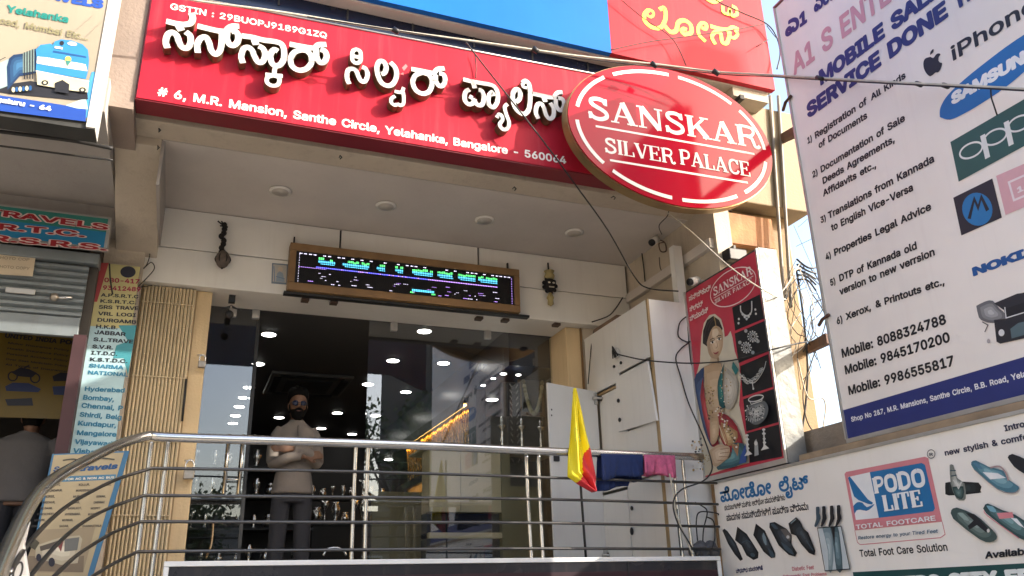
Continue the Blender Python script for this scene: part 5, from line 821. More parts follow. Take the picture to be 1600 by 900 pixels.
P.line(Ez((345, 130), (318, 150), (285, 125), (300, 88), (335, 100), (345, 130)), 3.6, YL, 5); P.line(Ez((300, 88), (262, 130), (270, 190), (330, 240), (400, 245), (440, 190), (450, 120), (435, 70), (395, 85)), 5.6, YL, 5)
P.line(Ez((440, 225), (490, 280), (540, 270), (560, 200), (610, 180), (665, 215), (675, 280), (625, 305), (590, 275), (610, 255), (635, 265)), 6, YL, 5)
P.line(Ez((800, 365), (745, 310), (735, 250), (765, 205), (805, 215), (800, 255), (765, 245)), 5.2, YL, 5)
P.line(Ez((840, 230), (920, 255), (1010, 265)), 6, YL, 3); P.line(Ez((885, 390), (855, 330), (880, 285), (930, 295), (945, 370), (985, 380), (1005, 320), (1000, 265)), 5.4, YL, 5)
P.line(Ez((1000, 262), (1040, 240), (1090, 262)), 5, YL, 4); P.line(Ez((1010, 275), (1015, 320), (1050, 335), (1080, 300), (1055, 265)), 4.6, YL, 5)
P.line(Ez((950, 55), (955, 110), (1000, 125), (1010, 85), (1030, 140), (1075, 125), (1065, 75), (1030, 55)), 4.6, YL, 5); P.line(Ez((790, -20), (870, 22), (950, -20)), 5, YL, 5)
P.build('yellow_lettering', t)

# ================================================================== left: travel agency
M_SHUT = mat('blue grey shutter enamel', (.22, .25, .26), .5, .2, .2, 3., .05, 30, .4, dirt=(.15, .12, .10))
L = thing('travel_agency', 'shadowed travel agency beside the shop, its roller shutter half raised', 'shop', (-1.9, 6.3, 0))
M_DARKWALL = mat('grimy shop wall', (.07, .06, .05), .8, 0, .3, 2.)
MB().box(-4.2, -.66, 4.85, 6.62, 2.80, 3.038, M_GREY).build('canopy', L)
MB().box(-4.2, -.652, 6.22, 6.62, 2.64, 2.798, M_GREY).build('lintel', L)
MB().box(-4.2, -.72, 6.20, 6.5, 2.335, 2.415, M_SHUT).build('shutter_box', L, bevel=.01)
sh = MB()
zb = 1.93
for i in range(8): sh.prism([(-4.2, 6.26, zb + i * .05), (-4.2, 6.235, zb + i * .05 + .015), (-4.2, 6.235, zb + i * .05 + .035), (-4.2, 6.26, zb + i * .05 + .05)], (3.42, 0, 0), M_SHUT)
sh.build('roller_shutter', L)
bb = MB().box(-4.2, -.78, 6.225, 6.27, 1.79, 1.928, M_SHUT).build('bottom_rail', L, bevel=.005)
p = aty(32, 455, 6.22); MB().box(p.x - .09, p.x + .09, 6.21, 6.224, p.z - .02, p.z + .02, M_ALU).build('lift_handle', bb, bevel=.005)
p = aty(95, 466, 6.2); b = MB(); b.tube([(p.x - .06, 6.20, p.z), (p.x + .07, 6.20, p.z + .01)], .012, M_STEEL); b.ball((p.x - .04, 6.19, p.z), .03, .025, .03, mat('worn steel', (.35, .31, .26), .4, .8), 10, 7); b.build('slide_bolt', bb)
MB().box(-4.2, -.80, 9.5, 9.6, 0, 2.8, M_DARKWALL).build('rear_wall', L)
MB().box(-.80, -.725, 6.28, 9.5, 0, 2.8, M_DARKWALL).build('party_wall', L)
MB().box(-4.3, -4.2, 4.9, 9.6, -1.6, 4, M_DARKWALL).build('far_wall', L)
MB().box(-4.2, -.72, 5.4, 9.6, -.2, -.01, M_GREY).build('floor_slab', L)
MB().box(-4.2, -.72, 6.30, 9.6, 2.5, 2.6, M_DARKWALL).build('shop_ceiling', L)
MB().box(-.80, -.722, 6.20, 6.275, 0, 1.80, mat('maroon door jamb', (.05, .017, .02), .6, 0, .2, 4.)).build('door_jamb', L)
MB().box(-4.2, -.45, 5.38, 5.42, -1.6, -.01, M_CREAM).build('plinth_wall', L)
for dz, r0 in ((.0, .012), (.045, .006)):
    MB().tube(bez([aty(-20, 203 + dz * 500, 4.84), aty(60, 213 + dz * 500, 4.84), aty(120, 221 + dz * 500, 4.84), aty(176, 232 + dz * 400, 4.84)], 6), r0, M_WIRE).build('cable', None, ['thick black cable clipped along the edge of the left canopy', 'thin black cable sagging along the edge of the left canopy'][int(dz > 0)], 'cable')

# TRAVELS fascia sign
ft = Fr('y', 6.10)
t = thing('travel_sign', 'green and blue fascia sign with red TRAVELS lettering above the shutter', 'sign', (-1.6, 6.1, 2.4))
GRN, CYN = ink(45, 120, 110), ink(25, 120, 165)
zt, zm, zl = 2.665, 2.545, 2.425
MB().box(-4.2, -.668, 6.102, 6.19, zl, zt, M_ALU).build('sign_box', t)
P = Print(ft, .001); P.fill([Vector((-4.2, zm)), Vector((-.69, zm)), Vector((-.69, zt - .015)), Vector((-4.2, zt - .015))], GRN); P.fill([Vector((-4.2, zl)), Vector((-.69, zl)), Vector((-.69, zm)), Vector((-4.2, zm))], CYN); P.build('sign_face', t)
RD, PK = ink(150, 28, 38), ink(225, 200, 195)
P = Print(ft, .004)
for a, b_, c, hh in (('TRAVELS', (-27, 334), (169, 360), 13), ('.R.T.C.', (-20, 357), (134, 371), 13), ('S.R.S.R.S.', (-70, 371), (168, 392), 13)):
    P = Print(ft, .004); P.text(a, b_, c, hh, PK, .075); P.text(a, b_, c, hh, RD, .028); P.build('sign_lettering', t)
P = Print(Fr('y', 6.215), .0); P.poly([(-8, 390), (57, 394), (51, 432), (-10, 428)], ink(195, 180, 155))
for i in range(2): P.text('PHOTO COPY XEROX'[:9 + i], (-6, 404 + i * 14), (46, 408 + i * 14), 6, ink(150, 138, 120))
P.build('paper_notice', None, 'faded paper notice taped on the rolled shutter', 'notice')
# yellow insurance poster inside
fy = Fr('y', 7.2); YP = ink(112, 92, 28); BK = ink(30, 30, 45)
t = thing('insurance_poster', 'yellow insurance poster with dark lettering inside the dark agency', 'poster', (-1.3, 7.2, 1.2))
P = Print(fy, .0); P.poly([(-40, 478), (128, 496), (104, 655), (-60, 650)], YP); P.build('poster_sheet', t)
P = Print(fy, .002); P.ell((70, 514), 20, 11, BK, 6); P.poly([(53, 516), (66, 506), (72, 511), (78, 508), (88, 519)], ink(170, 160, 130)); P.build('emblem', t)
P = Print(fy, .002); P.text('UNITED INDIA', (7, 527), (88, 536), 9, BK, .04); P.text('POR', (93, 536.5), (120, 539), 9, BK, .04); P.build('poster_title', t)
for i, w in enumerate(('Motor Insurance Policy', 'Health Insurance Policy', 'Personal Accident Policy', 'Over Seas Mediclaim Policy', 'All Types of Insurance')):
    P = Print(fy, .002); P.text(w, (12 - i, 537 + i * 8.4), (108 - i, 549 + i * 8.2), 4, BK, .02); P.build('poster_line', t)
P = Print(fy, .002); NV = ink(35, 50, 95)
P.ring((20, 588), 7, 7, 2, BK); P.ring((55, 591), 7, 7, 2, BK); P.poly([(18, 582), (32, 574), (46, 577), (58, 583), (50, 590), (28, 588)], BK); P.line([(38, 575), (46, 571)], 2, BK)
P.poly([(8, 604), (20, 598), (45, 599), (64, 608), (60, 613), (10, 611)], NV); P.poly([(82, 588), (95, 582), (118, 584), (122, 595), (84, 596)], BK); P.poly([(82, 604), (118, 603), (116, 618), (84, 617)], NV); P.poly([(8, 624), (50, 622), (52, 634), (12, 634)], BK)
P.build('vehicle_pictures', t)

# tall board listing bus operators and cities
fl = Fr('y', 6.36)
def Z7(x, y): return (x / 3, 400 + y / 3)
t = thing('operators_board', 'tall narrow board listing bus companies and cities on the cream pier', 'board', (-.6, 6.36, 0))
q = [fl.pt(*Z7(*p)) for p in ((468, 32), (655, 30), (560, 900), (322, 905))]
xl, xr_, zt = q[0].x, max(q[1].x, -.455), q[0].y
MB().box(xl, -.455, 6.361, 6.40, .55, zt, mat('board ply', (.30, .25, .18), .7, 0, .2, 5.)).build('board_panel', t)
P = Print(fl, .0)
P.fill([Vector((xl, .55)), Vector((-.455, .55)), Vector((-.455, zt)), Vector((xl, zt))], ink(170, 200, 205)); zq = fl.pt(*Z7(450, 330)).y
P.fill([Vector((xl, zq)), Vector((-.455, zq)), Vector((-.455, zt)), Vector((xl, zt))], ink(185, 175, 120)); P.poly([Z7(468, 32), Z7(510, 32), Z7(455, 215), Z7(440, 215)], ink(165, 60, 60))
P.poly([Z7(555, 325), Z7(640, 325), Z7(600, 560), Z7(580, 480), Z7(530, 480), Z7(545, 420), Z7(600, 400)], ink(60, 140, 150)); P.ell(Z7(600, 75), 12, 9, BK); P.build('board_face', t)
P = Print(fl, .0030); B2 = ink(25, 28, 40); RD2 = ink(150, 25, 60); TL = ink(45, 120, 150)
for s_, a, b_, hh, c_ in (('080-417', (487, 122), (655, 130), 8, RD2), ('93412489', (480, 158), (660, 167), 8, RD2), ('A.P.S.R.T.C', (473, 190), (650, 199), 6, B2), ('K.S.R.T.C.', (468, 218), (640, 227), 6, B2), ('SRS TRAVE', (462, 247), (650, 254), 6.5, B2), ('VRL LOGI', (459, 277), (636, 286), 6.5, B2),
      ('DURGAMB', (454, 307), (638, 318), 6.5, B2), ('H.K.B.', (448, 338), (552, 344), 6.5, B2), ('JABBAR', (442, 365), (588, 376), 7, B2), ('S.L.TRAVE', (437, 398), (625, 410), 6.5, B2), ('S.V.R.', (432, 432), (530, 438), 6.5, B2), ('I.T.D.C.', (427, 461), (550, 468), 6.5, B2),
      ('K.S.T.D.C.', (420, 492), (598, 502), 6.5, B2), ('SHARMA', (415, 522), (578, 532), 7, TL), ('NATIONAL', (410, 554), (600, 565), 7, TL), ('Hyderabad', (395, 632), (585, 640), 8, TL), ('Bombay,', (387, 672), (535, 682), 8.5, TL), ('Chennai, P', (380, 710), (575, 724), 8.5, TL),
      ('Shirdi, Belg', (372, 752), (570, 767), 8.5, TL), ('Kundapur,', (363, 793), (545, 804), 8.5, TL), ('Mangalore', (358, 838), (545, 847), 8.5, TL), ('Vijayawada', (350, 880), (545, 892), 8.5, TL), ('Vishakapat', (342, 922), (545, 936), 8.5, TL)):
    P = Print(fl, .003); P.text(s_, Z7(*a), Z7(*b_), hh * 1.15, c_, .03); P.build('board_line', t)

# leaning framed travels board behind the stair rail
fv = Fr('y', 5.80)
def Z8(x, y): return (x / 3.46, 640 + y / 3.46)
t = thing('travels_board', 'blue edged cream board listing towns with a bus picture behind the curved rail', 'board', (-.6, 5.8, 0))
qa = [fv.pt(*Z8(*p)) for p in ((282, 240), (700, 222), (500, 905), (145, 905))]
MB().prism([fv.to3(p.x, p.y, -.002) for p in qa], (0, .03, 0), ink(60, 110, 145)).build('board_panel', t)
P = Print(fv, .0); P.poly([Z8(292, 246), Z8(670, 232), Z8(472, 900), Z8(160, 900)], ink(172, 157, 124)); P.poly([Z8(250, 365), Z8(628, 350), Z8(622, 378), Z8(243, 395)], ink(70, 120, 150)); P.build('board_face', t)
P = Print(fv, .0015); P.text('S.', Z8(285, 335), Z8(330, 332), 10, ink(40, 80, 125), .03, .3); P.text('travels', Z8(425, 332), Z8(632, 318), 11, ink(40, 80, 125), .04, .35); P.line([Z8(340, 275), Z8(400, 268), Z8(440, 280), Z8(520, 262), Z8(620, 270)], 2, ink(70, 70, 60), 4)
P.text('BOOKS FOR AC & NON AC BUS', Z8(262, 386), Z8(618, 372), 4.5, ink(220, 215, 195), .03); P.build('board_lettering', t)
rows = (('UDUPI,', 'KOLLUR,', 'MURUD,'), ('KUNDAPUR,', 'MURDESHWAR,', ''), ('SIRSI,', 'HUBLI,', 'GOKAK,'), ('RAICHUR,', 'BIDAR,', 'CHENNAI'), ('BELGAUM,', 'BAGALKOT,', 'HOSPET'), ('PONDICHERY,', 'HYDERABAD,', 'MUMBAI'), ('MYSORE,', 'MUNNAR,', ''), ('GOA,', 'SAGAR,', 'DHARMASTHALA'))
for i, rw in enumerate(rows):
    y = 412 + i * 32; x0 = 275 - i * 15
    for w_, xx in zip(rw, (x0, x0 + 150, x0 + 275)):
        if w_: P = Print(fv, .0015); P.text(w_, Z8(xx, y), Z8(xx + len(w_) * 8.6, y - len(w_) * .3), 4.6, ink(45, 40, 38), .025); P.build('town_name', t)
P = Print(fv, .0015); P.poly([Z8(205, 650), Z8(515, 635), Z8(450, 880), Z8(120, 880)], ink(150, 135, 108)); P.poly([Z8(125, 870), Z8(150, 790), Z8(300, 800), Z8(455, 790), Z8(450, 880)], ink(120, 105, 85))
P.soft([Z8(195, 735), Z8(330, 690), Z8(430, 680), Z8(445, 700), Z8(420, 830), Z8(330, 840), Z8(190, 800)], (175, 165, 140), (222, 214, 192), 3, (0, 0), 0); P.poly([Z8(215, 740), Z8(325, 705), Z8(335, 735), Z8(220, 765)], ink(80, 72, 62)); P.poly([Z8(350, 700), Z8(430, 690), Z8(418, 760), Z8(348, 768)], ink(105, 105, 100)); P.poly([Z8(330, 700), Z8(345, 705), Z8(330, 770), Z8(315, 740)], ink(120, 60, 55)); P.ell(Z8(280, 825), 5, 7, BK); P.ell(Z8(210, 800), 4, 6, BK)
P.poly([Z8(160, 740), Z8(180, 690), Z8(215, 720), Z8(190, 760)], ink(70, 66, 50)); P.build('bus_picture', t)

# Yelahanka train sign, top left
yy = 4.60; fY = Fr('y', yy)
t = thing('train_sign', 'cream sign with a blue locomotive picture at the upper left', 'sign', (-1.2, yy, 2.5))
xr = fY.pt(147, 210).x; zB = fY.pt(140, 192).y
MB().box(-2.4, xr - .048, yy, yy + .01, zB + .012, 4.4, mat('cream flex face', (.34, .295, .22), .6, 0, .1, 2., 0, 40, .3)).build('face', t)
MB().box(-2.4, xr - .002, yy + .012, yy + .16, zB - .035, 4.4, mat('grimy sign back', (.045, .045, .042), .7, 0, .3, 6.)).build('box', t)
MB().box(xr - .046, xr, yy - .006, yy + .16, zB - .03, 4.4, mat('white painted angle', (.55, .54, .51), .4, 0, .08, 4., 0, 40, .3)).build('side_frame', t)
def Z0(x, y): return (x / 4.18, y / 4.18)
P = Print(fY, .001); BL = ink(25, 70, 160)
P.poly([(-90, 136), (60, 158), (134, 170), (134, 190), (-90, 162)], BL); P.poly([Z0(572, 560), Z0(600, 470), Z0(622, 470), Z0(590, 770), Z0(560, 770)], ink(70, 150, 205)); P.poly([Z0(430, 690), Z0(560, 640), Z0(575, 715), Z0(500, 708)], ink(190, 215, 215)); P.build('printed_band', t)
P = Print(fY, .0025); P.text('TRAVELS', (38, -9), (160, 13), 18, ink(30, 75, 165), .06); P.text('Yelahanka', (10, 19), (107, 36), 15, ink(25, 125, 115), .035); P.text('Road, Mumbai Etc...', (-12, 35), (138, 64), 14, ink(135, 130, 95), .02); P.text('Bengaluru - 64', (-35, 154), (80, 174), 9.5, ink(235, 235, 235), .05); P.build('sign_lettering', t)
P = Print(fY, .0025); T1, T2, T3, TK, TC = ink(45, 130, 190), ink(25, 80, 135), ink(225, 215, 195), ink(28, 28, 34), ink(205, 198, 165)
P.poly([Z0(*p) for p in ((-20, 600), (0, 560), (200, 530), (570, 600), (575, 650), (480, 655), (60, 615))], TK)
P.poly([Z0(*p) for p in ((-20, 420), (60, 385), (60, 560), (-20, 590))], ink(150, 170, 170)); P.soft([Z0(*p) for p in ((60, 385), (90, 360), (150, 352), (235, 320), (235, 480), (130, 500), (50, 590), (45, 440))], (15, 50, 88), (60, 110, 150), 3, (0, 0), 0); P.poly([Z0(*p) for p in ((150, 352), (225, 320), (225, 470), (150, 480))], ink(120, 140, 135))
for i in range(4): P.line([Z0(160 + i * 18, 345 - i * 6), Z0(160 + i * 18, 520)], 1.3, TK)
P.poly([Z0(*p) for p in ((240, 380), (235, 330), (265, 298), (330, 290), (350, 300), (330, 360), (330, 480), (235, 465))], T1)
P.poly([Z0(*p) for p in ((345, 300), (360, 275), (400, 262), (470, 270), (540, 295), (575, 330), (582, 400), (575, 470), (562, 522), (318, 480), (325, 350))], T1); P.poly([Z0(*p) for p in ((318, 382), (560, 425), (572, 470), (315, 432))], T3); P.poly([Z0(*p) for p in ((245, 375), (315, 382), (312, 432), (240, 418))], T3)
P.poly([Z0(*p) for p in ((350, 335), (560, 372), (566, 384), (345, 347))], T2); P.ell(Z0(405, 288), 3.4, 3.6, TK); P.ell(Z0(473, 292), 7.5, 3, T3, 8); P.ell(Z0(446, 394), 5, 5, ink(200, 190, 90)); P.poly([Z0(428, 400), Z0(466, 406), Z0(442, 440)], ink(60, 130, 120)); P.poly([Z0(*p) for p in ((360, 308), (412, 316), (410, 330), (358, 322))], T3)
P.poly([Z0(*p) for p in ((240, 475), (582, 535), (575, 610), (480, 600), (245, 560))], TC); P.line([Z0(235, 470), Z0(585, 538)], 1.6, T3)
for cx, cy in ((295, 548), (540, 595)): P.ell(Z0(cx, cy), 5.5, 4, TK); P.ell(Z0(cx, cy), 2.5, 2, TC)
P.poly([Z0(*p) for p in ((360, 550), (410, 530), (455, 560), (450, 620), (360, 605))], TK)
for i in range(6): P.ell(Z0(90 + i * 22, 595 - i * 2), 2.6, 4, T2 if i % 2 else TC)
P.line([Z0(40, 385), Z0(-10, 410)], 1, TK); P.line([Z0(500, 215), Z0(630, 100)], .7, ink(150, 145, 125)); P.line([Z0(575, 250), Z0(700, 130)], .7, ink(150, 145, 125)); P.build('locomotive_picture', t)

# ================================================================== balcony railing
YR = 5.30
t = thing('balcony_railing', 'stainless steel balcony railing curving down with the stairs on the left', 'railing', (1.6, YR, .0))
def rl(pts): return [aty(u, v, y) for u, v, y in pts]
curve = [(231, 681, 5.30), (185, 695, 5.12), (127, 724, 4.75), (87, 747, 4.42), (58, 773, 4.12), (35, 810, 3.72), (17, 848, 3.36), (0, 888, 3.02), (-16, 930, 2.70)]
top = [(1097, 714, 5.30), (875, 706, 5.30), (600, 694, 5.30), (300, 684.5, 5.30), (250, 682.5, 5.30)] + curve
MB().tube(bez(rl(top), 6), .0285, M_STEEL, 16).build('top_rail', t)
bars = [([(1120, 755, 5.30), (850, 746, 5.30), (560, 737, 5.3), (237, 731.5, 5.3)], [(185, 748, 5.12), (145, 767, 4.8), (110, 787, 4.5), (78, 813, 4.15), (43, 851, 3.7), (15, 895, 3.35)]),
        ([(1122, 788, 5.30), (850, 780, 5.30), (560, 777, 5.3), (226, 774, 5.3)], [(173, 793, 5.1), (130, 816, 4.75), (95, 845, 4.4), (66, 877, 4.05), (40, 910, 3.75)]),
        ([(1124, 823, 5.30), (850, 817, 5.30), (560, 816, 5.3), (221, 815, 5.3)], [(179, 831, 5.1), (145, 851, 4.8), (116, 871, 4.5), (80, 905, 4.1)]),
        ([(1126, 858, 5.30), (850, 857, 5.30), (560, 859, 5.3), (215, 862, 5.3)], [(173, 883, 5.05), (130, 910, 4.7)])]
for a, b_ in bars: MB().tube(bez(rl(a[:-1]) + rl(a[-1:]), 3) + bez(rl(a[-1:]) + rl(b_), 5)[1:], .0095, M_STEELD, 8).build('rail_bar', t)
for u0, u1, k in ((237, 211, .5), (263, 237, .5), (557, 549, .3), (576, 570, .3), (823, 833, -.5), (842, 851, -.5), (1053, 1071, -.4), (1067, 1088, -.4)):
    a, b_ = aty(u0, 690 if u0 < 700 else 712, YR), aty(u1, 897, YR); b_.z = .12
    MB().tube(bez([a, a + Vector((0, .012, -.06)), (a + b_) / 2 + Vector((0, .02, 0)), b_ + Vector((0, .012, .0)), Vector((b_.x, YR + .01, .0))], 5), .0125, M_STEEL, 10).build('baluster', t)
p = [aty(u, v, 4.3) for u, v in ((47, 812), (42, 850), (47, 905), (12, 905), (24, 862))]
# white panel under the stair rail
w = [aty(u, v, 3.6) for u, v in ((47, 813), (38, 850), (46, 905), (14, 905), (26, 860))]
t = thing('stair_panel', 'white moulded panel fixed under the curved stair rail at the lower left', 'panel', w[2])
MB().prism(w, (0, .03, 0), mat('white moulded plastic', (.72, .72, .70), .35, 0, .1, 6., 0, 40, .3)).build('panel_sheet', t, bevel=.006)
P = Print(Fr('y', 3.6), .002); P.ring((28, 893), 6, 15, 3, ink(60, 60, 60), 18); P.build('slot_rim', t)

# board along the foot of the balcony
t = thing('lower_signboard', 'dark signboard with a white frame along the foot of the balcony', 'signboard', (1.8, 5.15, -.5))
ya = 5.14; x0, x1 = aty(257, 875, ya).x, aty(1126, 873, ya).x; zt_ = aty(690, 873, ya).z
MB().box(x0 + .028, x1 - .028, ya + .01, ya + .10, -.55, zt_ - .03, mat('smoky black sign face', (.022, .021, .025), .25, 0, .15, 2., 0, 40, .15)).build('face', t)
M_WF = mat('white sign frame', (.78, .78, .76), .4, .1, .06, 4., 0, 40, .2)
MB().box(x0, x1, ya, ya + .11, zt_ - .028, zt_, M_WF).build('frame_rail', t, bevel=.003)
for a in (x0, x1 - .027): MB().box(a, a + .027, ya, ya + .11, -.55, zt_ - .0285, M_WF).build('frame_stile', t, bevel=.003)
P = Print(Fr('y', ya + .01), .001); xm_ = (1010)
P.fill([Vector((x0 + .03, -.4)), Vector((x1 - .03, -.4)), Vector((x1 - .03, aty(690, 897, ya).z)), Vector((x0 + .03, aty(690, 897, ya).z))], ink(45, 12, 22)); P.build('lower_band', t)
MB().box(aty(981, 880, ya).x, aty(982.5, 880, ya).x, ya + .006, ya + .0095, -.5, zt_ - .03, M_BLACK).build('seam', t)

# ================================================================== flag, cloths
pt_, pb_ = Vector((2.60, 5.36, 1.405)), Vector((2.62, 5.34, .02))
MB().tube([pb_, pt_], .009, M_BLACKM, 8).build('flag_pole', None, 'thin dark pole standing behind the railing and carrying the flag', 'pole')
FLY, FLR = mat('yellow polyester flag', (.80, .66, .012), .6, 0, .08, 6.), mat('red polyester flag', (.55, .02, .03), .6, 0, .1, 6.)
def drape(name, outline_l, outline_r, y0, mat_fn, fold, label, cat, n=72, k=60, thick=.003):
    vs, fs, ms = [], [], []
    for i in range(n + 1):
        a = i / n
        def at(pts):
            x = a * (len(pts) - 1); j = min(int(x), len(pts) - 2); f_ = x - j; return Vector(pts[j]) * (1 - f_) + Vector(pts[j + 1]) * f_
        l, r_ = at(outline_l), at(outline_r)
        for j in range(k + 1):
            b_ = j / k; u, v = l * (1 - b_) + r_ * b_
            q = aty(u, v, y0); q.y += fold(a, b_); vs.append(q)
    mb = MB()
    for i in range(n):
        for j in range(k): mb.add([vs[i * (k + 1) + j], vs[(i + 1) * (k + 1) + j], vs[(i + 1) * (k + 1) + j + 1], vs[i * (k + 1) + j + 1]], [(0, 1, 2, 3)], mat_fn((i + .5) / n, (j + .5) / k), True)
    o = mb.build(name, None, label, cat)
    bm = bmesh.new(); bm.from_mesh(o.data); bmesh.ops.remove_doubles(bm, verts=bm.verts, dist=1e-5); bmesh.ops.recalc_face_normals(bm, faces=bm.faces); bm.to_mesh(o.data); bm.free()
    s_ = o.modifiers.new('thickness', 'SOLIDIFY'); s_.thickness = thick; return o
fl_l = [(903, 603), (899, 640), (895, 680), (892, 715), (891, 743), (905, 755), (926, 769)]
fl_r = [(906, 603), (913, 640), (920, 677), (925, 700), (929, 725), (932, 745), (928, 769)]
def fcol(a, b_):
    if a < .44: return FLY
    th = 1 - (a - .44) * 3.2 if a < .56 else (.62 - (a - .56) * .3 if a < .72 else .57 - (a - .72) * 6.5)
    return FLR if b_ > th else FLY
flag = drape('flag', fl_l, fl_r, 5.22, fcol, lambda a, b_: .10 * (1 - a) * .8 + (.026 * math.sin(b_ * 11 + a * 3) + .014 * math.sin(b_ * 23 - a * 5)) * min(1, .25 + a * 1.6) - .01, 'yellow and red flag hanging limp over the railing', 'flag')
fz = Fr('y', 5.175)
P = Print(fz, .0)
GTX = ink(120, 140, 40)
P.text('ಕನಕ', (897, 668), (899, 690), 6, GTX, .02); P.text('ಕರವಸ', (899, 668), (906, 690), 5, GTX, .02); P.build('flag_lettering', flag)
NVY, PNK = mat('navy towel cloth', (.012, .028, .11), .9, 0, .2, 30., .4, 200), mat('pink towel cloth', (.60, .13, .25), .9, 0, .25, 40., .4, 200)
def towel(px_l, px_r, drop_f, drop_b, m, label):
    a, b_ = aty(*px_l, YR), aty(*px_r, YR); n = 44; prof = []
    mb = MB(); rows = []
    for s_ in range(-9, 10):
        row = []
        for i in range(n + 1):
            q = a.lerp(b_, i / n); f_ = i / n; wob = .016 * math.sin(f_ * 9 + (1 if s_ < 0 else 3)) + .010 * math.sin(f_ * 23 + 1) + .006 * math.sin(f_ * 41)
            if abs(s_) <= 3:
                t_ = s_ / 3 * math.pi / 2; row.append(Vector((q.x, YR + .031 * math.sin(t_), q.z - .004 + .031 * math.cos(t_))))
            else:
                dd = (abs(s_) - 3) / 6; dr = drop_f(f_) if s_ < 0 else drop_b(f_)
                row.append(Vector((q.x - .02 * dd * (1 if f_ < .5 else -.3), YR + (-1 if s_ < 0 else 1) * (.034 + wob * dd), q.z - .004 - dr * dd + (.010 * math.sin(f_ * 6.3 * 1.5 + s_) * dd))))
        rows.append(row)
    for i in range(len(rows) - 1):
        for j in range(n): mb.add([rows[i][j], rows[i][j + 1], rows[i + 1][j + 1], rows[i + 1][j]], [(0, 1, 2, 3)], m, True)
    o = mb.build('towel', None, label, 'towel')
    bm = bmesh.new(); bm.from_mesh(o.data); bmesh.ops.remove_doubles(bm, verts=bm.verts, dist=1e-5); bm.to_mesh(o.data); bm.free()
    s2 = o.modifiers.new('thickness', 'SOLIDIFY'); s2.thickness = .0035
towel((936, 712), (1001, 713), lambda f_: .17 - .04 * f_, lambda f_: .21 + .03 * (f_ < .7) - .05 * f_, NVY, 'navy blue cloth hung over the railing beside the flag')
towel((1003, 713), (1051, 714), lambda f_: .115 + .035 * f_, lambda f_: .13, PNK, 'pink towel hung over the railing at its right end')

# ================================================================== right: cupboards along the side wall
M_DOOR = mat('white cupboard door', (.76, .75, .72), .4, 0, .06, 2., 0, 40, .12)
M_EDGE = mat('brown edge banding', (.36, .25, .12), .5, 0, .15, 5.)
t = thing('cupboard', 'tall white cupboard with open and sagging doors along the balcony side', 'cupboard', (3.5, 5.9, 0))
CX, CF, CT = 3.33, 5.44, 2.235
MB().box(CX + .02, 3.796, CF, CF + .02, .005, CT, M_DOOR).build('end_panel', t, bevel=.003)
MB().box(CX + .002, CX + .019, CF - .001, CF + .021, .005, CT, M_EDGE).build('edge_strip', t)
MB().box(CX + .004, 3.796, CF + .021, 6.60, CT - .02, CT, M_DOOR).build('top_panel', t)
MB().box(3.55, 3.79, CF + .03, 6.58, .01, CT - .03, mat('cupboard inside', (.66, .64, .60), .6, 0, .1, 3.)).build('back_panel', t)
MB().box(CX + .02, 3.54, CF + .03, 6.58, 1.66, 1.68, M_EDGE).build('shelf', t); MB().box(CX + .02, 3.54, CF + .03, 6.58, .83, .85, M_DOOR).build('shelf', t)
ysm = atx(963, 530, CX).y
for a, b_ in ((CF + .024, ysm - .002), (ysm + .002, 6.585)):
    d_ = MB().box(CX, CX + .018, a, b_, 1.76 if a < 5.9 else 1.69, CT - .022, M_DOOR).build('door', t, bevel=.002)
    kx = (a + .06) if a > 5.9 else (b_ - .06)
    MB().ball((CX - .008, kx, 1.83), .012, .012, .014, M_BLACK, 8, 6).build('knob', d_)
q = [atx(u, v, CX - .024) for u, v in ((961.5, 590), (1011, 563.5), (1026, 657), (966, 675))]
d_ = MB().prism(q, (.018, 0, 0), M_DOOR).build('door', t, label='white cupboard door hanging askew on one hinge', bevel=.002)
for u, v in ((966, 626), (968, 656)): c = atx(u, v, CX - .032); MB().ball(c, .012, .016, .018, M_BLACK, 8, 6).build('lock', d_)
zs = atx(1030, 665, CX).z
MB().box(CX, CX + .018, CF + .024, atx(975, 690, CX).y, .86, zs + .045, M_DOOR).build('door', t, bevel=.002)
d_ = MB().box(CX, CX + .018, CF + .024, atx(983, 790, CX).y, .02, .835, M_DOOR).build('door', t, bevel=.002)
c = atx(987, 830, CX - .012); MB().ball(c, .012, .022, .03, M_BLACK, 8, 6).build('lock', d_)
d_ = MB().box(CX, CX + .018, atx(982, 790, CX).y + .004, 6.585, .02, .80, M_DOOR).build('door', t, bevel=.002); c = atx(987, 794, CX - .01); MB().ball(c, .01, .014, .018, M_BLACK, 8, 6).build('lock', d_)
MB().box(CX + .03, CX + .045, 5.95, 6.42, .86, 1.655, M_DOOR).build('inner_panel', t)
# big door swung open towards the shop
hy = 6.427; ex = (2.782, 6.26)
dq = [(CX - .004, hy, .10), (ex[0], ex[1], .10), (ex[0], ex[1], 1.705), (CX - .004, hy, 1.70)]
d_ = MB().prism(dq, (.004, -.018, 0), M_DOOR).build('door', t, label='tall white cupboard door swung wide open', bevel=.002)
for zz in (1.58, .27):
    b = MB(); b.box(CX - .035, CX - .008, hy - .045, hy - .02, zz, zz + .10, M_ALU); b.box(CX - .01, CX + .05, hy - .06, hy - .04, zz + .03, zz + .07, M_BLACKM); b.tube([(CX - .06, hy - .05, zz + .05), (CX + .06, hy - .08, zz + .05)], .012, M_ALU, 6); b.build('hinge', d_)
MB().box(ex[0] + .035, ex[0] + .085, ex[1] - .018, ex[1] - .003, 1.05, 1.13, M_BLACKM).build('latch', d_)
for u, v in ((862, 640), (862, 649)): c = aty(u, v, 6.235); MB().ball(c, .006, .004, .008, M_BLACK, 6, 5).build('screw', d_)
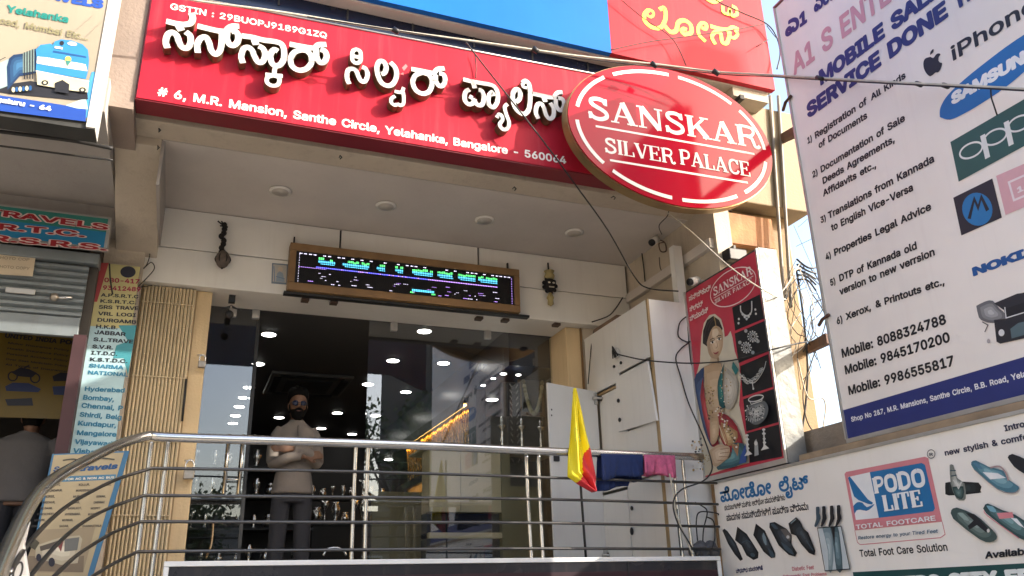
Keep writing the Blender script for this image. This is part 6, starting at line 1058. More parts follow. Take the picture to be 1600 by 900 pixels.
# things left in the cupboard
c = atx(963, 772, 3.42); MB().lathe((3.42, c.y, .851), [(.045, 0), (.05, .01), (.05, .14), (.045, .15)], mat('brown tin', (.22, .10, .06), .5, 0, .2, 8.), 14).build('tin', None, 'brown tin standing on the open cupboard shelf', 'tin')
MB().box(3.335, 3.42, c.y - .16, c.y + .05, .852, .885, ink(30, 95, 105)).build('folded_cloth', None, 'folded teal cloth lying in front of the brown tin', 'cloth', bevel=.01)
MB().box(3.36, 3.78, 6.0, 6.45, CT + .002, CT + .05, mat('brown cardboard', (.20, .13, .09), .8, 0, .3, 8.)).build('flat_carton', None, 'flattened brown carton lying on top of the cupboard', 'carton')

# ------------------------------------------------------------------ poster box with the bride and jewellery
XP = 3.70; fp = Fr('x', XP)
yb_, yf_, z0_, z1_ = 5.435, 4.48, .826, 2.317
t = thing('jewellery_poster', 'red jewellery poster box with a smiling bride and ornament pictures', 'poster', (XP, 4.9, z0_))
MB().box(XP + .002, 3.86, yf_ + .002, yb_, z0_ - .02, z1_ + .015, mat('grimy sign back', (.045, .045, .042), .7)).build('box', t)
MB().box(XP + .006, 3.868, yf_ - .006, yf_ + .001, z0_ - .03, z1_ + .02, M_ZINC).build('tin_side', t)
MB().box(XP - .012, XP + .001, yf_ - .004, yb_ + .004, z0_ - .032, z0_ + .001, M_ALU).build('bottom_frame', t); MB().box(XP - .012, XP + .001, yf_ - .0055, yf_ + .012, z0_ + .0015, z1_ + .01, M_ALU).build('edge_frame', t); MB().box(XP - .012, XP + .001, yb_ - .012, yb_ + .005, z0_ + .0015, z1_ + .01, M_ALU).build('edge_frame', t)
PR = mat('poster red', (.50, .035, .065), .35, 0, .1, 3., 0, 40, .12)
P = Print(fp, .001); P.fill([Vector((-yb_, z0_)), Vector((-yf_, z0_)), Vector((-yf_, z1_)), Vector((-yb_, z1_))], PR); P.build('poster_sheet', t)
def Q1(*p): return [(1060 + x / 4.09, 380 + y / 4.09) for x, y in p]
def Q2(*p): return [(1060 + x / 4.5, 560 + y / 4.5) for x, y in p]
CRM, SK, HR, TE, BLU, RDS, GO = ink(200, 192, 172), ink(196, 172, 142), ink(28, 22, 22), ink(30, 105, 105), ink(60, 85, 125), ink(170, 45, 55), ink(165, 140, 90)
P = Print(fp, .0025)
P.poly(Q1((100, 900), (140, 760), (148, 600), (165, 510), (200, 460), (235, 452), (275, 485), (292, 545), (298, 600), (318, 590), (335, 560), (348, 605), (362, 690), (390, 770), (402, 900)) + Q2((440, 150), (430, 330), (470, 520), (500, 640), (500, 735), (330, 780), (180, 830), (130, 500), (120, 150)), CRM)
P.poly(Q1((158, 640), (160, 560), (185, 492), (225, 465), (262, 490), (285, 545), (270, 600), (200, 620), (185, 660)), HR)
P.soft(Q1((185, 640), (205, 570), (232, 530), (262, 535), (284, 565), (288, 610), (285, 665), (266, 715), (242, 742), (216, 732), (196, 700)), (178, 150, 120), (212, 190, 162), 3, (1, -1), 4)
P.line(Q1((232, 470), (240, 505), (244, 535)), 1.6, GO); P.ell(Q1((245, 545))[0], 1.6, 2.2, GO)
P.poly(Q1((185, 640), (200, 590), (214, 600), (206, 660), (222, 715), (244, 740), (216, 734), (196, 700)), ink(168, 142, 115), 3); P.poly(Q1((222, 555), (250, 545), (262, 575), (240, 600), (222, 595)), ink(212, 192, 165), 3); P.poly(Q1((218, 736), (242, 745), (262, 728), (262, 768), (225, 790)), ink(150, 125, 98), 3)
P.line(Q1((170, 600), (190, 520), (228, 480)), 1.6, ink(62, 52, 50), 4); P.line(Q1((196, 560), (212, 510), (236, 486)), 1., ink(70, 60, 56), 4)
for (ex_, ey) in ((224, 634), (268, 613)): P.ell(Q1((ex_, ey))[0], 3.4, 1.7, ink(235, 230, 220), -20); P.ell(Q1((ex_, ey))[0], 1.6, 1.7, HR); P.line(Q1((ex_ - 17, ey - 12), (ex_, ey - 24), (ex_ + 15, ey - 19)), 1.1, HR, 3); P.line(Q1((ex_ - 14, ey - 3), (ex_, ey - 10), (ex_ + 12, ey - 8)), .9, HR, 3)
P.line(Q1((252, 625), (258, 662), (246, 672)), .9, ink(150, 115, 95), 3); P.poly(Q1((230, 697), (246, 701), (266, 690), (258, 706), (244, 712), (235, 706)), ink(150, 70, 70), 3)
P.poly(Q1((215, 735), (255, 740), (262, 770), (300, 800), (290, 900), (180, 900), (180, 800), (205, 775)), SK)
P.soft(Q2((190, 60), (310, 30), (300, 180), (320, 330), (330, 420), (230, 440), (200, 250)), (176, 150, 120), (206, 184, 156), 3, (0, 0), 2)
P.soft(Q2((150, 100), (190, 62), (186, 160), (200, 300), (225, 430), (255, 600), (235, 610), (190, 500), (150, 330), (122, 150)), (40, 60, 98), (90, 120, 160), 3, (0, 0), 2); P.soft(Q2((186, 130), (196, 300), (230, 430), (300, 600), (250, 620), (205, 480), (165, 270)), (135, 32, 42), (200, 90, 90), 3, (0, 0), 2)
P.soft(Q2((335, 35), (300, 130), (288, 200), (300, 330), (345, 345), (322, 200)), (18, 75, 78), (45, 130, 125), 3, (0, 0), 2); P.soft(Q2((345, 60), (425, 140), (430, 250), (400, 340), (350, 355), (330, 210)), (165, 158, 146), (214, 208, 196), 3, (0, 0), 2)
P.poly(Q2((400, 20), (440, 80), (420, 120), (390, 70)), TE)
P.soft(Q2((300, 380), (360, 400), (430, 480), (480, 640), (440, 700), (330, 600), (290, 480)), (140, 35, 45), (195, 85, 80), 3, (0, 0), 2); P.soft(Q2((318, 450), (432, 515), (420, 590), (368, 615), (312, 540)), (160, 128, 88), (212, 188, 145), 3, (0, 0), 2); P.line(Q2((305, 470), (330, 540), (352, 605)), 2, ink(215, 195, 170)); P.line(Q2((318, 460), (350, 540), (368, 600)), 1.3, ink(150, 60, 55))
P.soft(Q2((240, 430), (300, 415), (303, 540), (275, 600), (245, 590)), (172, 146, 116), (205, 182, 152), 3, (0, 0), 2); P.soft(Q2((400, 600), (480, 600), (500, 730), (300, 785), (310, 740), (385, 700)), (45, 82, 92), (100, 145, 150), 3, (0, 0), 2); P.poly(Q2((460, 690), (496, 600), (500, 732), (450, 742)), ink(45, 75, 140)); P.poly(Q2((390, 600), (450, 610), (440, 690)), ink(150, 110, 80))
P.soft(Q2((238, 650), (300, 608), (345, 612), (380, 622), (386, 650), (370, 700), (332, 735), (290, 762), (255, 735)), (180, 156, 130), (222, 205, 182), 3, (0, 0), 3)
for a, b_ in (((320, 640), (382, 632)), ((318, 668), (384, 660)), ((312, 692), (372, 692)), ((300, 716), (352, 722))): P.line(Q2(a, b_), 1.0, ink(140, 105, 85))
rr = random.Random(2)
for i in range(46): x = rr.uniform(-1, 1); yv = rr.uniform(190, 430); P.ell(Q2((252 + x * (30 - (yv - 190) * .06), yv))[0], rr.uniform(.5, 1.6), rr.uniform(.5, 1.9), GO if i % 3 else ink(90, 60, 40))
for i in range(40): P.ell(Q2((rr.uniform(345, 425), rr.uniform(80, 330)))[0], rr.uniform(.4, 1.2), rr.uniform(.4, 1.2), GO if i % 2 else ink(215, 205, 190))
for i in range(50):
    a = rr.random(); P.ell(Q2((330 + a * 150 + rr.uniform(-18, 18), 340 + a * 300 + rr.uniform(-20, 20)))[0], rr.uniform(.6, 1.8), rr.uniform(.6, 1.8), (ink(225, 220, 210), ink(50, 40, 50), GO)[i % 3])
for i in range(46): P.ell(Q2((rr.uniform(150, 250), rr.uniform(560, 800)))[0], rr.uniform(.8, 2.4), rr.uniform(.8, 2.4), (ink(225, 220, 210), ink(60, 60, 70), GO, SK)[i % 4])
for i in range(16): P.ell(Q2((265 + rr.uniform(-24, 40), 690 + rr.uniform(-10, 60)))[0], .9, .9, GO)
P.build('bride_picture', t)
PB, SV, SV2 = ink(22, 22, 26), ink(205, 205, 200), ink(150, 155, 155)
P = Print(fp, .0025)
for q in (Q1((345, 412), (523, 327), (550, 482), (365, 559)), Q1((362, 577), (554, 496), (580, 690), (387, 766)), Q1((397, 786), (577, 708)) + Q2((667, 200), (455, 270)), Q2((459, 288), (676, 213), (707, 448), (482, 513)), Q2((486, 526), (710, 464), (734, 690), (506, 735))): P.poly(q, PB)
P.line(Q1((400, 400), (405, 440), (440, 465), (470, 440), (472, 370)), 2.6, SV, 5); P.line(Q1((405, 445), (440, 482), (470, 445)), 2, SV2, 4)
for x, y in ((440, 485), (428, 472), (455, 470), (415, 455), (465, 452), (392, 485), (390, 512), (498, 425), (502, 452)): P.ell(Q1((x, y))[0], 1.5, 1.9, SV)
for cx, cy in ((484, 597), (447, 668)):
    P.ring(Q1((cx, cy))[0], 5.0, 5.6, 2.4, SV2); P.ring(Q1((cx, cy))[0], 2.6, 2.9, 1., SV)
    for a in range(0, 360, 30): P.ell(Q1((cx + 30 * math.cos(R_(a)), cy + 33 * math.sin(R_(a))))[0], 1.1, 1.1, SV)
for x, y in ((446, 562), (408, 636), (524, 628), (492, 700)): P.ell(Q1((x, y))[0], 2.6, 2.8, SV2)
P.line(Q2((442, 98), (470, 130), (545, 175), (612, 95), (635, 20)), 1.2, SV, 5)
for i in range(34):
    a = i / 33; x = 455 + 165 * a; y = 118 + 70 * math.sin(math.pi * a) - 50 * a; P.ring(Q2((x + rr.uniform(-6, 6), y + rr.uniform(-12, 12)))[0], rr.uniform(1.2, 2.6), rr.uniform(1.2, 2.6), .7, SV if i % 2 else SV2, 0, 12)
P.line(Q2((550, 175), (556, 215)), 1.8, SV); P.ell(Q2((557, 215))[0], 1.3, 1.8, SV)
P.soft(Q2((540, 325), (625, 300), (662, 340), (655, 400), (620, 450), (570, 468), (525, 440), (505, 385), (515, 345)), (95, 100, 102), (205, 206, 202), 3, (0, 0), 4); P.ring(Q2((577, 283))[0], 12, 4.4, 1.8, SV, -14); P.line(Q2((535, 305), (545, 325), (620, 300), (622, 275)), 1.2, SV)
for i in range(70): P.ell(Q2((585 + rr.uniform(-62, 62), 385 + rr.uniform(-48, 45)))[0], rr.uniform(.5, 1.2), rr.uniform(.5, 1.2), PB if i % 2 else SV)
for i in range(7): P.line(Q2((530 + i * 17, 455 - abs(i - 3) * 6), (538 + i * 15, 425)), 1.1, SV)
for cx, cy, k in ((540, 550, 1.), (660, 510, 1.)):
    P.poly(Q2((cx + 12, cy + 100), (cx + 6, cy + 5), (cx - 2, cy), (cx, cy + 110), (cx - 18, cy + 140), (cx + 40, cy + 125)), SV); 
    for dy, w_ in ((-6, 2.6), (22, 3.0), (58, 2.2), (85, 2.6)): P.ell(Q2((cx + 2 + dy * .08, cy + dy))[0], w_, 1.8, SV)
P.poly(Q2((598, 585), (610, 570), (622, 600), (628, 680), (598, 690)), SV2); P.ell(Q2((608, 600))[0], 2.6, 3.4, SV)
P.build('ornament_pictures', t)
P = Print(fp, .0025); WP = ink(228, 214, 208)
P.ring(Q1((352, 280))[0], 40, 25, 1.6, WP, -36); P.serif('SANSKAR', Q1((228, 338))[0], Q1((478, 195))[0], 13, WP); P.serif('SILVER PALACE', Q1((238, 388))[0], Q1((478, 248))[0], 6.5, WP); P.line(Q1((232, 352), (486, 210)), 1., WP)
P.text('ಸನ್ಸ್ಕಾರ್', *Q1((75, 372), (215, 298)), 8, WP, .02); P.text('ಸಿಲ್ವರ್', *Q1((80, 440), (165, 398)), 8, WP, .02); P.text('ಪ್ಯಾಲೆಸ್', *Q1((82, 500), (200, 440)), 8, WP, .02)
P.build('poster_lettering', t)

# ------------------------------------------------------------------ phone shop sign
XA = 3.80; fa = Fr('x', XA)
ya_, za0, za1 = fa.pt(1325.6, 689).x, fa.pt(1325.6, 689).y, 4.115
t = thing('phone_shop_sign', 'tall white phone shop sign with blue lettering and maker emblems', 'sign', (XA, 2.5, za0))
MB().box(XA, XA + .012, .6, -ya_, za0 + .012, za1, mat('white flex sign face', (.82, .765, .715), .5, 0, .06, 1.6, 0, 40, .14, dirt=(.58, .46, .44))).build('face', t)
MB().box(XA + .0125, XA + .14, .6, -ya_ + .004, za0 - .012, za1 + .006, M_BLACKM).build('box', t)
MB().box(XA - .012, XA + .012, .6, -ya_ + .006, za0 - .014, za0 + .0115, M_ALU).build('frame_rail', t); MB().box(XA - .012, XA + .012, -ya_ + .0005, -ya_ + .014, za0 + .012, za1 + .006, M_ALU).build('frame_stile', t); MB().box(XA - .012, XA + .012, .6, -ya_ + .014, za1 + .0065, za1 + .02, mat('worn red edge', (.30, .12, .12), .5, 0, .2, 5.)).build('frame_rail', t)
NB, BKA, FP = ink(38, 48, 112), ink(28, 28, 32), ink(205, 150, 160)
P = Print(fa, .001); z_b = fa.pt(1317.5, 641).y; P.fill([Vector((ya_ + .002, za0 + .012)), Vector((-.6, za0 + .012)), Vector((-.6, z_b)), Vector((ya_ + .002, z_b))], NB); P.build('blue_band', t)
P = Print(fa, .0022); P.text('ಎ1', (1228, 58), (1262, 33), 26, NB, .05); P.text('ಎಂಟರ್', (1273, 19), (1330, -22), 22, NB, .05); P.build('kannada_lettering', t)
P = Print(fa, .0022); P.text('A1 S ENTER', (1241, 117), (1416, -17), 46, FP, .03); P.build('faded_lettering', t)
P = Print(fa, .0022); P.text('MOBILE SALES', (1282, 133), (1494, -28), 31, NB, .05); P.build('headline_lettering', t); P = Print(fa, .0022); P.text('SERVICE DONE', (1263, 184), (1482, 24), 31, NB, .05); P.text('HERE', (1499, 12), (1570, -42), 32, NB, .05); P.build('headline_lettering', t)
for s_, a, b_, hh in (('1)', (1262, 225), (1270, 220), 11), ('Registration of', (1274, 217), (1355, 162), 11.5), ('All Kinds', (1362, 157), (1416, 121), 11.5), ('of Documents', (1280, 232), (1356, 184), 11.5), ('2)', (1270, 278), (1279, 272.5), 11), ('Documentation of Sale', (1283, 270), (1415, 188), 11.5), ('Deeds Agreements,', (1286, 288), (1399, 221), 11.5), ('Affidavits etc.,', (1287, 307), (1370, 261), 11.5),
      ('3)', (1283, 349), (1292, 344), 11), ('Translations from Kannada', (1295, 342), (1461, 252), 12), ('to English Vice-Versa', (1300, 361), (1428, 297), 12), ('4)', (1291, 407), (1300, 402), 11.5), ('Properties Legal Advice', (1304, 400), (1456, 327), 12), ('5)', (1298, 447), (1307, 443), 11.5), ('DTP of Kannada old', (1312, 440), (1434, 388), 12), ('version to new verrsion', (1313, 461), (1462, 398), 12),
      ('6)', (1308, 507), (1318, 503), 12), ('Xerox,', (1323, 500), (1362, 484), 12), ('& Printouts etc.,', (1369, 481), (1477, 444), 12)):
    P = Print(fa, .0022); P.text(s_, a, b_, hh * 1.24, BKA, .03); P.build('list_line', t)
for s_, a, b_ in (('Mobile: 8088324788', (1316, 559), (1480, 505)), ('Mobile: 9845170200', (1321, 585), (1486, 533)), ('Mobile: 9986555817', (1326.5, 617), (1493, 570))):
    P = Print(fa, .0022); P.text(s_, a, b_, 19, BKA, .03); P.build('phone_number', t)
P = Print(fa, .0028); P.text('Shop No 2&7, M.R. Mansions, Santhe Circle, B.B. Road, Yelahanka', (1331, 659), (1640, 579), 10.5, ink(226, 226, 230), .022); P.build('address_lettering', t)
def ZA(*p): return [(1200 + x / 4.5, y / 4.5) for x, y in p]
P = Print(fa, .0022); P.poly(ZA((1145, 400), (1165, 408), (1185, 382), (1205, 376), (1215, 385), (1203, 400), (1200, 425), (1212, 440), (1226, 445), (1218, 480), (1200, 508), (1180, 510), (1160, 528), (1138, 536), (1115, 515), (1098, 480), (1095, 440), (1108, 412)), BKA, 3); P.poly(ZA((1142, 388), (1145, 365), (1165, 345), (1164, 368)), BKA, 3); P.build('apple_emblem', t)
P = Print(fa, .0022); P.text('iPhone', (1488, 96), (1624, 12), 33, BKA, .012); P.build('phone_lettering', t)
P = Print(fa, .0022); P.poly([(1469, 183), (1470, 168), (1482, 148), (1510, 122), (1545, 94), (1580, 68), (1615, 46), (1650, 30), (1672, 30), (1668, 46), (1640, 76), (1610, 104), (1575, 134), (1540, 158), (1510, 176), (1485, 187)], ink(30, 105, 175), 4); P.text('SAMSUNG', (1488, 163), (1624, 84), 23, ink(230, 232, 235), .06, .12); P.build('blue_oval_emblem', t)
P = Print(fa, .0022); P.poly([(1485.5, 222), (1625, 141), (1640, 207), (1498.5, 284)], ink(45, 85, 80)); WO = ink(222, 224, 222)
P.ring((1518, 235), 19, 10.5, 3, WO, -27); P.line([(1536, 211), (1544, 247)], 8.5, WO); P.ring((1556, 214), 19, 10.5, 3, WO, -27); P.line([(1573, 190), (1581, 227)], 8.5, WO); P.ring((1594, 193), 19, 10.5, 3, WO, -27); P.ring((1628, 174), 19, 10.5, 3, WO, -27); P.build('green_emblem', t)
P = Print(fa, .0022); P.poly([(1490, 309), (1551, 279), (1566, 340), (1502.7, 368)], ink(40, 38, 46)); P.ell((1527.7, 327), 23.5, 26, ink(35, 115, 175), -15); P.line([(1515, 342), (1523, 311), (1529, 325), (1534, 308), (1544, 329)], 6, ink(30, 32, 40)); P.build('winged_emblem', t)
P = Print(fa, .0022); P.poly([(1557, 275), (1640, 239), (1652, 302), (1571.7, 336)], ink(212, 165, 172)); P.line([(1606, 272), (1577, 285), (1585, 313), (1616, 300)], 3.5, ink(228, 215, 218)); P.text('1+', (1590, 302), (1612, 292), 12, ink(228, 215, 218), .04); P.build('pink_emblem', t)
P = Print(fa, .0022); P.text('NOKIA', (1521, 431), (1624, 394), 17, ink(30, 85, 150), .06); P.build('blue_lettering', t)
P = Print(fa, .0022); P.soft([(1526, 478), (1540, 471), (1552, 470), (1562, 482), (1571, 490), (1571, 500), (1552, 505), (1538, 502), (1530, 496)], (105, 105, 108), (185, 185, 186), 3, (0, 0), 2); P.poly([(1554, 474), (1590, 459), (1598, 458), (1640, 444), (1650, 518), (1564, 537), (1558, 534), (1554, 500), (1572, 498), (1570, 485)], ink(40, 40, 46)); P.line([(1571, 480), (1573, 497), (1632, 479), (1630, 462)], 1.6, ink(215, 215, 215)); P.poly([(1573, 482), (1628, 464), (1630, 478), (1575, 494)], ink(26, 26, 30)); P.ell((1566, 520), 4.6, 5.4, ink(215, 215, 215)); P.poly([(1580, 514), (1592, 505), (1640, 492), (1644, 512), (1582, 529)], ink(85, 105, 112)); P.line([(1536, 503), (1545, 508), (1540, 519)], 1.6, ink(70, 70, 75)); P.ell((1546, 533), 2.6, 3.4, ink(160, 155, 158)); P.build('phone_picture', t)
for i, (u, v, dz) in enumerate([(1222, 213, 0), (1265, 541, 0)]):
    a = atx(u + 26, v - 13, XA + .07); b_ = aty(u - 6, v + 4, 5.19)
    MB().prism([a + Vector((0, 0, -.035)), a + Vector((0, 0, .035)), b_ + Vector((0, 0, .035)), b_ + Vector((0, 0, -.035))], (.05, .02, 0), mat('rusty angle iron', (.10, .05, .035), .8, .2, .4, 10.)).build('sign_bracket', None, ['upper rusty iron arm between pillar and phone shop sign', 'lower rusty iron arm between pillar and phone shop sign'][i], 'bracket')
for i, (u, v) in enumerate([(1232, 158), (1290, 498)]):
    p = atx(u, v, XA); MB().tube([p + Vector((.03, .10, -.01)), p + Vector((-.01, .02, 0)), p + Vector((-.015, -.05, .01))], .012, mat('rusty angle iron', (.10, .05, .035), .8), 6).build('sign_clamp', None, ['rusty clamp high on the left edge of the phone shop sign', 'rusty clamp low on the left edge of the phone shop sign'][i], 'clamp')
MB().box(3.95, 4.5, .6, 4.9, -1.6, .84, M_CONC).build('compound_wall', None, 'old brown concrete wall behind the signs, below the phone shop sign', 'wall')
MB().box(3.93, 4.6, 4.02, 5.18, -1.6, 1.02, M_CONC).build('wall_stub', None, 'rough masonry stub at the foot of the yellow pillar', 'wall')
MB().box(3.735, 3.94, .6, 4.4, .792, .832, mat('weathered timber', (.30, .22, .14), .8, 0, .3, 6., .2, 40)).build('timber_rail', None, 'weathered timber rail between the two right hand signs', 'timber')

# ------------------------------------------------------------------ footcare sign
XF = 3.72; ff = Fr('x', XF)
zt_ = ff.pt(1115, 754).y; yl = ff.pt(1115, 754).x
t = thing('footcare_sign', 'long white footcare sign with shoes and a pink framed logo', 'sign', (XF, 3, -.8))
MB().box(XF, XF + .012, .6, -yl, -1.0, zt_ - .012, mat('white vinyl sign face', (.82, .785, .735), .45, 0, .06, 2., 0, 40, .16, dirt=(.5, .45, .38))).build('face', t)
MB().box(XF + .0125, XF + .15, .6, -yl + .004, -1.0, zt_, M_BLACKM).build('box', t)
MB().box(XF - .012, XF + .012, .6, -yl + .008, zt_ - .0115, zt_ + .006, M_ALU).build('frame_rail', t); MB().box(XF - .012, XF + .012, -yl + .0005, -yl + .022, -1.0, zt_ - .012, M_WOOD).build('frame_stile', t)
def Z2(*p): return [(1110 + x / 5, 720 + y / 5) for x, y in p]
P = Print(ff, .001); KB = ink(30, 105, 160); P.text('ಪೋಡೋ', *Z2((82, 322), (482, 255)), 20, KB, .03); P.text('ಲೈಟ್', *Z2((540, 240), (770, 215)), 20, KB, .03); P.build('kannada_lettering', t)
P = Print(ff, .001); P.text('ಡಯಾಬಿಟಿಕ್ ಮತ್ತು ಆರ್ಥೋ ಪಾದರಕ್ಷೆಗಳು', *Z2((112, 388), (587, 306)), 8, ink(30, 30, 36), .02); P.text('ಪಾದಗಳ ಸಮಸ್ಯೆಗಳಿಗೆ ಪೂರ್ಣ ವಿರಾಮ!', *Z2((130, 470), (772, 380)), 10, ink(35, 35, 45), .01); P.text('ವಿಧವಿಧ ಪಾದರಕ್ಷೆ', *Z2((205, 877), (414, 850)), 6, ink(40, 45, 90), .03); P.build('small_lettering', t)
P = Print(ff, .001); PKT = ink(205, 120, 130); P.text('Diabetic Feet', *Z2((640, 860), (812, 846)), 8.5, PKT, -.005); P.text('Orthopaedic Foot Problems', *Z2((570, 915), (912, 893)), 6.5, PKT, .0); P.build('pink_lettering', t)
P = Print(ff, .001); S1, S2, S3 = ink(28, 30, 36), ink(62, 80, 92), ink(120, 140, 150)
P.soft(Z2((95, 545), (110, 530), (135, 550), (200, 640), (255, 770), (235, 782), (190, 730), (140, 650)), (22, 24, 28), (70, 80, 88), 3, (1.5, -2), 1)
P.soft(Z2((213, 515), (285, 570), (325, 630), (378, 715), (375, 760), (340, 775), (285, 740), (245, 660), (195, 620)), (22, 24, 28), (70, 80, 88), 3, (1.5, -2), 1); P.line(Z2((250, 640), (290, 620), (322, 640)), 1.6, S2); P.ell(Z2((335, 735))[0], 4, 3, S2, 30)
P.soft(Z2((360, 490), (430, 545), (460, 610), (510, 720), (510, 755), (480, 760), (420, 710), (340, 580)), (22, 24, 28), (70, 80, 88), 3, (1.5, -2), 1); P.poly(Z2((420, 560), (440, 600), (445, 660), (425, 640), (412, 590)), S3, 2); P.poly(Z2((455, 680), (495, 715), (505, 750), (480, 752)), S2, 2)
P.soft(Z2((470, 485), (510, 478), (600, 530), (640, 580), (640, 650), (685, 720), (670, 748), (620, 735), (540, 660), (468, 520)), (22, 24, 28), (70, 80, 88), 3, (1.5, -2), 1); P.poly(Z2((555, 535), (600, 535), (640, 590), (630, 630), (600, 600)), ink(95, 90, 88), 2); P.ell(Z2((615, 595))[0], 2.4, 2.6, ink(190, 190, 190)); P.poly(Z2((560, 630), (640, 690), (660, 735), (590, 690)), S2, 2); P.poly(Z2((480, 495), (505, 490), (540, 530), (510, 530)), S2, 2)
P.soft(Z2((620, 490), (680, 440), (710, 470), (740, 530), (775, 560), (830, 700), (825, 738), (780, 720), (720, 650), (680, 585), (640, 570)), (22, 24, 28), (70, 80, 88), 3, (1.5, -2), 1); P.line(Z2((640, 490), (680, 455)), 2, S3); P.line(Z2((760, 620), (790, 665), (815, 700)), 2.4, S2)
for i, x in enumerate((0, 48, 110, 165)): P.poly(Z2((838 + x, 362 - i * 4), (864 + x, 360 - i * 4), (866 + x, 410), (874 + x, 450), (848 + x, 505 - i * 2), (834 + x, 518 - i * 2), (826 + x, 505), (840 + x, 455), (838 + x, 410)), S2 if i == 0 else S1, 2)
P.poly([(1281, 825), (1318, 822), (1332, 889), (1293, 892)], ink(190, 200, 205)); P.soft([(1300, 824), (1312, 823), (1316, 845), (1320, 890), (1310, 890), (1306, 855)], (70, 92, 100), (130, 155, 164), 3, (0, 0), 2); P.soft([(1288, 824), (1300, 824), (1306, 855), (1304, 891), (1298, 891), (1297, 860)], (120, 140, 148), (180, 195, 200), 3, (0, 0), 2); P.poly([(1302, 823), (1308, 823), (1308, 852)], S1); P.line([(1281, 825), (1318, 822), (1332, 889), (1293, 892)], 1.4, S1, 0, True)
P.build('shoe_pictures', t)
def Z3(*p): return [(1300 + x / 5.295, 700 + y / 5.295) for x, y in p]
P = Print(ff, .001); PKL, BLL = ink(208, 130, 138), ink(35, 110, 165); WL = ink(228, 230, 232)
P.poly(Z3((105, 215), (118, 198), (770, 72), (798, 84), (914, 610), (190, 682)), PKL); P.line(Z3((190, 682), (212, 780), (235, 800), (900, 742), (938, 715), (914, 610)), 1.2, PKL)
P.poly(Z3((135, 240), (315, 200), (390, 578), (200, 596)), WL); P.poly(Z3((315, 200), (745, 124), (772, 140), (855, 500), (840, 524), (390, 578)), BLL)
P.poly(Z3((135, 245), (150, 235), (225, 330), (300, 425), (342, 452), (336, 468), (300, 462), (220, 430), (185, 400), (165, 340)), BLL, 1); P.poly(Z3((180, 480), (210, 450), (255, 452), (292, 490), (355, 462), (330, 495), (290, 520), (240, 510), (205, 518), (190, 545)), BLL, 2)
P.build('footcare_logo', t)
P = Print(ff, .0042); P.serif('PODO', Z3((355, 378))[0], Z3((788, 305))[0], 24.5, WL, 1.45); P.serif('LITE', Z3((440, 524))[0], Z3((770, 480))[0], 25, WL, 1.45); P.text('TOTAL FOOTCARE', *Z3((212, 672), (876, 598)), 9.5, WL, .0); P.text('Restore energy to your Tired Feet', *Z3((230, 757), (890, 700)), 7, ink(70, 95, 115), .0, .25)
P.build('logo_lettering', t)
P = Print(ff, .001); P.text('Total Foot Care Solution', (1344, 870), (1482, 860), 15, S1, .02); P.text('new stylish & comfortable', (1477, 712), (1649, 678), 12, ink(40, 44, 70), .028); P.text('Introducing', (1571, 674), (1650, 655), 13, ink(40, 44, 70), .028); P.text('Available', (1541, 872.5), (1618, 865), 14, S1, .035, .22); P.ring(Z3((828, 50))[0], 6, 6.6, 1.1, S1); P.text('R', Z3((814, 68))[0], Z3((845, 63))[0], 6.5, S1, .0); P.build('black_lettering', t)
def Z4(*p): return [(1460 + x / 3.464, 640 + y / 3.464) for x, y in p]
P = Print(ff, .001); GA, GB_ = ink(120, 165, 180), ink(70, 95, 95)
P.soft(Z4((60, 400), (80, 392), (240, 395), (250, 440), (240, 452), (80, 465), (60, 445)), (18, 22, 24), (60, 72, 74), 3, (0, 0), 2); P.soft(Z4((85, 300), (105, 300), (125, 370), (165, 400), (172, 480), (150, 492), (120, 480), (90, 400)), (120, 124, 118), (205, 206, 200), 3, (0, 0), 2); P.soft(Z4((100, 420), (160, 415), (160, 475), (140, 484), (115, 465)), (40, 62, 62), (105, 130, 128), 3, (0, 0), 2); P.line(Z4((108, 380), (135, 425), (152, 390)), 2.6, ink(200, 200, 195)); P.line(Z4((90, 330), (120, 330)), 2, S2); P.line(Z4((95, 360), (125, 355)), 2, S2)
P.soft(Z4((205, 285), (230, 275), (300, 310), (380, 330), (410, 380), (460, 415), (460, 435), (430, 450), (350, 430), (220, 325)), (70, 115, 132), (160, 198, 206), 3, (-2, -2), 2); P.line(Z4((222, 325), (350, 432), (430, 452), (460, 438)), 1.3, ink(150, 140, 140), 3); P.poly(Z4((268, 338), (350, 345), (395, 370), (310, 378)), WL); P.line(Z4((310, 315), (360, 308), (392, 340), (408, 385)), 2.6, ink(165, 140, 140), 4); P.poly(Z4((215, 290), (240, 290), (270, 320), (250, 320)), ink(80, 125, 150), 2)
P.poly(Z4((405, 260), (430, 240), (520, 280), (600, 350), (590, 390), (500, 350), (440, 310)), S1, 2)
P.soft(Z4((100, 545), (130, 530), (230, 570), (290, 620), (340, 670), (345, 700), (310, 718), (250, 700), (110, 590)), (62, 80, 78), (135, 152, 148), 3, (-2, -2), 2); P.poly(Z4((180, 560), (225, 565), (290, 630), (310, 655), (290, 665), (240, 625), (200, 650), (190, 630), (222, 600)), S1, 1); P.ell(Z4((302, 655))[0], 2.2, 3, ink(200, 200, 200)); P.poly(Z4((135, 560), (165, 560), (200, 600), (170, 595)), ink(140, 160, 155), 2)
P.soft(Z4((280, 525), (300, 508), (380, 545), (450, 570), (560, 650), (560, 720), (470, 695), (290, 560)), (45, 72, 74), (125, 160, 164), 3, (-2, -2), 2); P.line(Z4((282, 545), (300, 575), (470, 697)), 1.4, PKL, 3); P.poly(Z4((350, 560), (435, 555), (442, 585), (365, 592)), PKL); P.poly(Z4((425, 585), (460, 590), (500, 640), (470, 625)), WL); P.poly(Z4((295, 520), (330, 525), (350, 555), (315, 550)), GA, 2)
P.build('sandal_pictures', t)
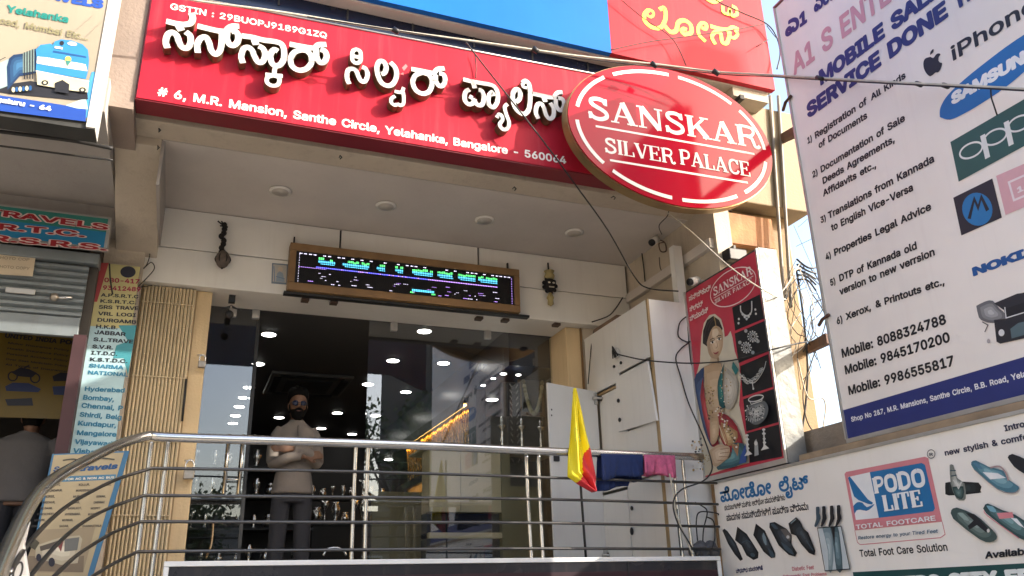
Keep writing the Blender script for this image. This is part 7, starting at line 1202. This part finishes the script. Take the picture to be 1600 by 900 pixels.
P = Print(ff, .001); P.poly([(1332.7, 894), (1700, 875), (1740, 990), (1350, 1000)], ink(22, 70, 70)); P.text('METRO CITY FEET', (1380, 921), (1660, 908), 24, ink(225, 230, 228), .06); P.build('green_band', t)

# ================================================================== people
SKN = mat('brown skin', (.17, .088, .052), .55, 0, .06, 20.)
HAIR = mat('black hair', (.005, .0045, .004), .8, 0, .2, 60., .3, 120, spec=.12)
def limb(b, pts, radii, m, n=12):
    b.tube(bez(pts, 4), [radii[0] + (radii[-1] - radii[0]) * 0 if False else radii[min(int(i / 4), len(radii) - 1)] * (1 - (i % 4) / 4) + radii[min(int(i / 4) + 1, len(radii) - 1)] * ((i % 4) / 4) for i in range(4 * (len(pts) - 1) + 1)], m, n)
def hand(b, w, d, up, s=1., curl=.5):             # wrist, finger direction, back of the hand
    w, d, up = Vector(w), Vector(d).normalized(), Vector(up).normalized(); side = d.cross(up).normalized()
    b.loft([(w, side * .026, up * .02), (w + d * .03, side * .034, up * .017), (w + d * .075, side * .040, up * .014), (w + d * .095, side * .036, up * .011)], SKN, 12)
    for i, L in enumerate((.068, .078, .072, .055)):
        o = side * (.030 - i * .020); p0 = w + d * .088 + o; p1 = p0 + d * L * .45 - up * .006; p2 = p1 + d * L * .33 - up * L * curl * .5; p3 = p2 + d * L * .18 - up * L * curl * .6
        b.tube(bez([p0 - d * .02, p0, p1, p2, p3], 3), .0085, SKN, 7)
    t0 = w + d * .03 + side * .03; b.tube(bez([t0, t0 + d * .03 + side * .025, t0 + d * .06 + side * .028 - up * .01], 3), .0095, SKN, 7)
def head(b, x, y, z, fy):                          # z: chin; fy: -1 faces the street
    prof = [(0, .030, .030, -.030), (.02, .048, .055, -.022), (.05, .060, .075, -.012), (.085, .068, .088, -.004), (.12, .073, .096, .002), (.155, .075, .098, .006), (.19, .070, .092, .008), (.215, .054, .072, .008), (.232, .025, .034, .008)]
    b.loft([((x, y - fy * yo_ * -1 if False else y - yo_ * -fy, z + h), (rx, 0, 0), (0, ry, 0)) for h, rx, ry, yo_ in prof], SKN, 18)
    b.loft([((x, y + .012 * -fy, z - .10), (.058, 0, 0), (0, .060, 0)), ((x, y + .006 * -fy, z - .03), (.052, 0, 0), (0, .056, 0)), ((x, y, z + .04), (.055, 0, 0), (0, .058, 0))], SKN, 14)
    f_ = fy
    b.loft([((x, y + f_ * .092, z + .128), (.007, 0, 0), (0, .008, 0)), ((x, y + f_ * .104, z + .10), (.011, 0, 0), (0, .013, 0)), ((x, y + f_ * .106, z + .085), (.017, 0, 0), (0, .014, 0)), ((x, y + f_ * .092, z + .078), (.012, 0, 0), (0, .008, 0))], SKN, 8)
    for s in (-1, 1): b.ball((x + s * .077, y - f_ * .006, z + .105), .010, .020, .032, SKN, 8, 6)
# the shopkeeper in the doorway, arms folded
mx, my = .875, 7.30
t = thing('person', 'bearded man in grey kurta and glasses, arms folded in the shop doorway', 'person', (mx, my, .012))
b = MB(); head(b, mx, my, 1.512, -1)
for s in (-1, 1): limb(b, [(mx + s * .150, my + .01, 1.40), (mx + s * .180, my - .02, 1.25), (mx + s * .185, my - .05, 1.12)], (.045, .042, .038), SKN); limb(b, [(mx + s * .185, my - .05, 1.12), (mx + s * .09, my - .15, 1.15 + (s > 0) * .05), (mx - s * .06, my - .185, 1.17 + (s > 0) * .05)], (.038, .036, .026), SKN)
b.loft([((mx, my, .80), (.11, 0, 0), (0, .09, 0)), ((mx, my, 1.1), (.115, 0, 0), (0, .09, 0)), ((mx, my, 1.40), (.125, 0, 0), (0, .08, 0)), ((mx, my, 1.46), (.06, 0, 0), (0, .06, 0))], SKN, 16)
for s in (-1, 1): limb(b, [(mx + s * .085, my, .85), (mx + s * .10, my - .01, .48), (mx + s * .11, my + .01, .10)], (.075, .05, .036), SKN)
hand(b, (mx - .055, my - .188, 1.222), (-1, -.10, .05), (0, -1, .1), 1., .3); hand(b, (mx + .06, my - .18, 1.165), (1, .10, .15), (0, -1, .1), 1., .4)
b.build('body', t, remesh=.007)
M_KUR = mat('grey kurta cotton', (.21, .18, .155), .85, 0, .1, 8., .25, 24)
b = MB(); b.loft([((mx, my - .004, z), (rx, 0, 0), (0, ry, 0)) for z, rx, ry in ((.872, .178, .130), (.95, .165, .122), (1.06, .146, .112), (1.16, .145, .115), (1.28, .155, .118), (1.37, .160, .108), (1.425, .142, .09), (1.462, .095, .072), (1.485, .066, .062), (1.50, .060, .058))], M_KUR, 28)
for s in (-1, 1):
    limb(b, [(mx + s * .120, my + .005, 1.418), (mx + s * .165, my - .005, 1.34), (mx + s * .188, my - .03, 1.22), (mx + s * .192, my - .055, 1.12)], (.052, .054, .050, .047), M_KUR, 14)
    limb(b, [(mx + s * .192, my - .05, 1.115), (mx + s * .135, my - .13, 1.125 + (s > 0) * .04), (mx + s * .06, my - .178, 1.155 + (s > 0) * .05), (mx - s * .03, my - .19, 1.165 + (s > 0) * .055)], (.047, .047, .043, .040), M_KUR, 14)
ku = b.build('kurta', t, remesh=.011)
MB().box(mx - .006, mx + .006, my - .145, my - .118, 1.28, 1.43, mat('kurta placket', (.12, .105, .095), .85)).build('placket', ku)
M_TRO = mat('dark trousers', (.030, .030, .036), .85, 0, .15, 9., .2, 20)
b = MB(); b.loft([((mx, my, .95), (.145, 0, 0), (0, .105, 0)), ((mx, my, .80), (.15, 0, 0), (0, .12, 0))], M_TRO, 20)
for s in (-1, 1): limb(b, [(mx + s * .085, my, .88), (mx + s * .10, my - .01, .50), (mx + s * .115, my + .005, .05)], (.085, .070, .062), M_TRO, 14)
b.build('trousers', t, remesh=.012)
for s in (-1, 1):
    c = MB(); c.loft([((mx + s * .115, my + .07, .035), (.02, 0, 0), (0, .01, .02)), ((mx + s * .115, my + .03, .045), (.038, 0, 0), (0, .01, .035)), ((mx + s * .12, my - .09, .04), (.045, 0, 0), (0, .01, .03)), ((mx + s * .12, my - .18, .028), (.03, 0, 0), (0, .008, .016))], M_BLACK, 12); c.build('shoe', t)
b = MB(); zc = 1.512
b.loft([((mx, my + .012 + o, zc + h), (rx, 0, 0), (0, ry, 0)) for h, rx, ry, o in ((.10, .068, .075, .035), (.135, .080, .085, .026), (.165, .088, .100, .010), (.20, .092, .114, -.002), (.238, .086, .106, -.008), (.268, .062, .08, -.008), (.282, .02, .03, -.008))], HAIR, 20)
rr = random.Random(8)
for i in range(26): a = rr.uniform(0, 6.28); b.ball((mx + .062 * math.cos(a), my + .01 + .075 * math.sin(a), zc + .235 + rr.uniform(-.01, .03)), .024, .024, .020, HAIR, 7, 5)
b.build('hair', t, remesh=.006)
b = MB(); b.loft([((mx, my - .012 + o, zc + h), (rx, 0, 0), (0, ry, 0)) for h, rx, ry, o in ((-.022, .026, .024, -.055), (.0, .048, .045, -.042), (.03, .061, .066, -.027), (.055, .066, .076, -.016), (.07, .067, .072, -.01))], HAIR, 18)
for s in (-1, 1): b.loft([((mx + s * .067, my - .015, zc + .05), (.010, 0, 0), (0, .028, 0)), ((mx + s * .073, my - .01, zc + .13), (.006, 0, 0), (0, .016, 0))], HAIR, 8)
b.tube(bez([(mx - .034, my - .092, zc + .060), (mx, my - .108, zc + .073), (mx + .034, my - .092, zc + .060)], 4), .0085, HAIR, 7)
b.build('beard', t, remesh=.005)
b = MB(); GLS = mat('glasses frame', (.012, .013, .02), .3)
for s in (-1, 1):
    c = Vector((mx + s * .033, my - .101, zc + .118)); b.tube([c + Vector((.027 * math.cos(a), abs(math.cos(a)) * .004, .019 * math.sin(a))) for a in [i * math.pi / 8 for i in range(17)]], .0028, GLS, 6)
    b.tube([c + Vector((s * .027, .004, .004)), (mx + s * .076, my - .05, zc + .122), (mx + s * .08, my + .0, zc + .118)], .0024, GLS, 5)
b.tube([(mx - .008, my - .103, zc + .122), (mx + .008, my - .103, zc + .122)], .0026, GLS, 5)
gl = b.build('glasses', t)
b = MB()
for s in (-1, 1): b.disc((mx + s * .033, my - .0995, zc + .118), .024, (0, -1, 0), mat('blue tinted lens', (.015, .022, .05), .2, 0, .05, 5.), 16, .002)
b.build('lens', gl)
b = MB(); b.tube(bez([(mx - .02, my - .096, zc + .052), (mx, my - .1, zc + .050), (mx + .02, my - .096, zc + .052)], 3), .005, mat('lips', (.22, .09, .075), .5), 6); b.build('lips', t)

# the man seen from behind in the dark agency
hx = aty(40, 700, 7.35).x; hy = 7.35; hz = aty(45, 630, 7.35).z
t = thing('person', 'man in a pale shirt seen from behind inside the dark agency', 'person', (hx, hy, 0))
k = hz / 1.74
b = MB(); head(b, hx + .02, hy, hz - .235, 1)
b.loft([((hx, hy, z * k), (rx, 0, 0), (0, ry, 0)) for z, rx, ry in ((.85, .14, .1), (1.1, .15, .1), (1.38, .17, .09), (1.45, .06, .06))], SKN, 16)
for s in (-1, 1): limb(b, [(hx + s * .19, hy, 1.38 * k), (hx + s * .25, hy + .02, 1.12 * k), (hx + s * .22, hy + .2, 1.0 * k)], (.045, .04, .03), SKN); limb(b, [(hx + s * .09, hy, .88), (hx + s * .1, hy, .48), (hx + s * .11, hy, .1)], (.075, .05, .036), SKN); hand(b, (hx + s * .22, hy + .2, 1.0 * k), (-s * .2, 1, -.1), (0, 0, 1), 1., .6)
b.build('body', t, remesh=.008)
M_SHIRT = mat('pale grey shirt', (.13, .122, .12), .85, 0, .1, 8., .25, 24)
b = MB(); b.loft([((hx, hy, z * k), (rx, 0, 0), (0, ry, 0)) for z, rx, ry in ((.88, .185, .13), (1.0, .18, .128), (1.15, .19, .13), (1.3, .205, .125), (1.39, .20, .11), (1.44, .15, .085), (1.475, .07, .065), (1.49, .062, .06))], M_SHIRT, 26)
for s in (-1, 1): limb(b, [(hx + s * .165, hy, 1.41 * k), (hx + s * .235, hy + .01, 1.30 * k), (hx + s * .265, hy + .03, 1.13 * k), (hx + s * .25, hy + .10, 1.06 * k)], (.07, .068, .062, .056), M_SHIRT, 14)
b.build('shirt', t, remesh=.011)
b = MB(); b.loft([((hx, hy, .95), (.165, 0, 0), (0, .115, 0)), ((hx, hy, .8), (.17, 0, 0), (0, .12, 0))], M_TRO, 20)
for s in (-1, 1): limb(b, [(hx + s * .085, hy, .88), (hx + s * .1, hy, .5), (hx + s * .11, hy, .05)], (.095, .078, .066), M_TRO, 14)
b.build('trousers', t, remesh=.012)
for s in (-1, 1): MB().loft([((hx + s * .11, hy - .06, .02), (.03, 0, 0), (0, .005, .02)), ((hx + s * .11, hy, .04), (.04, 0, 0), (0, .005, .04)), ((hx + s * .115, hy + .17, .025), (.032, 0, 0), (0, .005, .02))], M_BLACK, 12).build('shoe', t)
b = MB(); zc = hz - .235
b.loft([((hx + .02, hy - .006 - o, zc + h), (rx, 0, 0), (0, ry, 0)) for h, rx, ry, o in ((.045, .058, .045, .05), (.10, .074, .075, .035), (.15, .083, .098, .012), (.20, .082, .104, .0), (.232, .066, .085, .0), (.25, .03, .04, .0))], HAIR, 20)
b.build('hair', t, remesh=.007)

# ================================================================== cameras, lamp, pipes and wires
def camera_unit(lab, p, q, r0):
    t = thing('security_camera', lab, 'security camera', p); p, q = Vector(p), Vector(q); d_ = (q - p).normalized()
    MB().tube([p, p + d_ * .10], r0, M_WHITE, 14).build('housing', t, flat=False); MB().tube([p + d_ * .101, p + d_ * .115], r0 * .92, M_BLACK, 14).build('lens_hood', t); return t
c = atz(1026, 374, 2.95); t = camera_unit('white bullet camera with a black lens hanging under the canopy', c, c + Vector((-.10, -.055, -.075)), .034)
MB().tube([c + Vector((0, 0, -.01)), Vector((c.x + .01, c.y, 2.989))], .012, M_WHITE, 8).build('mount', t)
MB().tube(bez([c + Vector((.02, 0, .0)), c + Vector((.08, 0, -.02)), c + Vector((.085, 0, -.10)), c + Vector((.03, 0, -.11)), c + Vector((.02, 0, -.04)), c + Vector((.07, 0, -.02))], 5), .006, mat('brown cable jacket', (.12, .07, .05), .6), 6).build('coiled_lead', t)
c = aty(1090, 438, 5.25); t = camera_unit('white bullet camera beside the top left corner of the jewellery poster', c, c + Vector((-.09, -.03, -.035)), .033)
MB().tube([c + Vector((.02, .01, .0)), Vector((3.80, 5.30, c.z + .02))], .014, M_WHITE, 8).build('mount', t)
MB().box(3.64, 3.72, 5.45, 5.52, 2.12, 2.75, M_DOOR).build('cable_trunking', None, 'pale upright trunking box between cupboard and poster', 'trunking')
p = aty(1150, 401, 5.0); t = thing('flood_lamp', 'black flood lamp tucked under the rusty panel above the poster', 'lamp', p)
MB().box(p.x - .09, p.x + .08, 4.96, 5.06, p.z - .045, p.z + .055, M_BLACK).build('lamp_body', t, bevel=.01); MB().box(p.x - .01, p.x + .01, 5.0, 5.12, p.z + .056, p.z + .10, M_BLACKM).build('yoke', t)
b_ = aty(1227, 207, 5.15)
for i, (a, e, lab) in enumerate([((1203, 150), (1225, 470), 'grey conduit running down the yellow pillar, nearer the oval sign'), ((1216, 150), (1236, 480), 'grey conduit running down the yellow pillar, further right')]):
    cable('conduit', lab, [aty(*a, 5.025), aty((a[0] + e[0]) / 2, (a[1] + e[1]) / 2, 5.025), aty(*e, 5.025)], .016, mat('grey pvc pipe', (.24, .21, .165), .5, 0, .25, 6.), cat='pipe')
q = aty(1205, 458, 4.9); b = MB(); b.tube(bez([aty(1180, 455, 4.7), aty(1200, 468, 4.8), aty(1228, 466, 5.0), aty(1227, 448, 5.15)], 4), .010, M_BLACKM, 6); b.build('wire_hook', None, 'bent black iron rod holding wires against the pillar by the poster', 'rod')
cable('cable', 'pale twisted service cable slung above the red sign and across the phone sign', [aty(250, -12, 4.62), aty(307, 1, 4.62), aty(440, 19, 4.62), aty(600, 45, 4.62), aty(760, 67, 4.6), aty(900, 87, 4.6), aty(1030, 101, 4.55), aty(1118, 112, 4.45), aty(1200, 117, 4.2), atx(1270, 121, 3.70), atx(1400, 129, 3.60), atx(1520, 135, 3.55), atx(1640, 142, 3.5)], .0085, M_WIREL)
cable('cable', 'black service cable twisted beside the pale one across the phone sign', [aty(480, 26, 4.60), aty(700, 60, 4.58), aty(900, 90, 4.58), aty(1118, 115, 4.43), aty(1200, 119.5, 4.18), atx(1270, 124, 3.68), atx(1400, 131, 3.58), atx(1520, 137, 3.53), atx(1640, 144, 3.48)], .0045, M_WIRE)
for i, (u, v, y) in enumerate([(618, 48, 4.59), (836, 78, 4.57), (1021, 101, 4.52), (1118, 113, 4.42)]): MB().tube([aty(u - 4, v - 3, y), aty(u + 5, v + 3, y)], .02, M_BLACK, 8).build('cable_tie', None, 'black tape wrap on the slung service cable', 'tape', 'tape wraps on the service cable')
for (u, v) in ((1280, 121.5), (1435, 131), (1477, 133.5)): MB().tube([atx(u - 4, v - 1, 3.64), atx(u + 5, v + 2, 3.64)], .014, M_BLACK, 8).build('cable_tie', None, 'black tape wrap on the slung service cable', 'tape', 'tape wraps on the service cable')
cable('cable', 'thin wire hanging from the service cable over the blue oval emblem', [atx(1548, 138, 3.6), atx(1549, 152, 3.62), atx(1553, 165, 3.62), atx(1558, 180, 3.65)], .004)
cable('cable', 'long thin black wire hanging diagonally across the red sign to the cameras', [aty(728, 66, 4.7), aty(745, 88, 4.78), aty(800, 158, 4.78), aty(850, 222, 4.8), aty(900, 290, 4.9), aty(950, 360, 5.2), aty(990, 430, 5.5), aty(1012, 450, 5.5), aty(1060, 455, 5.3)], .0055)
cable('cable', 'short dark wire at the upper edge of the red sign', [aty(742, 84, 4.9), aty(744, 105, 4.91), aty(743, 122, 4.92)], .004)
cable('cable', 'pale wire strung from the canopy to the front of the jewellery poster', [aty(1042, 332, 5.1), aty(1080, 362, 4.9), aty(1130, 408, 4.6), aty(1172, 440, 4.42), aty(1210, 462, 4.42), aty(1228, 468, 4.8)], .0045, M_WIREL)
cable('cable', 'dark wire knotted under the right end of the canopy beam', [aty(1042, 316, 5.1), aty(1044, 335, 5.1), aty(1030, 352, 5.3), aty(1034, 366, 5.5)], .004)
cable('cable', 'heavy black cable running from the cupboard across the poster to the pillar', [atx(962, 552, 3.27), atx(975, 556, 3.27), atx(1010, 563, 3.28), aty(1060, 567, 5.3), atx(1100, 567, 3.66), atx(1150, 562, 3.66), atx(1200, 548, 3.66), aty(1245, 537, 4.46), aty(1285, 530, 4.9), atx(1340, 520, 3.9)], .006)
b = MB(); c = atx(963, 552, 3.31); b.ball(c, .02, .05, .05, mat('white plug socket', (.55, .53, .5), .4), 10, 7)
for i in range(4): b.tube(bez([c + Vector((-.02, .03 - .03 * i, -.04)), c + Vector((-.035, 0, .03 + .01 * i)), c + Vector((-.03, -.04, -.02 - .01 * i))], 4), .005, M_WIRE, 5)
b.build('wire_coil', None, 'socket wrapped in a coil of black wire on the cupboard door', 'wire coil')
cable('cable', 'black wire looping down the left edge of the jewellery poster', [aty(1072, 495, 5.42), aty(1062, 505, 5.42), aty(1060, 525, 5.42), aty(1072, 534, 5.42), aty(1078, 534, 5.42), aty(1064, 545, 5.42), aty(1056, 560, 5.42), aty(1064, 590, 5.42), aty(1076, 630, 5.40), aty(1098, 680, 5.2), aty(1110, 715, 5.1), aty(1112, 735, 5.1), aty(1098, 752, 5.15), aty(1065, 765, 5.2), aty(1052, 785, 5.2), aty(1058, 815, 5.2), aty(1075, 845, 5.2), aty(1090, 870, 5.2)], .0055)
cable('cable', 'black wire standing along the poster edge beside the cupboard', [aty(1072, 470, 5.44), aty(1076, 530, 5.44), aty(1080, 568, 5.44), aty(1086, 571, 5.44)], .006)
cable('cable', 'black wire dangling from the small hook on the side wall', [atx(1003, 396, 3.78), atx(1006, 420, 3.78), atx(1008, 440, 3.78), atx(1012, 452, 3.77)], .006)
cable('cable', 'thin wire drooping from the camera bracket to the wall ledge', [atx(1030, 402, 3.78), atx(1032, 420, 3.78), atx(1040, 428, 3.78), atx(1036, 438, 3.78)], .003)
cable('cable', 'dark wire falling down the pier beside the cupboard', [aty(928, 516, 6.45), aty(924, 540, 6.45), aty(921, 575, 6.45), aty(919, 600, 6.45)], .005)
cable('cable', 'black flex pinned on the beam near the cupboard top', [aty(973, 465, 6.47), aty(962, 482, 6.45), aty(950, 494, 6.40), aty(925, 503, 6.38)], .006)
for i, pts in enumerate([[(1086, 785), (1096, 790), (1105, 800), (1099, 830), (1098, 868)], [(1090, 845), (1088, 815), (1094, 800), (1120, 802), (1122, 805)], [(1058, 795), (1060, 830), (1064, 868)], [(1105, 808), (1115, 815), (1117, 840), (1112, 858)], [(1046, 740), (1052, 770), (1056, 800), (1070, 838), (1082, 866)]]):
    cable('cable', ['black wire looping by the end of the railing', 'bent black wire hooked behind the last balusters', 'thin wire hanging straight beside the last balusters', 'short wire curling against the footcare sign frame', 'pale wire trailing from the pink towel to the floor'][i], [aty(u, v, 5.34 - .02 * i) for u, v in pts], .005 if i < 4 else .006, M_WIRE if i < 4 else M_WIREL)
b = MB()
for i in range(7): c = aty(1085 + i * 5, 862 - (i % 3) * 4, 5.36); b.ball(c, .05, .04, .045, mat('bundled plastic', (.10, .10, .11), .5, 0, .4, 20.), 8, 6)
b.build('plastic_bundle', None, 'crumpled dark plastic bundle at the foot of the last balusters', 'bundle')
b = MB(); b.tube(bez([aty(148 + 290, 0, 1) * 0 + aty(505, 868, 5.6), aty(512, 858, 5.6), aty(525, 856, 5.6), aty(536, 860, 5.6), aty(541, 868, 5.6)], 4), .007, M_STEEL, 6); b.build('steel_wire', None, 'thin steel wire handle just above the lower signboard', 'handle')
# wires on and beside the right hand pillar
wl = random.Random(11)
b = MB()
for i in range(12):
    u0, v0 = 1248 + wl.uniform(-10, 14), 410 + wl.uniform(-8, 20); pts = [aty(u0, v0, 4.95)]
    u, v = u0, v0
    for k in range(5): u += wl.uniform(-22, 21); v += wl.uniform(8, 62); pts.append(aty(u, v, 4.95 + wl.uniform(-.12, .08)))
    b.tube(bez(pts, 6), wl.choice([.0028, .004, .005]), M_WIRE if wl.random() < .6 else M_WIREL, 5)
for i in range(5): b.tube(bez([aty(1245, 405 + i * 8, 4.95), aty(1262, 418 + i * 5, 4.9), aty(1275, 418 + i * 9, 4.9)], 4), .008, M_BLACK, 6)
b.build('wire_tangle', None, 'tangle of loose wires tied to the yellow pillar', 'wire tangle')
for i, (pts, r0, lab) in enumerate([([(1244, 420), (1252, 470), (1258, 520), (1262, 580), (1258, 640), (1250, 690), (1248, 715)], .009, 'thick dark wire running down the yellow pillar to the wall stub'),
      ([(1262, 430), (1285, 480), (1268, 505), (1280, 530), (1300, 545), (1312, 600), (1330, 640)], .004, 'thin wire curling between the pillar and the phone sign'),
      ([(1270, 460), (1290, 500), (1270, 560), (1255, 610), (1262, 660), (1285, 690), (1292, 712)], .005, 'looping wire hanging over the rough masonry stub'),
      ([(1225, 470), (1240, 440), (1262, 430), (1300, 470), (1312, 520)], .004, 'thin wire arching from the poster side toward the phone sign'),
      ([(1246, 560), (1262, 620), (1285, 622), (1290, 640), (1286, 680), (1300, 705)], .006, 'pale wire dropping along the masonry stub')]):
    cable('cable', lab, [aty(u, v, 4.95 - .04 * i) for u, v in pts], r0, M_WIREL if i == 4 else M_WIRE)
for i, pts in enumerate([[(1105, -12), (1125, 4), (1160, 20), (1196, 36), (1212, 55), (1219, 82), (1214, 108)], [(955, 78), (1010, 66), (1080, 56), (1150, 46), (1195, 37)], [(965, -5), (1005, 28), (1050, 60), (1072, 102)], [(1182, 73), (1200, 62)], [(1198, 40), (1212, 58), (1218, 60)]]):
    cable('cable', ['thin black wire draped over the red billboard and off its right edge', 'thin wire stretched nearly level across the red billboard', 'thin wire falling diagonally across the red billboard', 'short wire stub at the right edge of the red billboard', 'short doubled wire beyond the edge of the red billboard'][i], [aty(u, v, 4.76) for u, v in pts], .004 if i else .006)
for i, (a, e) in enumerate([((1247, 355), (1262, 342)), ((1244, 385), (1275, 370)), ((1240, 352), (1275, 430))]):
    cable('cable', ['distant wire crossing the sky gap, upper', 'distant wire crossing the sky gap, lower', 'distant wire slanting steeply through the sky gap'][i], [aty(*a, 14), aty(*e, 13)], .005)
cable('cable', 'wires bunched at the top left corner of the red sign', [aty(180, 18, 5.08), aty(205, 10, 5.05), aty(228, 3, 5.0), aty(214, 14, 5.0), aty(200, 26, 5.0), aty(208, 28, 5.02), aty(232, 8, 5.0)], .004)
cable('cable', 'thin black wire hanging beside the cream train sign', [aty(176, 70, 5.0), aty(173, 100, 5.0), aty(167, 125, 5.0), aty(165, 160, 5.0), aty(162, 185, 5.05), aty(166, 204, 5.1)], .0035)
cable('cable', 'loose wires knotted on the left end of the white beam', [aty(228, 384, 6.46), aty(234, 396, 6.46), aty(230, 412, 6.46), aty(224, 420, 6.46), aty(236, 410, 6.46), aty(241, 420, 6.46), aty(226, 438, 6.44), aty(217, 448, 6.44), aty(238, 446, 6.46)], .004)
cable('cable', 'thin flex dangling over the top of the operators board', [aty(171, 412, 6.3), aty(172, 432, 6.3), aty(174, 448, 6.3), aty(176, 460, 6.3)], .006)
cable('cable', 'brown stick leaning behind the left glass door', [aty(333, 818, 6.98 + .2), aty(330, 850, 7.15), aty(322, 872, 7.1)], .008, M_WOOD, cat='stick')

# ================================================================== across the street (seen mirrored in the glass)
def tree(lab, x, y, h, r0, seed, n):
    rr = random.Random(seed); t = thing('street_tree', lab, 'tree', (x, y, -1.6)); b = MB(); M_BARK = mat('tree bark', (.10, .075, .05), .9, 0, .3, 6., .4, 20)
    zt = -1.6 + h * .45; b.tube(bez([(x, y, -1.6), (x + .1, y, -.2), (x - .05, y, zt), (x + .05, y, zt + h * .25)], 5), [.17 * (1 - .035 * i) for i in range(16)], M_BARK, 9); cl = []
    for i in range(15):
        a, e = rr.uniform(0, 6.28), rr.uniform(-.2, 1.2); L = r0 * rr.uniform(.5, 1.); q = Vector((x + L * math.cos(a) * math.cos(e), y + L * math.sin(a) * math.cos(e), zt + h * .2 + L * 1.15 * math.sin(e))); cl.append(q)
        b.tube(bez([(x, y, zt - .2 + i * .06), (Vector((x, y, zt)) + q) / 2 + Vector((0, 0, .15)), q], 4), [.06 - .005 * k for k in range(9)], M_BARK, 6)
    b.build('trunk', t); c = MB(); lm = [mat('leaf green %d' % k, col, .55, 0, .2, 3.) for k, col in enumerate(((.12, .15, .06), (.12, .15, .075), (.08, .11, .045)))]
    for i in range(n):
        q = rr.choice(cl); d_ = Vector((rr.gauss(0, 1), rr.gauss(0, 1), rr.gauss(0, 1))) * r0 * .19; p = q + d_; a = Vector((rr.gauss(0, 1), rr.gauss(0, 1), rr.gauss(0, .6))).normalized(); e = a.orthogonal().normalized(); e.rotate(Matrix.Rotation(rr.uniform(0, 6.28), 3, a)); s = rr.uniform(.06, .13)
        c.add([p - e * s, p + a.cross(e) * s * .45, p + e * s, p - a.cross(e) * s * .45], [(0, 1, 2, 3)], rr.choice(lm))
    c.build('crown', t)
tree('leafy tree across the street, mirrored in the fixed shop pane', 5.75, -10, 8.2, 1.85, 4, 2600)
tree('low bushy tree across the street, mirrored in the left door', .3, -13, 4.6, 1.8, 6, 3000)
def house(lab, x0, x1, y0, y1, h, m):
    t = thing('street_house', lab, 'building', ((x0 + x1) / 2, (y0 + y1) / 2, -1.6)); MB().box(x0, x1, y0, y1, -1.6, h, m).build('wall', t); MB().box(x0 - .15, x1 + .15, y0 - .15, y1 + .2, h + .002, h + .2, M_CONC).build('parapet', t)
    nx = int((x1 - x0) / 2.2); 
    for i in range(nx):
        for z in ([.4] if h < 4 else [.4, 3.4]):
            cx = x0 + (i + .5) * (x1 - x0) / nx; w_ = MB().box(cx - .5, cx + .5, y1 + .002, y1 + .04, z, z + 1.2, M_WHITE).build('window', t); MB().box(cx - .43, cx + .43, y1 + .042, y1 + .05, z + .07, z + 1.13, M_BLACK).build('pane', w_)
house('low grey house across the street', -14, 4.2, -22, -15.5, 2.6, M_GREY)
house('tall brown house across the street to the right', 7.9, 20, -22, -14, 12.5, mat('dark brown facade', (.10, .085, .07), .8, 0, .2, 2.))
house('low pink house between the tree and the grey house', 4.6, 8.2, -23, -16.5, 2.9, M_PINK)
house('unseen tall cream house added on the left to bounce warm light', -18, -11, -16, -1, 10.0, M_CREAM)  # house added out of view for warm sunlit bounce
for i in range(3): cable('cable', ['upper overhead wire along the street', 'middle overhead wire along the street', 'lower overhead wire along the street'][i], [(-14, -4.5, 3.0 + i * -.45), (2, -4.5, 2.55 - i * .5), (18, -4.5, 3.1 - i * .4)], .018)

t = thing('sky_blocker', 'dull cloth banner added over the pavement to hide sky mirrored in the glass', 'blocker', (1.3, 2.0, 3.2))
MB().prism([(-1.6, 2.0, 3.17), (2.75, 2.0, 3.20), (3.15, 2.0, 3.02), (3.3, 2.0, 2.98), (3.3, 2.0, 3.95), (-1.6, 2.0, 3.95)], (0, .015, 0), mat('dull banner cloth', (.10, .095, .09), .9, 0, .2, 3.)).build('cloth', t)  # cloth added above the view, blocks the sky reflected in the glass
for x0, x1 in ((-1.6, -7.), (3.3, 9.)): MB().tube([(x0, 2.0, 3.94), (x1, 2.0, 4.6)], .008, M_WIRE, 6).build('rope', t)

t = thing('shadow_occluder', 'added plain hoarding on tall posts out of frame to the right, shading the oval sign', 'occluder', (12.3, -1.35, -1.6))
off = Vector((.112, -.076, .066)) * 80
hq = [Vector((x, 4.72, z)) + off for x, z in ((3.72, 4.45), (4.22, 4.42), (4.27, 3.95), (4.2, 3.15), (3.8, 2.95), (3.2, 2.4), (2.45, 2.6), (2.72, 3.08))]  # unseen board added, outline projected back from the wanted shadow
MB().prism(hq, (.06, -.09, 0), mat('weathered hoarding sheet', (.30, .28, .25), .8, 0, .2, 2.)).build('board', t)
for k in (4, 6): MB().tube([(hq[k].x + .06, hq[k].y - .14, -1.6), (hq[k].x + .06, hq[k].y - .14, hq[k].z + .5)], .05, M_BLACKM, 8).build('post', t)
